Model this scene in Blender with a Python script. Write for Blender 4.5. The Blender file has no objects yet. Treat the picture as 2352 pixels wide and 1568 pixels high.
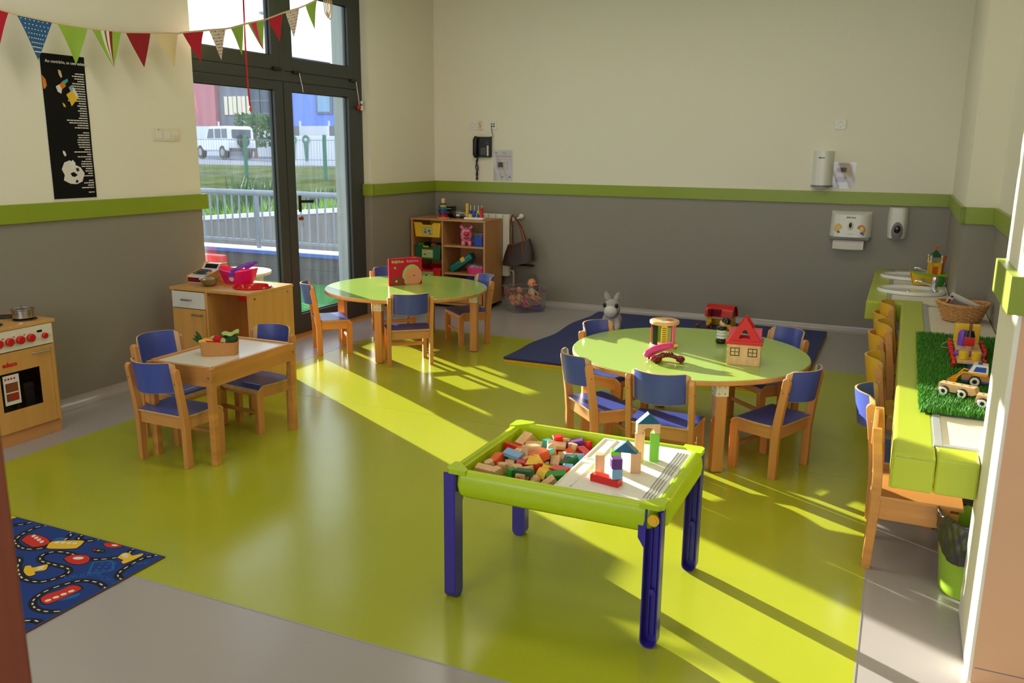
import bpy, bmesh, math, random
from mathutils import Vector, Matrix
R = math.radians
PI = math.pi
random.seed(7)
SC = bpy.context.scene
COL = SC.collection

# ------------------------------------------------------------------ camera, world, sun, exposure
yaw, pitch, roll = 0.42365348, 0.22025771, 0.00994838
fw = Vector((-math.sin(yaw) * math.cos(pitch), math.cos(yaw) * math.cos(pitch), -math.sin(pitch)))
rt = Vector((math.cos(yaw), math.sin(yaw), 0))
up = rt.cross(fw)
rt2 = rt * math.cos(roll) + up * math.sin(roll)
up2 = -rt * math.sin(roll) + up * math.cos(roll)
cam_d = bpy.data.cameras.new('camera')
cam = bpy.data.objects.new('camera', cam_d)
COL.objects.link(cam)
cam.matrix_world = Matrix(((rt2.x, up2.x, -fw.x, 0.0), (rt2.y, up2.y, -fw.y, 0.0), (rt2.z, up2.z, -fw.z, 1.6), (0, 0, 0, 1)))
cam_d.sensor_width = 36.0
cam_d.lens = 1969.62 / 2352 * 36.0
cam_d.clip_start = 0.05
cam_d.clip_end = 500
cam_d.dof.use_dof = True
cam_d.dof.focus_distance = 4.2
cam_d.dof.aperture_fstop = 7.0
SC.camera = cam

SC.view_settings.view_transform = 'Standard'
SC.view_settings.look = 'None'
SC.view_settings.gamma = 1.0
SC.view_settings.use_curve_mapping = False
SC.view_settings.exposure = 0.0
cy = SC.cycles
cy.use_denoising = True
cy.max_bounces = 7
cy.diffuse_bounces = 4
cy.glossy_bounces = 4
cy.transmission_bounces = 6
cy.transparent_max_bounces = 12
cy.sample_clamp_indirect = 6.0
cy.caustics_reflective = False
cy.caustics_refractive = False

world = bpy.data.worlds.new('sky')
SC.world = world
world.use_nodes = True
bgn = world.node_tree.nodes['Background']
bgn.inputs[0].default_value = (0.80, 0.89, 1.0, 1)
bgn.inputs[1].default_value = 2.1

sun_d = bpy.data.lights.new('sun', 'SUN')
sun_d.energy = 23.0
sun_d.color = (1.0, 0.965, 0.88)
sun_d.angle = R(0.55)
sun = bpy.data.objects.new('sun', sun_d)
COL.objects.link(sun)
el = R(11.4)
sdir = Vector((0.8695 * math.cos(el), -0.494 * math.cos(el), -math.sin(el)))
sun.rotation_euler = sdir.to_track_quat('-Z', 'Y').to_euler()
sun.location = (-30, 20, 12)


def area(name, loc, size, energy, col, rot):
    d = bpy.data.lights.new(name, 'AREA')
    d.shape = 'RECTANGLE'
    d.size, d.size_y = size
    d.energy = energy
    d.color = col
    o = bpy.data.objects.new(name, d)
    COL.objects.link(o)
    o.location = loc
    o.rotation_euler = rot
    return o


# added fill lamps: an assumed window behind the camera, and unseen ceiling lamps
area('window_fill', (-1.6, -2.42, 1.75), (4.6, 1.9), 66, (0.92, 0.96, 1.0), (R(90), 0, 0))
CEIL = 3.25
FILL_LAMPS = [(-3.1, 3.3), (-1.2, 3.3), (-3.1, 6.2), (-1.2, 6.2), (-1.8, 0.6)]
for k, (x, y) in enumerate(FILL_LAMPS):
    area('ceiling_fill_light', (x, y, CEIL - 0.09), (1.2, 0.5), 9.5, (1.0, 0.94, 0.83), (0, 0, 0))


# ------------------------------------------------------------------ materials
def lin(c):
    return tuple(((v / 255 / 12.92) if v / 255 <= 0.04045 else ((v / 255 + 0.055) / 1.055) ** 2.4) for v in c)


MATS = {}


def mat(name, c, rough=0.5, metal=0.0, spec=0.5, var=0.0, scale=(6, 6, 6), bump=0.0, bscale=60, coat=0.0, trans=0.0, sub=0.0, detail=4.0):
    m = bpy.data.materials.new(name)
    m.use_nodes = True
    nt = m.node_tree
    b = nt.nodes['Principled BSDF']
    col = lin(c) + (1,)
    b.inputs['Base Color'].default_value = col
    b.inputs['Roughness'].default_value = rough
    b.inputs['Metallic'].default_value = metal
    b.inputs['Specular IOR Level'].default_value = spec
    if coat:
        b.inputs['Coat Weight'].default_value = coat
        b.inputs['Coat Roughness'].default_value = 0.12
    if trans:
        b.inputs['Transmission Weight'].default_value = trans
    if var or bump:
        tc = nt.nodes.new('ShaderNodeTexCoord')
        mp = nt.nodes.new('ShaderNodeMapping')
        mp.inputs['Scale'].default_value = scale
        nt.links.new(tc.outputs['Object'], mp.inputs['Vector'])
    if var:
        n = nt.nodes.new('ShaderNodeTexNoise')
        n.inputs['Scale'].default_value = 1.0
        n.inputs['Detail'].default_value = detail
        nt.links.new(mp.outputs[0], n.inputs['Vector'])
        rp = nt.nodes.new('ShaderNodeValToRGB')
        rp.color_ramp.elements[0].position = 0.3
        rp.color_ramp.elements[1].position = 0.7
        rp.color_ramp.elements[0].color = tuple(v * (1 - var) for v in col[:3]) + (1,)
        rp.color_ramp.elements[1].color = tuple(min(1, v * (1 + var)) for v in col[:3]) + (1,)
        nt.links.new(n.outputs['Fac'], rp.inputs['Fac'])
        nt.links.new(rp.outputs['Color'], b.inputs['Base Color'])
    if bump:
        n2 = nt.nodes.new('ShaderNodeTexNoise')
        n2.inputs['Scale'].default_value = bscale
        n2.inputs['Detail'].default_value = 3
        nt.links.new(tc.outputs['Object'], n2.inputs['Vector'])
        bp = nt.nodes.new('ShaderNodeBump')
        bp.inputs['Strength'].default_value = bump
        bp.inputs['Distance'].default_value = 0.01
        nt.links.new(n2.outputs['Fac'], bp.inputs['Height'])
        nt.links.new(bp.outputs['Normal'], b.inputs['Normal'])
    MATS[name] = m
    return m


def glassmat(name, tint, refl=0.08, haze=0.0, rough=0.02, streak=0.0):
    m = bpy.data.materials.new(name)
    m.use_nodes = True
    nt = m.node_tree
    for n in list(nt.nodes):
        nt.nodes.remove(n)
    out = nt.nodes.new('ShaderNodeOutputMaterial')
    tr = nt.nodes.new('ShaderNodeBsdfTransparent')
    tr.inputs[0].default_value = tint + (1,)
    gl = nt.nodes.new('ShaderNodeBsdfGlossy')
    gl.inputs['Roughness'].default_value = rough
    lw = nt.nodes.new('ShaderNodeLayerWeight')
    lw.inputs[0].default_value = 0.5
    pw = nt.nodes.new('ShaderNodeMath')
    pw.operation = 'POWER'
    pw.inputs[1].default_value = 4.0
    nt.links.new(lw.outputs['Facing'], pw.inputs[0])
    fr = nt.nodes.new('ShaderNodeMath')
    fr.operation = 'MULTIPLY_ADD'
    fr.inputs[1].default_value = 0.8
    fr.inputs[2].default_value = refl * 0.5
    nt.links.new(pw.outputs[0], fr.inputs[0])
    mx = nt.nodes.new('ShaderNodeMixShader')
    nt.links.new(fr.outputs[0], mx.inputs[0])
    nt.links.new(tr.outputs[0], mx.inputs[1])
    nt.links.new(gl.outputs[0], mx.inputs[2])
    last = mx
    if haze:
        tl = nt.nodes.new('ShaderNodeBsdfTranslucent')
        tl.inputs[0].default_value = (0.85, 0.9, 1.0, 1)
        df = nt.nodes.new('ShaderNodeBsdfDiffuse')
        df.inputs[0].default_value = (0.8, 0.85, 0.9, 1)
        m3 = nt.nodes.new('ShaderNodeMixShader')
        m3.inputs[0].default_value = 0.3
        nt.links.new(tl.outputs[0], m3.inputs[1])
        nt.links.new(df.outputs[0], m3.inputs[2])
        m2 = nt.nodes.new('ShaderNodeMixShader')
        nt.links.new(mx.outputs[0], m2.inputs[1])
        nt.links.new(m3.outputs[0], m2.inputs[2])
        m2.inputs[0].default_value = haze
        if streak:
            tc = nt.nodes.new('ShaderNodeTexCoord')
            mp = nt.nodes.new('ShaderNodeMapping')
            mp.inputs['Scale'].default_value = (1, 16, 1.6)
            nz = nt.nodes.new('ShaderNodeTexNoise')
            nz.inputs['Scale'].default_value = 1.0
            nz.inputs['Detail'].default_value = 8
            rg = nt.nodes.new('ShaderNodeMapRange')
            rg.inputs['From Min'].default_value = 0.35
            rg.inputs['From Max'].default_value = 0.75
            rg.inputs['To Min'].default_value = haze
            rg.inputs['To Max'].default_value = haze + streak
            nt.links.new(tc.outputs['Object'], mp.inputs[0])
            nt.links.new(mp.outputs[0], nz.inputs['Vector'])
            nt.links.new(nz.outputs['Fac'], rg.inputs['Value'])
            nt.links.new(rg.outputs[0], m2.inputs[0])
        last = m2
    nt.links.new(last.outputs[0], out.inputs[0])
    MATS[name] = m
    return m


mat('wall_cream', (237, 231, 212), 0.55, var=0.015, scale=(.8, .8, .8), bump=0.03, bscale=180)
mat('wall_grey', (143, 137, 124), 0.42, var=0.02, scale=(1, 1, 1), bump=0.03, bscale=180)
mat('strip_green', (142, 160, 38), 0.35, var=0.02)
mat('peach_tone', (226, 178, 134), 0.6, var=0.02)
mat('ceiling_white', (235, 232, 222), 0.9)
mat('floor_green', (171, 176, 42), 0.2, spec=0.62, var=0.02, scale=(1.2, 1.2, 1), bump=0.06, bscale=7)
mat('floor_grey', (170, 162, 158), 0.22, spec=0.6, var=0.02, scale=(1.2, 1.2, 1), bump=0.06, bscale=7)
mat('frame_dark', (62, 63, 62), 0.42, spec=0.4)
mat('black', (18, 18, 20), 0.4)
mat('black_gloss', (14, 13, 14), 0.12)
mat('beech', (206, 142, 78), 0.38, var=0.10, scale=(26, 26, 2.2), coat=0.15)
mat('beech_h', (208, 146, 82), 0.38, var=0.10, scale=(2.2, 26, 26), coat=0.15)
mat('beech_y', (204, 144, 82), 0.38, var=0.10, scale=(26, 2.2, 26), coat=0.15)
mat('ply', (214, 168, 108), 0.45, var=0.12, scale=(30, 30, 4))
mat('plywood_face', (214, 158, 84), 0.4, var=0.09, scale=(14, 14, 1.4), coat=0.1)
mat('pine', (205, 140, 70), 0.4, var=0.2, scale=(3, 2, 22), coat=0.15)
mat('chair_blue', (72, 86, 164), 0.3, spec=0.5)
mat('chair_yellow', (236, 184, 48), 0.35)
mat('table_green', (166, 196, 92), 0.14, spec=0.7)
mat('white_lam', (226, 222, 210), 0.22)
mat('white_plastic', (232, 230, 222), 0.3)
mat('cream_plastic', (228, 222, 196), 0.35)
mat('grey_plastic', (122, 120, 118), 0.35)
mat('steel', (190, 188, 184), 0.25, metal=1.0)
mat('chrome', (220, 220, 222), 0.08, metal=1.0)
mat('red', (205, 24, 24), 0.3)
mat('red_gloss', (214, 20, 18), 0.15)
mat('dark_red', (120, 16, 22), 0.2)
mat('crimson', (190, 12, 44), 0.8)
mat('orange', (232, 92, 26), 0.35)
mat('yellow', (236, 188, 38), 0.35)
mat('green', (52, 140, 44), 0.35)
mat('lime', (120, 200, 60), 0.35)
mat('dark_green', (22, 88, 52), 0.35)
mat('blue', (32, 72, 170), 0.35)
mat('light_blue', (128, 172, 206), 0.35)
mat('teal', (74, 178, 170), 0.35)
mat('dark_teal', (16, 116, 112), 0.3)
mat('petrol', (22, 90, 120), 0.35)
mat('purple', (104, 56, 128), 0.35)
mat('violet', (118, 66, 190), 0.3)
mat('pink', (236, 130, 160), 0.35)
mat('hot_pink', (236, 28, 104), 0.3)
mat('raspberry', (226, 60, 130), 0.3)
mat('natural_wood', (222, 178, 128), 0.5, var=0.1, scale=(60, 60, 12))
mat('lime_plastic', (180, 208, 18), 0.28, spec=0.5)
mat('indigo_plastic', (58, 46, 150), 0.3)
mat('white_board', (240, 236, 222), 0.35)
mat('counter_green', (178, 190, 52), 0.32, var=0.02)
mat('counter_white', (228, 218, 198), 0.35)
mat('trim_grey', (160, 160, 158), 0.4)
mat('ceramic', (236, 234, 228), 0.12, coat=0.3)
mat('skin_doll', (226, 150, 112), 0.4)
mat('fabric_tan', (196, 138, 76), 0.9, var=0.06, scale=(90, 90, 90), bump=0.15, bscale=400)
mat('felt_red', (196, 16, 22), 0.95)
mat('felt_green', (38, 84, 42), 0.95, var=0.1)
mat('felt_pale', (168, 188, 110), 0.95)
mat('felt_yellow', (232, 182, 68), 0.95)
mat('felt_orange', (224, 130, 40), 0.95)
mat('wicker', (206, 152, 92), 0.6, var=0.2, scale=(70, 70, 70))
mat('plush_grey', (176, 172, 164), 0.95, var=0.06, scale=(60, 60, 60), bump=0.2, bscale=300)
mat('plush_white', (226, 222, 212), 0.95, bump=0.2, bscale=300)
mat('mat_blue', (30, 44, 108), 0.45, bump=0.04, bscale=30)
mat('mat_yellow', (222, 170, 24), 0.5)
mat('rug_blue', (18, 54, 128), 0.9, var=0.08, scale=(5, 5, 5))
mat('rug_lightblue', (28, 92, 160), 0.9)
mat('rug_black', (22, 20, 22), 0.9)
mat('rug_red', (206, 44, 30), 0.9)
mat('rug_yellow', (232, 186, 44), 0.9)
mat('rug_white', (232, 222, 206), 0.9)
mat('rug_edge', (96, 66, 48), 0.9)
mat('door_brown', (128, 62, 34), 0.5, var=0.2, scale=(40, 40, 1.6))
mat('bag_dark', (52, 38, 34), 0.5, bump=0.2, bscale=150)
mat('bag_brown', (132, 66, 34), 0.4)
mat('paper', (228, 220, 212), 0.6)
mat('paper_tan', (220, 190, 150), 0.6)
mat('print_grey', (130, 124, 124), 0.7)
mat('shelf_wood', (190, 136, 82), 0.42, var=0.07, scale=(20, 20, 2))
mat('radiator_white', (232, 226, 208), 0.35)
mat('bin_green', (150, 184, 52), 0.3)
mat('turf', (74, 142, 36), 0.7, var=0.25, scale=(40, 40, 40))
mat('turf_base', (34, 70, 24), 0.95)
mat('flag_blue', (44, 92, 140), 0.9)
mat('flag_green', (150, 186, 66), 0.9)
mat('flag_cream', (232, 208, 160), 0.9)
mat('flag_darkred', (150, 24, 28), 0.9)
mat('flag_floral', (226, 216, 206), 0.9)
mat('flag_white', (236, 232, 220), 0.9)
mat('string', (220, 196, 160), 0.9)
mat('poster_black', (7, 7, 8), 0.6, spec=0.2)
mat('amber', (242, 160, 18), 0.35)
mat('concrete', (112, 112, 112), 0.8, spec=0.0, var=0.06)
mat('dark_block', (74, 76, 82), 0.85, var=0.06)
mat('coping_blue', (50, 96, 190), 0.4)
mat('coping_white', (200, 200, 204), 0.6)
mat('rail_grey', (120, 130, 150), 0.4, metal=0.3)
mat('outside_turf', (52, 122, 68), 0.9, spec=0.0, var=0.3, scale=(30, 30, 30))
mat('bank', (78, 90, 54), 0.95, spec=0.0, var=0.35, scale=(1.2, 1.2, 1.2))
mat('leaf', (118, 164, 56), 0.7, spec=0.1, var=0.25, scale=(4, 4, 4))
mat('leaf_dark', (60, 104, 62), 0.7, spec=0.1, var=0.25, scale=(4, 4, 4))
mat('road', (118, 124, 138), 0.9, spec=0.0)
mat('car_white', (226, 230, 240), 0.3)
mat('car_glass', (60, 80, 100), 0.1)
mat('bld_blue', (112, 146, 236), 0.8)
mat('bld_red', (190, 120, 130), 0.8)
mat('bld_grey', (120, 128, 142), 0.8)
mat('bld_dark', (66, 66, 72), 0.7)
mat('bld_cream', (238, 228, 204), 0.8)
mat('fence_green', (30, 116, 96), 0.5)
mat('wall_outside', (214, 220, 232), 0.8)
mat('pillar_outside', (168, 172, 176), 0.8)
glassmat('door_glass', (0.97, 0.985, 0.98), haze=0.004, streak=0.011)
glassmat('clear_plastic', (0.93, 0.93, 0.93), haze=0.15, rough=0.15)
glassmat('clear_lid', (0.93, 0.93, 0.93), haze=0.05, rough=0.1)
glassmat('smoked_glass', (0.22, 0.15, 0.12), rough=0.03)
glassmat('sleeve', (0.93, 0.92, 0.93), haze=0.04, rough=0.12)


# ------------------------------------------------------------------ mesh helpers
class G:
    """collects shapes in one bmesh"""

    def __init__(self):
        self.bm = bmesh.new()

    def _fin(self, verts, m):
        if m is not None:
            bmesh.ops.transform(self.bm, matrix=m, verts=verts)
        return verts

    def box(self, x0, x1, y0, y1, z0, z1, bev=0.0, m=None, seg=2):
        r = bmesh.ops.create_cube(self.bm, size=1.0)
        vs = r['verts']
        mm = Matrix.Translation(((x0 + x1) / 2, (y0 + y1) / 2, (z0 + z1) / 2)) @ Matrix.Diagonal((abs(x1 - x0), abs(y1 - y0), abs(z1 - z0), 1))
        bmesh.ops.transform(self.bm, matrix=mm, verts=vs)
        if bev > 0:
            es = list({e for v in vs for e in v.link_edges})
            rr = bmesh.ops.bevel(self.bm, geom=es, offset=bev, segments=seg, affect='EDGES', profile=0.5)
            vs = list({v for f in rr['faces'] for v in f.verts} | {v for v in vs if v.is_valid})
            seen = set(vs)
            stack = list(vs)
            while stack:
                v = stack.pop()
                for e in v.link_edges:
                    w = e.other_vert(v)
                    if w not in seen:
                        seen.add(w)
                        stack.append(w)
            vs = list(seen)
        self._fin(vs, m)
        return self

    def lathe(self, prof, n=24, m=None, a0=0.0, a1=2 * PI, sx=1.0, sy=1.0):
        full = abs(a1 - a0 - 2 * PI) < 1e-6
        k = n if full else n + 1
        rings = []
        allv = []
        for r_, z in prof:
            if r_ < 1e-6:
                v = self.bm.verts.new((0, 0, z))
                rings.append([v])
                allv.append(v)
            else:
                ring = []
                for i in range(k):
                    a = a0 + (a1 - a0) * i / n
                    v = self.bm.verts.new((r_ * math.cos(a) * sx, r_ * math.sin(a) * sy, z))
                    ring.append(v)
                    allv.append(v)
                rings.append(ring)
        for A, B in zip(rings[:-1], rings[1:]):
            cnt = n if full else n
            for i in range(cnt):
                j = (i + 1) % k if full else i + 1
                try:
                    if len(A) == 1 and len(B) == 1:
                        continue
                    if len(A) == 1:
                        self.bm.faces.new((A[0], B[j], B[i]))
                    elif len(B) == 1:
                        self.bm.faces.new((A[i], A[j], B[0]))
                    else:
                        self.bm.faces.new((A[i], A[j], B[j], B[i]))
                except ValueError:
                    pass
        self._fin(allv, m)
        return self

    def cyl(self, r_, z0, z1, n=20, m=None, r2=None, bev=0.0):
        r2 = r_ if r2 is None else r2
        if bev:
            p = [(0, z0), (r_ - bev, z0), (r_, z0 + bev), (r2, z1 - bev), (r2 - bev, z1), (0, z1)]
        else:
            p = [(0, z0), (r_, z0), (r2, z1), (0, z1)]
        return self.lathe(p, n, m)

    def sphere(self, r_, c=(0, 0, 0), s=(1, 1, 1), n=16, m=None, k=10):
        p = [(r_ * math.sin(PI * i / k), -r_ * math.cos(PI * i / k)) for i in range(k + 1)]
        p[0] = (0, -r_)
        p[-1] = (0, r_)
        mm = Matrix.Translation(c) @ Matrix.Diagonal((s[0], s[1], s[2], 1))
        if m is not None:
            mm = m @ mm
        return self.lathe(p, n, mm)

    def tube(self, pts, r_, n=8, m=None, closed=False, radii=None, flat=None):
        P = [Vector(p) for p in pts]
        rings = []
        allv = []
        N = len(P)
        ref = None
        for i, p in enumerate(P):
            if closed:
                t = P[(i + 1) % N] - P[i - 1]
            else:
                t = P[min(i + 1, N - 1)] - P[max(i - 1, 0)]
            if t.length < 1e-9:
                t = Vector((0, 0, 1))
            t.normalize()
            if ref is None:
                ref = Vector((0, 0, 1)) if abs(t.z) < 0.9 else Vector((1, 0, 0))
            a = ref - t * ref.dot(t)
            if a.length < 1e-6:
                a = Vector((1, 0, 0)) - t * t.x
            a.normalize()
            ref = a
            b = t.cross(a)
            rr = radii[i] if radii else r_
            ring = []
            for k in range(n):
                an = 2 * PI * k / n
                if flat:
                    o = a * math.cos(an) * flat[0] + b * math.sin(an) * flat[1]
                else:
                    o = a * math.cos(an) * rr + b * math.sin(an) * rr
                v = self.bm.verts.new(p + o)
                ring.append(v)
                allv.append(v)
            rings.append(ring)
        rng = range(N) if closed else range(N - 1)
        for i in rng:
            A, B = rings[i], rings[(i + 1) % N]
            for k in range(n):
                self.bm.faces.new((A[k], A[(k + 1) % n], B[(k + 1) % n], B[k]))
        if not closed:
            self.bm.faces.new(rings[0][::-1])
            self.bm.faces.new(rings[-1])
        self._fin(allv, m)
        return self

    def prism(self, poly, z0, z1, m=None):
        """poly: list of (x,y); extruded along z"""
        A = [self.bm.verts.new((x, y, z0)) for x, y in poly]
        B = [self.bm.verts.new((x, y, z1)) for x, y in poly]
        n = len(poly)
        self.bm.faces.new(A[::-1])
        self.bm.faces.new(B)
        for i in range(n):
            self.bm.faces.new((A[i], A[(i + 1) % n], B[(i + 1) % n], B[i]))
        self._fin(A + B, m)
        return self

    def sheet(self, f, nu, nv, th=0.0, m=None):
        """f(u,v)->point, u,v in 0..1; th: thickness along the normal"""
        P = [[Vector(f(i / nu, j / nv)) for j in range(nv + 1)] for i in range(nu + 1)]

        def nrm(i, j):
            a = P[min(i + 1, nu)][j] - P[max(i - 1, 0)][j]
            b = P[i][min(j + 1, nv)] - P[i][max(j - 1, 0)]
            c = a.cross(b)
            return c.normalized() if c.length > 1e-12 else Vector((0, 0, 1))

        allv = []
        V = [[self.bm.verts.new(P[i][j] + (nrm(i, j) * th / 2 if th else Vector())) for j in range(nv + 1)] for i in range(nu + 1)]
        allv += [v for r_ in V for v in r_]
        for i in range(nu):
            for j in range(nv):
                self.bm.faces.new((V[i][j], V[i + 1][j], V[i + 1][j + 1], V[i][j + 1]))
        if th:
            W = [[self.bm.verts.new(P[i][j] - nrm(i, j) * th / 2) for j in range(nv + 1)] for i in range(nu + 1)]
            allv += [v for r_ in W for v in r_]
            for i in range(nu):
                for j in range(nv):
                    self.bm.faces.new((W[i][j], W[i][j + 1], W[i + 1][j + 1], W[i + 1][j]))
            bd = [(i, 0) for i in range(nu)] + [(nu, j) for j in range(nv)] + [(i, nv) for i in range(nu, 0, -1)] + [(0, j) for j in range(nv, 0, -1)]
            for a in range(len(bd)):
                p, q = bd[a], bd[(a + 1) % len(bd)]
                self.bm.faces.new((V[p[0]][p[1]], W[p[0]][p[1]], W[q[0]][q[1]], V[q[0]][q[1]]))
        self._fin(allv, m)
        return self

    def build(self, name, material, parent=None, smooth=35, loc=None, rot=None, stuff=False):
        bmesh.ops.recalc_face_normals(self.bm, faces=self.bm.faces)
        me = bpy.data.meshes.new(name)
        self.bm.to_mesh(me)
        self.bm.free()
        if smooth:
            me.shade_smooth()
            me.set_sharp_from_angle(angle=R(smooth))
        me.materials.append(MATS[material])
        o = bpy.data.objects.new(name, me)
        COL.objects.link(o)
        if smooth and smooth < 60:
            wn_ = o.modifiers.new('weighted_normal', 'WEIGHTED_NORMAL')
            wn_.keep_sharp = True
            wn_.weight = 60
        if parent:
            o.parent = parent
        if loc:
            o.location = loc
        if rot:
            o.rotation_euler = rot
        if stuff:
            o['kind'] = 'stuff'
        return o


def T(x, y, z):
    return Matrix.Translation((x, y, z))


def RX(a):
    return Matrix.Rotation(R(a), 4, 'X')


def RY(a):
    return Matrix.Rotation(R(a), 4, 'Y')


def RZ(a):
    return Matrix.Rotation(R(a), 4, 'Z')


def tag(o, label, cat, group=None, kind=None):
    o['label'] = label
    o['category'] = cat
    if group:
        o['group'] = group
    if kind:
        o['kind'] = kind
    return o


def thing(name, label, cat, loc=(0, 0, 0), rotz=0.0, group=None, kind=None):
    o = bpy.data.objects.new(name, None)
    COL.objects.link(o)
    o.empty_display_size = 0.05
    o.location = loc
    o.rotation_euler = (0, 0, R(rotz))
    return tag(o, label, cat, group, kind)


def struct(g, name, material, label, cat, smooth=0):
    return tag(g.build(name, material, smooth=smooth), label, cat, kind='structure')


def copy_tree(o, parent=None):
    c = o.copy()
    COL.objects.link(c)
    c.parent = parent
    for ch in o.children:
        copy_tree(ch, c)
    return c


def text_mesh(s, size, depth=0.001, align='LEFT', shear=0.0, bold=0.0):
    cu = bpy.data.curves.new('lettering', 'FONT')
    cu.body = s
    cu.size = size
    cu.extrude = depth
    cu.align_x = align
    cu.shear = shear
    cu.offset = bold
    cu.resolution_u = 3
    ob = bpy.data.objects.new('lettering', cu)
    COL.objects.link(ob)
    dg = bpy.context.evaluated_depsgraph_get()
    me = bpy.data.meshes.new_from_object(ob.evaluated_get(dg))
    bpy.data.objects.remove(ob)
    bpy.data.curves.remove(cu)
    return me


def text_obj(name, s, size, material, parent, mtx, depth=0.0006, align='LEFT', shear=0.0, bold=0.0):
    me = text_mesh(s, size, depth, align, shear, bold)
    me.materials.clear()
    me.materials.append(MATS[material])
    o = bpy.data.objects.new(name, me)
    COL.objects.link(o)
    o.parent = parent
    o.matrix_local = mtx
    return o


# frames for flat print: text plane lying on a wall
def on_back(x, y, z):          # faces -Y, x to the right
    return T(x, y, z) @ RX(90)


def on_left(x, y, z):          # faces +X, text runs along +Y
    return T(x, y, z) @ RZ(90) @ RX(90)
# ------------------------------------------------------------------ the room
XL, YB = -4.637, 8.221
ZS0, ZS1 = 1.157, 1.265         # green rail
XR, XP = 0.55, 0.36             # right wall, far pillar side
NPX, NPY0, NPY1 = 0.318, 2.75, 3.2
YR = -2.5
ZT = CEIL

g = G()
g.box(-5.03, 4.0, -3.0, YB + 0.3, -0.2, 0)
floor = struct(g, 'floor', 'floor_grey', 'grey resin floor around the green area', 'floor')
g = G()
g.box(-4.09, 0.0, 2.138, 6.664, -0.01, 0.0012)
g.build('floor_panel', 'floor_green', floor, smooth=0)
g = G()
for a in ((-4.09, 0.0, 2.132, 2.138), (-4.09, 0.0, 6.664, 6.669)):
    g.box(a[0], a[1], a[2], a[3], -0.01, 0.0014)
g.box(0.0, 0.005, 2.132, 6.669, -0.01, 0.0014)
g.box(-4.095, -4.09, 2.132, 6.669, -0.01, 0.0014)
g.build('seam', 'trim_grey', floor, smooth=0, stuff=True)
# fine weld lines of the green sheet
g = G()
g.box(-4.09, 0.0, 4.40, 4.4025, -0.01, 0.0015)
g.build('weld_line', 'strip_green', floor, smooth=0)

# left wall: opening for the garden door Y 4.78..7.0, wall 0.46 thick
DO0, DO1, DZ = 4.79, 6.995, 3.02
XO = -5.03
def wall_left(g, z0, z1, x1):
    g.box(XO, x1, YR - 0.3, DO0, z0, z1)
    g.box(XO, x1, DO1, YB, z0, z1)
g = G()
wall_left(g, ZS0 + 0.05, DZ, XL)
g.box(XO, XL, YR - 0.3, YB, DZ, ZT)
wl = struct(g, 'wall_left', 'wall_cream', 'cream plastered wall with the glazed door', 'wall')
g = G()
wall_left(g, 0, ZS0 + 0.05, XL)
g.build('wall_panel', 'wall_grey', wl, smooth=0)
g = G()
g.box(XL - 0.01, XL + 0.022, YR, DO0 + 0.045, ZS0, ZS1, 0.003)
g.build('rail', 'strip_green', wl)
g = G()
g.box(XL - 0.105, XL + 0.022, DO1 - 0.022, DO1 + 0.01, ZS0, ZS1, 0.003)
g.box(XL - 0.01, XL + 0.022, DO1, YB, ZS0, ZS1, 0.003)
g.build('rail', 'strip_green', wl)

def cove_prof(r_, n=6):
    return [(r_ * (1 - math.sin(PI / 2 * i / n)), r_ * (1 - math.cos(PI / 2 * i / n))) for i in range(n + 1)]

def cove(name, parent, p0, p1, nx, ny, r_=0.06):
    """coved skirting along p0->p1, wall normal (nx,ny)"""
    g = G()
    pr = cove_prof(r_)
    def f(u, v):
        k = min(int(round(v * 6)), 6)
        d, z = pr[k]
        x = p0[0] + (p1[0] - p0[0]) * u
        y = p0[1] + (p1[1] - p0[1]) * u
        return (x + nx * (d + .001), y + ny * (d + .001), z + .0005)
    g.sheet(f, 1, 6)
    return g

for a, b in ((YR, DO0), (DO1, YB)):
    g = cove('c', None, (XL, a), (XL, b), 1, 0)
    tag(g.build('baseboard_left', 'floor_grey', smooth=60), 'coved grey skirting %s the glazed door' % ('before' if a < 0 else 'beyond'), 'skirting', kind='structure')

# back wall
g = G()
g.box(XO, XR + 0.4, YB, YB + 0.25, ZS0 + 0.05, ZT)
wb = struct(g, 'wall_back', 'wall_cream', 'long cream wall above the green rail at the back', 'wall')
g = G()
g.box(XO, XR + 0.4, YB, YB + 0.25, 0, ZS0 + 0.05)
g.build('wall_panel', 'wall_grey', wb, smooth=0)
g = G()
g.box(XL, XP, YB - 0.022, YB + 0.01, ZS0, ZS1, 0.003)
g.build('rail', 'strip_green', wb)
g = cove('c', None, (XL, YB), (XP, YB), 0, -1)
tag(g.build('baseboard_back', 'floor_grey', smooth=60), 'coved grey skirting along the long back wall', 'skirting', kind='structure')

# right wall with far pillar and niche
g = G()
g.box(XP, XR + 0.4, 6.32, YB, ZS0 + 0.05, ZT)
g.box(XR, XR + 0.4, NPY1 - .02, 6.33, ZS0 + 0.05, ZT)
wr = struct(g, 'wall_right', 'wall_cream', 'cream wall with a pillar above the sink counter', 'wall')
g = G()
g.box(XP, XR + 0.4, 6.32, YB, 0, ZS0 + 0.05)
g.box(XR, XR + 0.4, NPY1 - .02, 6.33, 0, ZS0 + 0.05)
g.build('wall_panel', 'wall_grey', wr, smooth=0)
g = G()
g.box(XP - 0.022, XP + 0.01, 6.32 - .022, YB - 0.02, ZS0, ZS1, 0.003)
g.box(XP - 0.022, XR - 0.02, 6.32 - 0.022, 6.33, ZS0, ZS1, 0.003)
g.build('rail', 'strip_green', wr)
g = G()
g.box(XR - 0.022, XR + 0.01, NPY1, 6.30, ZS0, ZS1, 0.003)
g.build('rail', 'strip_green', wr)

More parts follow.
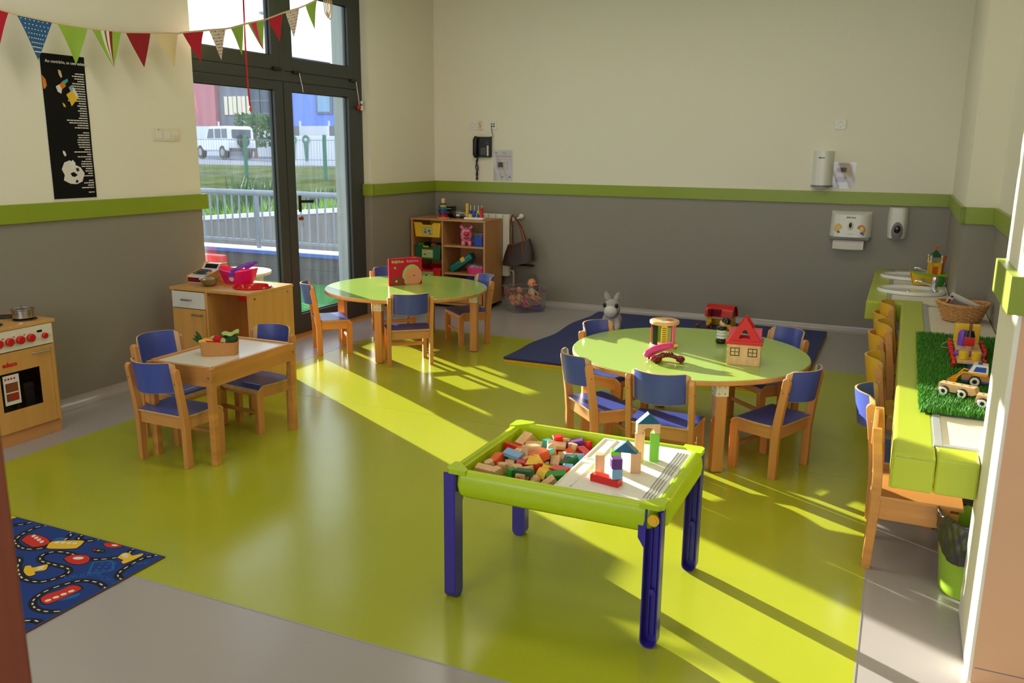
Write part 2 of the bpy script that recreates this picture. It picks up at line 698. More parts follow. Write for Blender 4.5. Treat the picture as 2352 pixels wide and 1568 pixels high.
# near pillar / return wall on the right
g = G()
g.box(NPX, 3.6, NPY0, NPY1, 0, ZT, 0.012, seg=3)
wn = struct(g, 'wall_right', 'wall_cream', 'pale pillar end of the wall beside the waste bin', 'wall', smooth=40)
g = G()
g.box(NPX - 0.028, 3.6, NPY0 - 0.028, NPY1 + 0.0, ZS0 + .005, ZS1 + .005, 0.003)
g.build('rail', 'strip_green', wn)
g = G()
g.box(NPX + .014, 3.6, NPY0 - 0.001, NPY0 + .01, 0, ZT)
g.build('wall_panel', 'peach_tone', wn, smooth=0)  # near face given a peach tone, warmer than the pillar's cream
g = G()
g.box(NPX + .02, 3.6, NPY0 - 0.0022, NPY0 + 0.01, 0.052, 0.0545)
g.build('seam', 'print_grey', wn, smooth=0)

# rest of the room, behind the camera
g = G()
g.box(3.6, 3.9, YR - 0.3, NPY1, 0, ZT)
struct(g, 'wall_right', 'wall_cream', 'plain cream wall far behind the pillar', 'wall')
g = G()
g.box(XO, 3.9, YR - 0.25, YR, 0, 0.75)
g.box(XO, 3.9, YR - 0.25, YR, 2.75, ZT)
g.box(XO, -3.95, YR - 0.25, YR, 0.75, 2.75)
g.box(0.75, 3.9, YR - 0.25, YR, 0.75, 2.75)
struct(g, 'wall_front', 'wall_cream', 'cream wall with a wide assumed window behind the camera', 'wall')
g = G()
g.box(XO, 3.9, YR - 0.3, YB + 0.25, ZT, ZT + 0.2)
struct(g, 'ceiling', 'ceiling_white', 'plain white ceiling of the playroom', 'ceiling')
for k, (x, y) in enumerate(FILL_LAMPS):  # lamp cases added around the ceiling fill, out of view
    t = thing('added_ceiling_lamp', ['flat fill lamp added above the play kitchen', 'flat fill lamp added above the block table', 'flat fill lamp added above the far round table',
                               'flat fill lamp added above the blue mat', 'flat fill lamp added behind the camera'][k], 'lamp', (x, y, CEIL), 0, 'added fill lamps')
    g = G()
    g.box(-0.66, 0.66, -0.31, -0.27, -0.08, 0, .004)
    g.box(-0.66, 0.66, 0.27, 0.31, -0.08, 0, .004)
    g.box(-0.66, -0.62, -0.27, 0.27, -0.08, 0, .004)
    g.box(0.62, 0.66, -0.27, 0.27, -0.08, 0, .004)
    g.build('frame', 'white_plastic', t)
    g = G()
    g.box(-0.62, 0.62, -0.27, 0.27, -0.03, 0)
    g.build('back_plate', 'white_plastic', t, smooth=0)

# ------------------------------------------------------------------ glazed garden door (door_1)
door = thing('door_1', 'dark grey aluminium double door with glazed leaves and top lights', 'door', kind='structure')
XD = -4.75
D0, DM, D1 = 4.70, 5.862, 6.98
g = G()
fx0, fx1 = XD - 0.045, XD + 0.03
g.box(fx0, fx1, D0 - .03, D0 + 0.055, 0, 3.02, .003)
g.box(fx0, fx1, D1 - 0.055, D1 + .02, 0, 3.02, .003)
g.box(fx0, fx1, D0, D1, 2.955, 3.02, .003)
g.box(fx0, fx1 + .004, D0, D1, 2.125, 2.205, .003)
g.box(fx0, fx1 + .004, DM - 0.03, DM + 0.03, 2.2, 3.0, .003)
g.build('door_frame', 'frame_dark', door)
def leaf(y0, y1, z0, z1, st, botr, topr, nm, inset_x):
    """one leaf or sash: frame + pane"""
    g = G()
    a0, a1 = XD - 0.03, XD + inset_x
    g.box(a0, a1, y0, y0 + st[0], z0, z1, .004)
    g.box(a0, a1, y1 - st[1], y1, z0, z1, .004)
    g.box(a0, a1, y0 + st[0] - .002, y1 - st[1] + .002, z0, z0 + botr, .004)
    g.box(a0, a1, y0 + st[0] - .002, y1 - st[1] + .002, z1 - topr, z1, .004)
    o = g.build(nm, 'frame_dark', door)
    g = G()
    g.box(XD - 0.006, XD - 0.002, y0 + st[0] - .01, y1 - st[1] + .01, z0 + botr - .01, z1 - topr + .01)
    g.build('pane', 'door_glass', o, smooth=0)
    g = G()
    gy0, gy1, gz0, gz1 = y0 + st[0], y1 - st[1], z0 + botr, z1 - topr
    for b in ((gy0, gy0 + .008, gz0, gz1), (gy1 - .008, gy1, gz0, gz1), (gy0, gy1, gz0, gz0 + .008), (gy0, gy1, gz1 - .008, gz1)):
        g.box(XD - .012, XD + .008, b[0], b[1], b[2], b[3])
    g.build('gasket', 'black', o, smooth=0, stuff=True)
    return o
leafL = leaf(D0 + .055, DM - 0.004, 0.01, 2.12, (0.075, 0.11), 0.165, 0.068, 'leaf', 0.036)
leafR = leaf(DM + .004, D1 - .055, 0.01, 2.12, (0.105, 0.15), 0.165, 0.068, 'leaf', 0.036)
sashL = leaf(D0 + .055, DM - 0.03, 2.208, 2.955, (0.075, 0.095), 0.108, 0.11, 'sash', 0.034)
sashR = leaf(DM + .03, D1 - .055, 2.208, 2.955, (0.105, 0.13), 0.108, 0.12, 'sash', 0.034)
g = G()
g.box(XD + .036, XD + .046, 6.005 - .018, 6.005 + .018, 1.06, 1.20, .006)
g.cyl(.012, 0, .045, m=T(XD + .04, 6.005, 1.15) @ RY(90))
g.tube([(XD + .082, 5.995, 1.15), (XD + .085, 6.03, 1.15), (XD + .085, 6.13, 1.146)], .011, flat=(.013, .009))
g.build('door_handle', 'black', leafR)
g = G()
g.cyl(.016, 0, .03, m=T(XD + .036, 6.0, 1.005) @ RY(90))
g.box(XD + .06, XD + .064, 5.985, 6.0, .99, 1.03, .002)
g.build('key', 'bag_brown', leafR)
g = G()
g.tube([(XD + .062, 6.0 + .012 * math.cos(a), .955 + .03 * math.sin(a)) for a in [2 * PI * i / 14 for i in range(14)]], .002, n=6, closed=True)
g.build('key_ring', 'steel', leafR)
for (y, z) in ((5.78, 2.215), (6.03, 2.205), (6.84, 2.20)):
    g = G()
    g.box(XD + .03, XD + .06, y - .05, y + .05, z - .012, z + .012, .005)
    g.build('sash_handle', 'black', sashR if y > 5.9 else sashL)
g = G()
g.box(XD - .05, XL + .05, DO0, DO1, -.01, .006, .001)
g.build('threshold', 'beech_y', door, smooth=0)

# pull cords of the top lights
for y, z0, z1, lab in ((6.04, 2.20, 2.05, 'white pull cord hanging at the middle of the door'), (6.86, 2.19, 1.98, 'white pull cord with red bead by the door jamb')):
    t = thing('pull_cord', lab, 'cord', (XD + .065, y, z1), 0)
    g = G()
    h = z0 - z1
    g.tube([(0, 0, h), (0, .012, h * .7), (0, .03, h * .35), (0, .04, 0)], .0035, n=6)
    g.build('cord', 'white_plastic', t)
    if y > 6.5:
        g = G()
        g.sphere(.022, (0, .03, -.015), n=10)
        g.build('bead', 'red', t)
        g = G()
        g.sphere(.018, (0, .075, -.02), s=(1, .9, 1.3), n=10)
        g.sphere(.016, (0, .078, .03), n=10)
        g.build('tag', 'white_plastic', t)

# wooden door leaf standing open right beside the camera
g = G()
PX, PY = -0.90, 0.60
dirv = Vector((-0.90, 0.60, 0)).normalized()
side = Vector((-dirv.y, dirv.x, 0))
m = Matrix(((side.x, dirv.x, 0, PX), (side.y, dirv.y, 0, PY), (0, 0, 1, 0), (0, 0, 0, 1)))
g.box(0, 0.9, 0, 0.045, 0.008, 2.05, .003, m=m)
tag(g.build('door_2', 'door_brown'), 'reddish brown wooden door leaf beside the camera', 'door', kind='structure')

# assumed window behind the camera, framing the fill lamp
w = thing('assumed_window', 'wide white framed window assumed behind the camera', 'window', kind='structure')
g = G()
for x in (-3.95, -2.4, -0.85, 0.69):
    g.box(x, x + .06, YR - .14, YR - .08, .75, 2.75, .004)
for z in (.75, 2.69):
    g.box(-3.95, .75, YR - .14, YR - .08, z, z + .06, .004)
g.build('window_frame', 'white_plastic', w)

g = G()
g.box(XO - .004, XD - .06, DO1 - .012, DO1 - .002, -.03, 3.02)
g.build('reveal', 'pillar_outside', wl, smooth=0)
g = G()
g.box(XO - .004, XD - .06, DO0 + .002, DO0 + .012, -.03, 3.02)
g.build('reveal', 'pillar_outside', wl, smooth=0)
# ------------------------------------------------------------------ children's chairs
def yz_prism(poly, x0, x1):
    """poly of (y,z) extruded along x"""
    return poly, Matrix(((0, 0, 1, 0), (1, 0, 0, 0), (0, 1, 0, 0), (0, 0, 0, 1)))

def post_poly(w=.042):
    pts = []
    cl = [(-.12, 0.0), (-.122, .20), (-.130, .30), (-.146, .42), (-.160, .505)]
    fr = [(y + w / 2 - (.004 if z > .4 else 0), z) for y, z in cl]
    bk = [(y - w / 2, z) for y, z in cl]
    cyy, czz = -.1615, .508
    rr = w / 2 - .002
    arc = [(cyy + rr * math.cos(a), czz + .022 * math.sin(a)) for a in [PI * k / 8 for k in range(1, 8)]]
    return fr + arc + bk[::-1]

def make_chair(lam, label, name='child_chair'):
    t = thing(name, label, 'chair', group=None)
    M_ = Matrix(((0, 0, 1, 0), (1, 0, 0, 0), (0, 1, 0, 0), (0, 0, 0, 1)))
    for s in (-1, 1):
        g = G()
        g.prism(post_poly(), s * .158 - .0135, s * .158 + .0135, m=M_)
        bmesh.ops.bevel(g.bm, geom=[e for e in g.bm.edges], offset=.0025, segments=1, affect='EDGES')
        g.build('leg', 'beech', t, smooth=30)
        g = G()
        fl_ = [(.092, 0), (.134, 0), (.138, .225), (.130, .252), (.112, .268), (.092, .268)]
        g.prism(fl_, s * .15 - .014, s * .15 + .014, m=M_)
        bmesh.ops.bevel(g.bm, geom=[e for e in g.bm.edges], offset=.002, segments=1, affect='EDGES')
        g.build('leg', 'beech', t, smooth=30)
        g = G()
        g.box(s * .152 - .010, s * .152 + .010, -.105, .095, .205, .268, .002)
        g.build('seat_rail', 'beech_y', t)
    g = G()
    g.box(-.146, .146, -.128, -.108, .205, .268, .002)
    g.build('seat_rail', 'beech_h', t)
    g = G()
    g.box(-.14, .14, .100, .118, .215, .262, .002)
    g.build('seat_rail', 'beech_h', t)
    g = G()
    g.tube([(-.14, .113, .118), (.14, .113, .118)], .011, n=8, flat=(.014, .009))
    g.build('stretcher', 'beech_h', t)
    # seat: plywood core with a laminate skin on top
    def sp(v):
        y = -.142 + v * .31
        if y < .085:
            return y, .2715 - .004 * math.sin(PI * (y + .142) / .227)
        a = (y - .085) / .083 * R(72)
        return .085 + .052 * math.sin(a) , .2715 - .052 * (1 - math.cos(a))
    def seat(off, hw):
        def f(u, v):
            y, z = sp(v)
            w_ = hw
            e = min(v, 1 - v) * .31
            if e < .02:
                w_ = hw - .012 * (1 - e / .02) ** 2
            if y < -.105:
                w_ = min(w_, .143)
            return ((u * 2 - 1) * w_, y, z + off)
        return f
    g = G()
    g.sheet(seat(.0035, .168), 8, 26, .0085)
    so = g.build('seat', 'ply', t)
    g = G()
    g.sheet(seat(.0088, .1675), 8, 26, .002)
    g.build('seat_laminate', lam, so)
    # backrest: bowed panel between the posts
    def bk(off, inset):
        def f(u, v):
            x = (u * 2 - 1) * (.1455 - inset)
            q = abs(x) / .1455
            zb, zt = .400 + inset, .560 - inset
            zt -= .016 * max(0, (q - .82) / .18) ** 2
            zb += .004 * q * q
            z = zb + (zt - zb) * v
            y = -.126 - (z - .40) * .155 - .085 * (1 - q * q)
            return (x, y + off, z)
        return f
    g = G()
    g.sheet(bk(0, 0), 16, 8, .008)
    bo = g.build('backrest', 'ply', t)
    g = G()
    g.sheet(bk(-.0047, .001), 16, 8, .0016)
    g.sheet(bk(.0047, .001), 16, 8, .0016)
    g.build('backrest_laminate', lam, bo)
    # screws
    g = G()
    for s in (-1, 1):
        g.cyl(.0045, 0, .002, n=8, m=T(s * .1715, -.152, .455) @ RY(90 * s))
        g.cyl(.0045, 0, .002, n=8, m=T(s * .158, -.1735, .455) @ RX(98))
    g.build('screw', 'steel', t, stuff=True)
    return t

chair_b = make_chair('chair_blue', 'x')
chair_y = make_chair('chair_yellow', 'y')
first = {'b': True, 'y': True}
def place_chair(kind, x, y, rot, label, group, z=0.0):
    src = chair_b if kind == 'b' else chair_y
    if first[kind]:
        o = src
        first[kind] = False
    else:
        o = copy_tree(src)
    o.location = (x, y, z)
    o.rotation_euler = (0, 0, R(rot))
    o['label'] = label
    o['group'] = group
    return o

GT = 'blue chairs around the tables'
place_chair('b', -3.342, 3.204, -1.0, 'blue wooden chair at the camera end of the white play table', GT)
place_chair('b', -3.635, 3.50, -92, 'blue wooden chair between white play table and grey wall', GT)
place_chair('b', -3.369, 3.805, 174, 'blue wooden chair in front of the play sink unit', GT)
place_chair('b', -4.10, 5.569, -46.5, 'blue chair side-on at far round table, nearest the glazed door', GT)
place_chair('b', -3.357, 5.505, 40.5, 'blue chair with its back to us at the far round table', GT)
place_chair('b', -3.29, 6.357, 140, 'blue chair at far round table, beside the toy shelf', GT)
place_chair('b', -4.045, 6.41, -133, 'blue chair half hidden behind the red picture book', GT)
place_chair('b', -1.385, 4.27, -45.5, 'blue chair at left of toy table with striped sunlight on its seat', GT)
place_chair('b', -0.995, 4.13, -1.1, 'blue chair right behind the block table, back towards us', GT)
place_chair('b', -0.52, 4.42, 67, 'blue chair in front of the toy house side of the toy table', GT)
place_chair('b', -1.51, 4.93, -106, 'blue chair by the blue floor mat, below the plush animal', GT)
place_chair('b', -0.675, 5.17, 135, 'blue chair behind the toy house, across the toy table', GT)
place_chair('b', 0.115, 4.09, -90, 'blue chair pushed under the green counter beside yellow chairs', 'chairs pushed under the counter')
GY = 'chairs pushed under the counter'
place_chair('y', 0.125, 4.82, -90, 'single yellow chair next to the blue one under the counter', GY)
place_chair('y', 0.115, 5.45, -90, 'lower yellow chair of the middle stack under the counter', GY)
place_chair('y', 0.150, 5.45, -90, 'upper yellow chair of the middle stack under the counter', GY, .072)
place_chair('y', 0.150, 6.19, -90, 'upper yellow chair of the far stack by the sinks', GY, .072)
place_chair('y', 0.115, 6.19, -90, 'lower yellow chair of the far stack by the sinks', GY)

# ------------------------------------------------------------------ natural pine chair by the counter
t = thing('pine_chair', 'natural pine chair with plain rails pushed under the green counter', 'chair', (0.0, 3.575, 0), -90)
# local: facing +y, rear posts at y=0
M_ = Matrix(((0, 0, 1, 0), (1, 0, 0, 0), (0, 1, 0, 0), (0, 0, 0, 1)))
for s in (-1, 1):
    g = G()
    poly = [(-.018, 0), (.016, 0), (.03, .28), (.026, .40), (.006, .575), (-.026, .575), (-.01, .40), (-.006, .28)]
    g.prism(poly, s * .15 - .014, s * .15 + .014, m=M_)
    bmesh.ops.bevel(g.bm, geom=[e for e in g.bm.edges], offset=.002, segments=1, affect='EDGES')
    g.build('leg', 'pine', t, smooth=30)
    g = G()
    g.box(s * .15 - .015, s * .15 + .015, .265, .30, 0, .285, .002)
    g.build('leg', 'pine', t)
    g = G()
    g.box(s * .15 - .011, s * .15 + .011, .02, .27, .215, .295, .002)
    g.build('seat_rail', 'pine', t)
g = G()
g.box(-.168, .168, .02, .315, .295, .312, .004)
g.build('seat', 'pine', t)
g = G()
g.box(-.14, .14, -.012, .01, .215, .29, .002)
g.build('seat_rail', 'pine', t)
g = G()
g.box(-.138, .138, -.027, -.010, .505, .572, .003)
g.build('back_rail', 'pine', t)
g = G()
g.box(-.138, .138, -.012, .006, .39, .44, .003)
g.build('back_rail', 'pine', t)

# ------------------------------------------------------------------ round tables
def round_table(cx_, cy_, ang, label):
    t = thing('round_table', label, 'table', (cx_, cy_, 0), 0, 'round play tables')
    Rr = .657
    g = G()
    g.lathe([(0, .472), (Rr - .004, .472), (Rr, .476), (Rr, .4935), (Rr - .003, .4965), (0, .4965)], 72)
    top = g.build('table_top', 'beech_h', t, smooth=40)
    g = G()
    g.lathe([(0, .4962), (Rr - .004, .4962), (Rr - .0045, .4985), (Rr - .007, .4995), (0, .4995)], 72)
    g.build('laminate', 'table_green', top, smooth=40)
    for k in range(4):
        a = ang + 90 * k
        m = RZ(a) @ T(.575, 0, 0)
        g = G()
        g.box(-.03, .03, -.03, .03, 0.004, .465, .006, m=m)
        lg = g.build('leg', 'beech', t)
        g = G()
        g.box(-.034, .034, -.034, -.030, .405, .472, .002, m=m)
        g.box(-.034, .034, .030, .034, .405, .472, .002, m=m)
        g.box(.030, .034, -.034, .034, .405, .472, .002, m=m)
        g.build('bracket', 'cream_plastic', lg)
        g = G()
        for z in (.42, .455):
            for q in (-.015, .015):
                g.cyl(.0045, 0, .002, n=8, m=m @ T(.034, q, z) @ RY(90))
                g.cyl(.0045, 0, .002, n=8, m=m @ T(q, -.034, z) @ RX(90))
        g.build('bolt', 'steel', lg, stuff=True)
        g = G()
        g.cyl(.018, 0, .006, m=m)
        g.build('foot', 'black', lg)
    return t
round_table(-3.63, 5.95, -80, 'round green table with a red picture book on it')
round_table(-1.03, 4.72, -61, 'round green table with wooden toys beside the blue mat')

# ------------------------------------------------------------------ white play table with pine frame
t = thing('play_table', 'low pine table with white top holding the vegetable basket', 'table', (-3.295, 3.49, 0), 1.0)
hx, hy = .215, .335
for sx in (-1, 1):
    for sy in (-1, 1):
        g = G()
        cx_, cy_ = sx * (hx - .018), sy * (hy - .018)
        g.box(cx_ - .018, cx_ + .018, cy_ - .018, cy_ + .018, 0, .512, .004)
        lg = g.build('leg', 'pine', t)
        g = G()
        g.cyl(.006, 0, .003, n=8, m=T(cx_ + sx * .017, cy_, .465) @ RY(90 * sx))
        g.cyl(.006, 0, .003, n=8, m=T(cx_, cy_ + sy * .017, .465) @ RX(-90 * sy))
        g.build('bolt', 'steel', lg, stuff=True)
for sx in (-1, 1):
    g = G()
    g.box(sx * (hx - .004) - .012 * (sx > 0) * 2 + .0, sx * (hx - .004) + .012 * (sx < 0) * 2, -hy + .03, hy - .03, .415, .517, .003)
    g.build('apron', 'pine', t)
for sy in (-1, 1):
    g = G()
    g.box(-hx + .03, hx - .03, sy * (hy - .004) - .024 * (sy > 0), sy * (hy - .004) + .024 * (sy < 0), .415, .517, .003)
    g.build('apron', 'pine', t)
g = G()
g.box(-hx + .026, hx - .026, -hy + .026, hy - .026, .495, .508, .002)
g.build('table_top', 'white_lam', t)

# ------------------------------------------------------------------ play cooker
t = thing('play_cooker', 'wooden toy cooker with red knobs and oven window', 'play furniture', (XL + .004, 2.838, 0), 0)
Dp, Wd, Ht = .362, .395, .655      # local x = depth from the wall, y = width
g = G()
g.box(.0, Dp - .018, 0, .016, .06, Ht - .02, .002)
g.box(.0, Dp - .018, Wd - .016, Wd, .06, Ht - .02, .002)
g.box(.0, .012, .016, Wd - .016, .06, Ht - .02, .0)
g.box(.012, Dp - .03, .016, Wd - .016, .075, .09)
body = g.build('body', 'plywood_face', t)
g = G()
g.box(.012, Dp - .035, .016, Wd - .016, .285, .297)
g.build('shelf', 'plywood_face', body)
g = G()
g.box(0, Dp - .02, .006, Wd - .006, 0, .075, .002)
g.build('plinth', 'beech_y', t)
g = G()
g.box(-.002, Dp + .002, -.004, Wd + .004, Ht - .02, Ht, .003)
top = g.build('top', 'plywood_face', t)
for (a, b, r_) in ((.115, .10, .055), (.10, .29, .062), (.265, .10, .05), (.255, .30, .06)):
    g = G()
    g.lathe([(0, Ht), (r_, Ht), (r_ + .003, Ht + .002), (r_, Ht + .006), (r_ - .006, Ht + .005), (0, Ht + .005)], 28, m=T(a, b, 0))
    g.build('hotplate', 'black', top)
g = G()
g.box(Dp - .02, Dp - .002, .016, Wd - .016, Ht - .135, Ht - .022, .002)
panel = g.build('control_panel', 'cream_plastic', t)
for k in range(4):
    y = .055 + k * .062
    g = G()
    g.cyl(.0225, 0, .022, n=24, m=T(Dp - .002, y, Ht - .082) @ RY(90), bev=.004)
    g.build('knob', 'red', panel)
    g = G()
    g.box(Dp - .003, Dp - .001, y - .036, y - .026, Ht - .062, Ht - .058)
    g.box(Dp - .003, Dp - .001, y - .030, y - .026, Ht - .098, Ht - .095)
    g.build('marking', 'black', panel, smooth=0, stuff=True)
g = G()
g.cyl(.016, 0, .02, n=20, m=T(Dp - .002, .325, Ht - .085) @ RY(90), bev=.003)
g.build('knob', 'red', panel)
g = G()
g.box(Dp - .003, Dp + .001, .285, .315, Ht - .062, Ht - .05, .002)
g.build('indicator', 'black_gloss', panel)
# door with a window
z0, z1 = .078, Ht - .14
g = G()
y0, y1 = .014, Wd - .040
wy0, wy1, wz0, wz1 = .045, Wd - .115, .195, .405
xa, xb = Dp - .02, Dp - .002
g.box(xa, xb, y0, wy0, z0, z1, .001)
g.box(xa, xb, wy1, y1, z0, z1, .001)
g.box(xa, xb, wy0 - .001, wy1 + .001, z0, wz0, .001)
g.box(xa, xb, wy0 - .001, wy1 + .001, wz1, z1, .001)
od = g.build('oven_door', 'plywood_face', t)
g = G()
g.box(xa, xb - .002, y1 + .002, Wd - .017, z0, z1, .001)
g.build('side_strip', 'plywood_face', t)
g = G()
g.box(xb - .008, xb - .005, wy0 - .004, wy1 + .004, wz0 - .004, wz1 + .004)
g.build('oven_window', 'smoked_glass', od, smooth=0)
g = G()
g.tube([(xb, .245, z1 - .028), (xb + .018, .25, z1 - .028), (xb + .018, .35, z1 - .028), (xb, .355, z1 - .028)], .005, n=8)
g.build('handle', 'steel', od)
text_obj('lettering', 'educo', .034, 'red', od, on_left(xb + .0005, .065, z1 - .075), bold=.0015)
# sticker on the window: a small picture of the cooker
st = G()
st.box(xb - .005, xb - .004, wy0 + .016, wy0 + .108, wz0 + .035, wz1 - .012, .0)
sk = st.build('sticker', 'white_lam', od, smooth=0)
g = G()
g.box(xb - .004, xb - .0035, wy0 + .026, wy0 + .098, wz0 + .105, wz1 - .055)
g.box(xb - .004, xb - .0035, wy0 + .026, wy0 + .098, wz0 + .055, wz0 + .098)
g.build('sticker_print', 'door_brown', sk, smooth=0, stuff=True)
g = G()
for k in range(4):
    g.cyl(.006, 0, .0012, n=10, m=T(xb - .0045, wy0 + .03 + .017 * k, wz1 - .032) @ RY(90))
g.cyl(.014, 0, .0012, n=14, m=T(xb - .0045, wy0 + .075, wz0 + .08) @ RY(90))
g.build('sticker_print', 'red', sk, stuff=True)

# saucepan on the cooker
t = thing('saucepan', 'small steel saucepan with lid on the toy cooker', 'pan', (-4.385, 3.135, Ht + .0062), 0)
g = G()
g.lathe([(0, 0), (.048, 0), (.054, .006), (.0565, .048), (.061, .052), (.061, .055), (.054, .055), (.052, .01), (0, .006)], 32)
g.build('pot', 'steel', t)
g = G()
g.lathe([(.0535, .049), (.04, .053), (.012, .058), (0, .058)], 28, m=T(-.004, 0, 0))
lid = g.build('lid', 'steel', t)
g = G()
g.tube([(-.016, 0, .057), (-.008, 0, .07), (.008, 0, .07), (.016, 0, .057)], .003, n=6)
g.build('lid_handle', 'steel', lid)

# ------------------------------------------------------------------ play sink unit
ZU = .68
t = thing('play_sink_unit', 'wooden toy sink unit with white drawer and red basin', 'play furniture', (-4.44, 4.245, 0), 1.0)
W_, D_ = .655, .458
g = G()
g.box(0, .016, .012, D_, 0, ZU - .018, .002)
g.box(.295, .311, .004, D_, 0, ZU - .018, .002)
g.box(.016, .295, D_ - .012, D_, .03, ZU - .018)
g.box(.016, .295, .02, D_ - .012, .05, .062)
g.box(.311, W_ - .012, D_ - .010, D_, .12, ZU - .018)
g.box(.311, W_ - .012, .03, D_ - .01, .06, .074)
g.build('carcass', 'plywood_face', t)
g = G()
g.box(W_ - .014, W_ + .002, .004, D_, 0, ZU - .018, .002)
sp_ = g.build('side_panel', 'plywood_face', t)
g = G()
for y in (.06, D_ - .06):
    g.cyl(.007, 0, .003, n=10, m=T(W_ + .002, y, ZU - .045) @ RY(90))
g.build('bolt', 'steel', sp_, stuff=True)
g = G()
# top with a round hole for the basin
bx_, by_, br_ = .515, .215, .113
n = 48
g2 = g.bm
ring_o, ring_i = [], []
x0, x1, y0, y1 = -.004, W_ + .004, 0, D_ + .004
for k in range(n):
    a = 2 * PI * k / n
    dx, dy = math.cos(a), math.sin(a)
    s = min((x1 - bx_) / dx if dx > 1e-6 else 1e9, (x0 - bx_) / dx if dx < -1e-6 else 1e9, (y1 - by_) / dy if dy > 1e-6 else 1e9, (y0 - by_) / dy if dy < -1e-6 else 1e9)
    ring_o.append((bx_ + dx * s, by_ + dy * s))
    ring_i.append((bx_ + dx * br_, by_ + dy * br_))
for k, cpt in enumerate(((x0, y0), (x1, y0), (x1, y1), (x0, y1))):
    i = min(range(n), key=lambda q: (ring_o[q][0] - cpt[0]) ** 2 + (ring_o[q][1] - cpt[1]) ** 2)
    ring_o[i] = cpt
V = [[g2.verts.new((p[0], p[1], z)) for p in rr] for z in (ZU - .018, ZU) for rr in (ring_o, ring_i)]
for k in range(n):
    j = (k + 1) % n
    g2.faces.new((V[0][k], V[0][j], V[1][j], V[1][k]))
    g2.faces.new((V[2][k], V[2][j], V[3][j], V[3][k]))
    g2.faces.new((V[0][k], V[0][j], V[2][j], V[2][k]))
    g2.faces.new((V[1][k], V[1][j], V[3][j], V[3][k]))
g.build('worktop', 'plywood_face', t, smooth=0)
g = G()
g.lathe([(.122, ZU + .001), (.127, ZU + .006), (.120, ZU + .012), (.111, ZU + .006), (.104, ZU - .05), (.09, ZU - .085), (0, ZU - .092)], 40, m=T(bx_, by_, 0))
g.build('basin', 'red_gloss', t, smooth=60)
g = G()
g.box(.018, .293, -.004, .014, ZU - .135, ZU - .024, .002)
dr = g.build('drawer', 'white_lam', t)
g = G()
def bar_handle(g, x0, x1, z):
    g.tube([(x0, .0, z), (x0 + .004, -.02, z), (x1 - .004, -.02, z), (x1, .0, z)], .006, n=8)
bar_handle(g, .105, .19, ZU - .078)
g.build('handle', 'steel', dr)
g = G()
g.box(.018, .293, -.004, .014, .02, ZU - .14, .002)
dd = g.build('door', 'plywood_face', t)
g = G()
bar_handle(g, .19, .275, ZU - .175)
g.build('handle', 'steel', dd)
g = G()
g.cyl(.007, 0, .003, n=10, m=T(.33, .004, ZU - .035) @ RX(90))
g.build('bolt', 'steel', t)
# ------------------------------------------------------------------ plastic block table
AX0, AX1, AY0, AY1 = -1.385, -0.598, 2.505, 3.135
AZ = .498
t = thing('block_table', 'lime green plastic block table on dark violet legs', 'table', (0, 0, 0), 0)
t.location = ((AX0 + AX1) / 2, (AY0 + AY1) / 2, 0)
hx, hy = (AX1 - AX0) / 2, (AY1 - AY0) / 2
g = G()
def rim_pts(d, z, ch):
    """rounded-corner rectangle loop with chamfer ch, inset d"""
    a, b = hx - d, hy - d
    return [(-a + ch, -b, z), (a - ch, -b, z), (a, -b + ch, z), (a, b - ch, z), (a - ch, b, z), (-a + ch, b, z), (-a, b - ch, z), (-a, -b + ch, z)]
prof = [(.012, AZ - .096, .070), (.000, AZ - .085, .066), (-.004, AZ - .055, .066), (.000, AZ - .022, .064), (.008, AZ - .005, .06), (.018, AZ, .05),
        (.030, AZ, .035), (.034, AZ - .010, .03), (.040, AZ - .012, .03), (.044, AZ - .060, .03)]
loops = [[g.bm.verts.new(p) for p in rim_pts(d, z, ch)] for d, z, ch in prof]
for A, B in zip(loops[:-1], loops[1:]):
    for k in range(8):
        g.bm.faces.new((A[k], A[(k + 1) % 8], B[(k + 1) % 8], B[k]))
g.bm.faces.new(loops[-1])
g.bm.faces.new(loops[0][::-1])
tray = g.build('tray', 'lime_plastic', t, smooth=50)
# corner caps over the legs
for sx in (-1, 1):
    for sy in (-1, 1):
        g = G()
        cx_, cy_ = sx * (hx - .035), sy * (hy - .035)
        g.box(cx_ - .030, cx_ + .034, cy_ - .034, cy_ + .030, AZ - .03, AZ + .003, .004, seg=2) if False else g.prism([(cx_ + sx * q[0], cy_ + sy * q[1]) for q in ((.034, -.045), (.034, .020), (.020, .034), (-.045, .034), (-.045, .012), (.012, -.045))], AZ - .014, AZ + .003)
        g.build('corner_cap', 'lime_plastic', t)
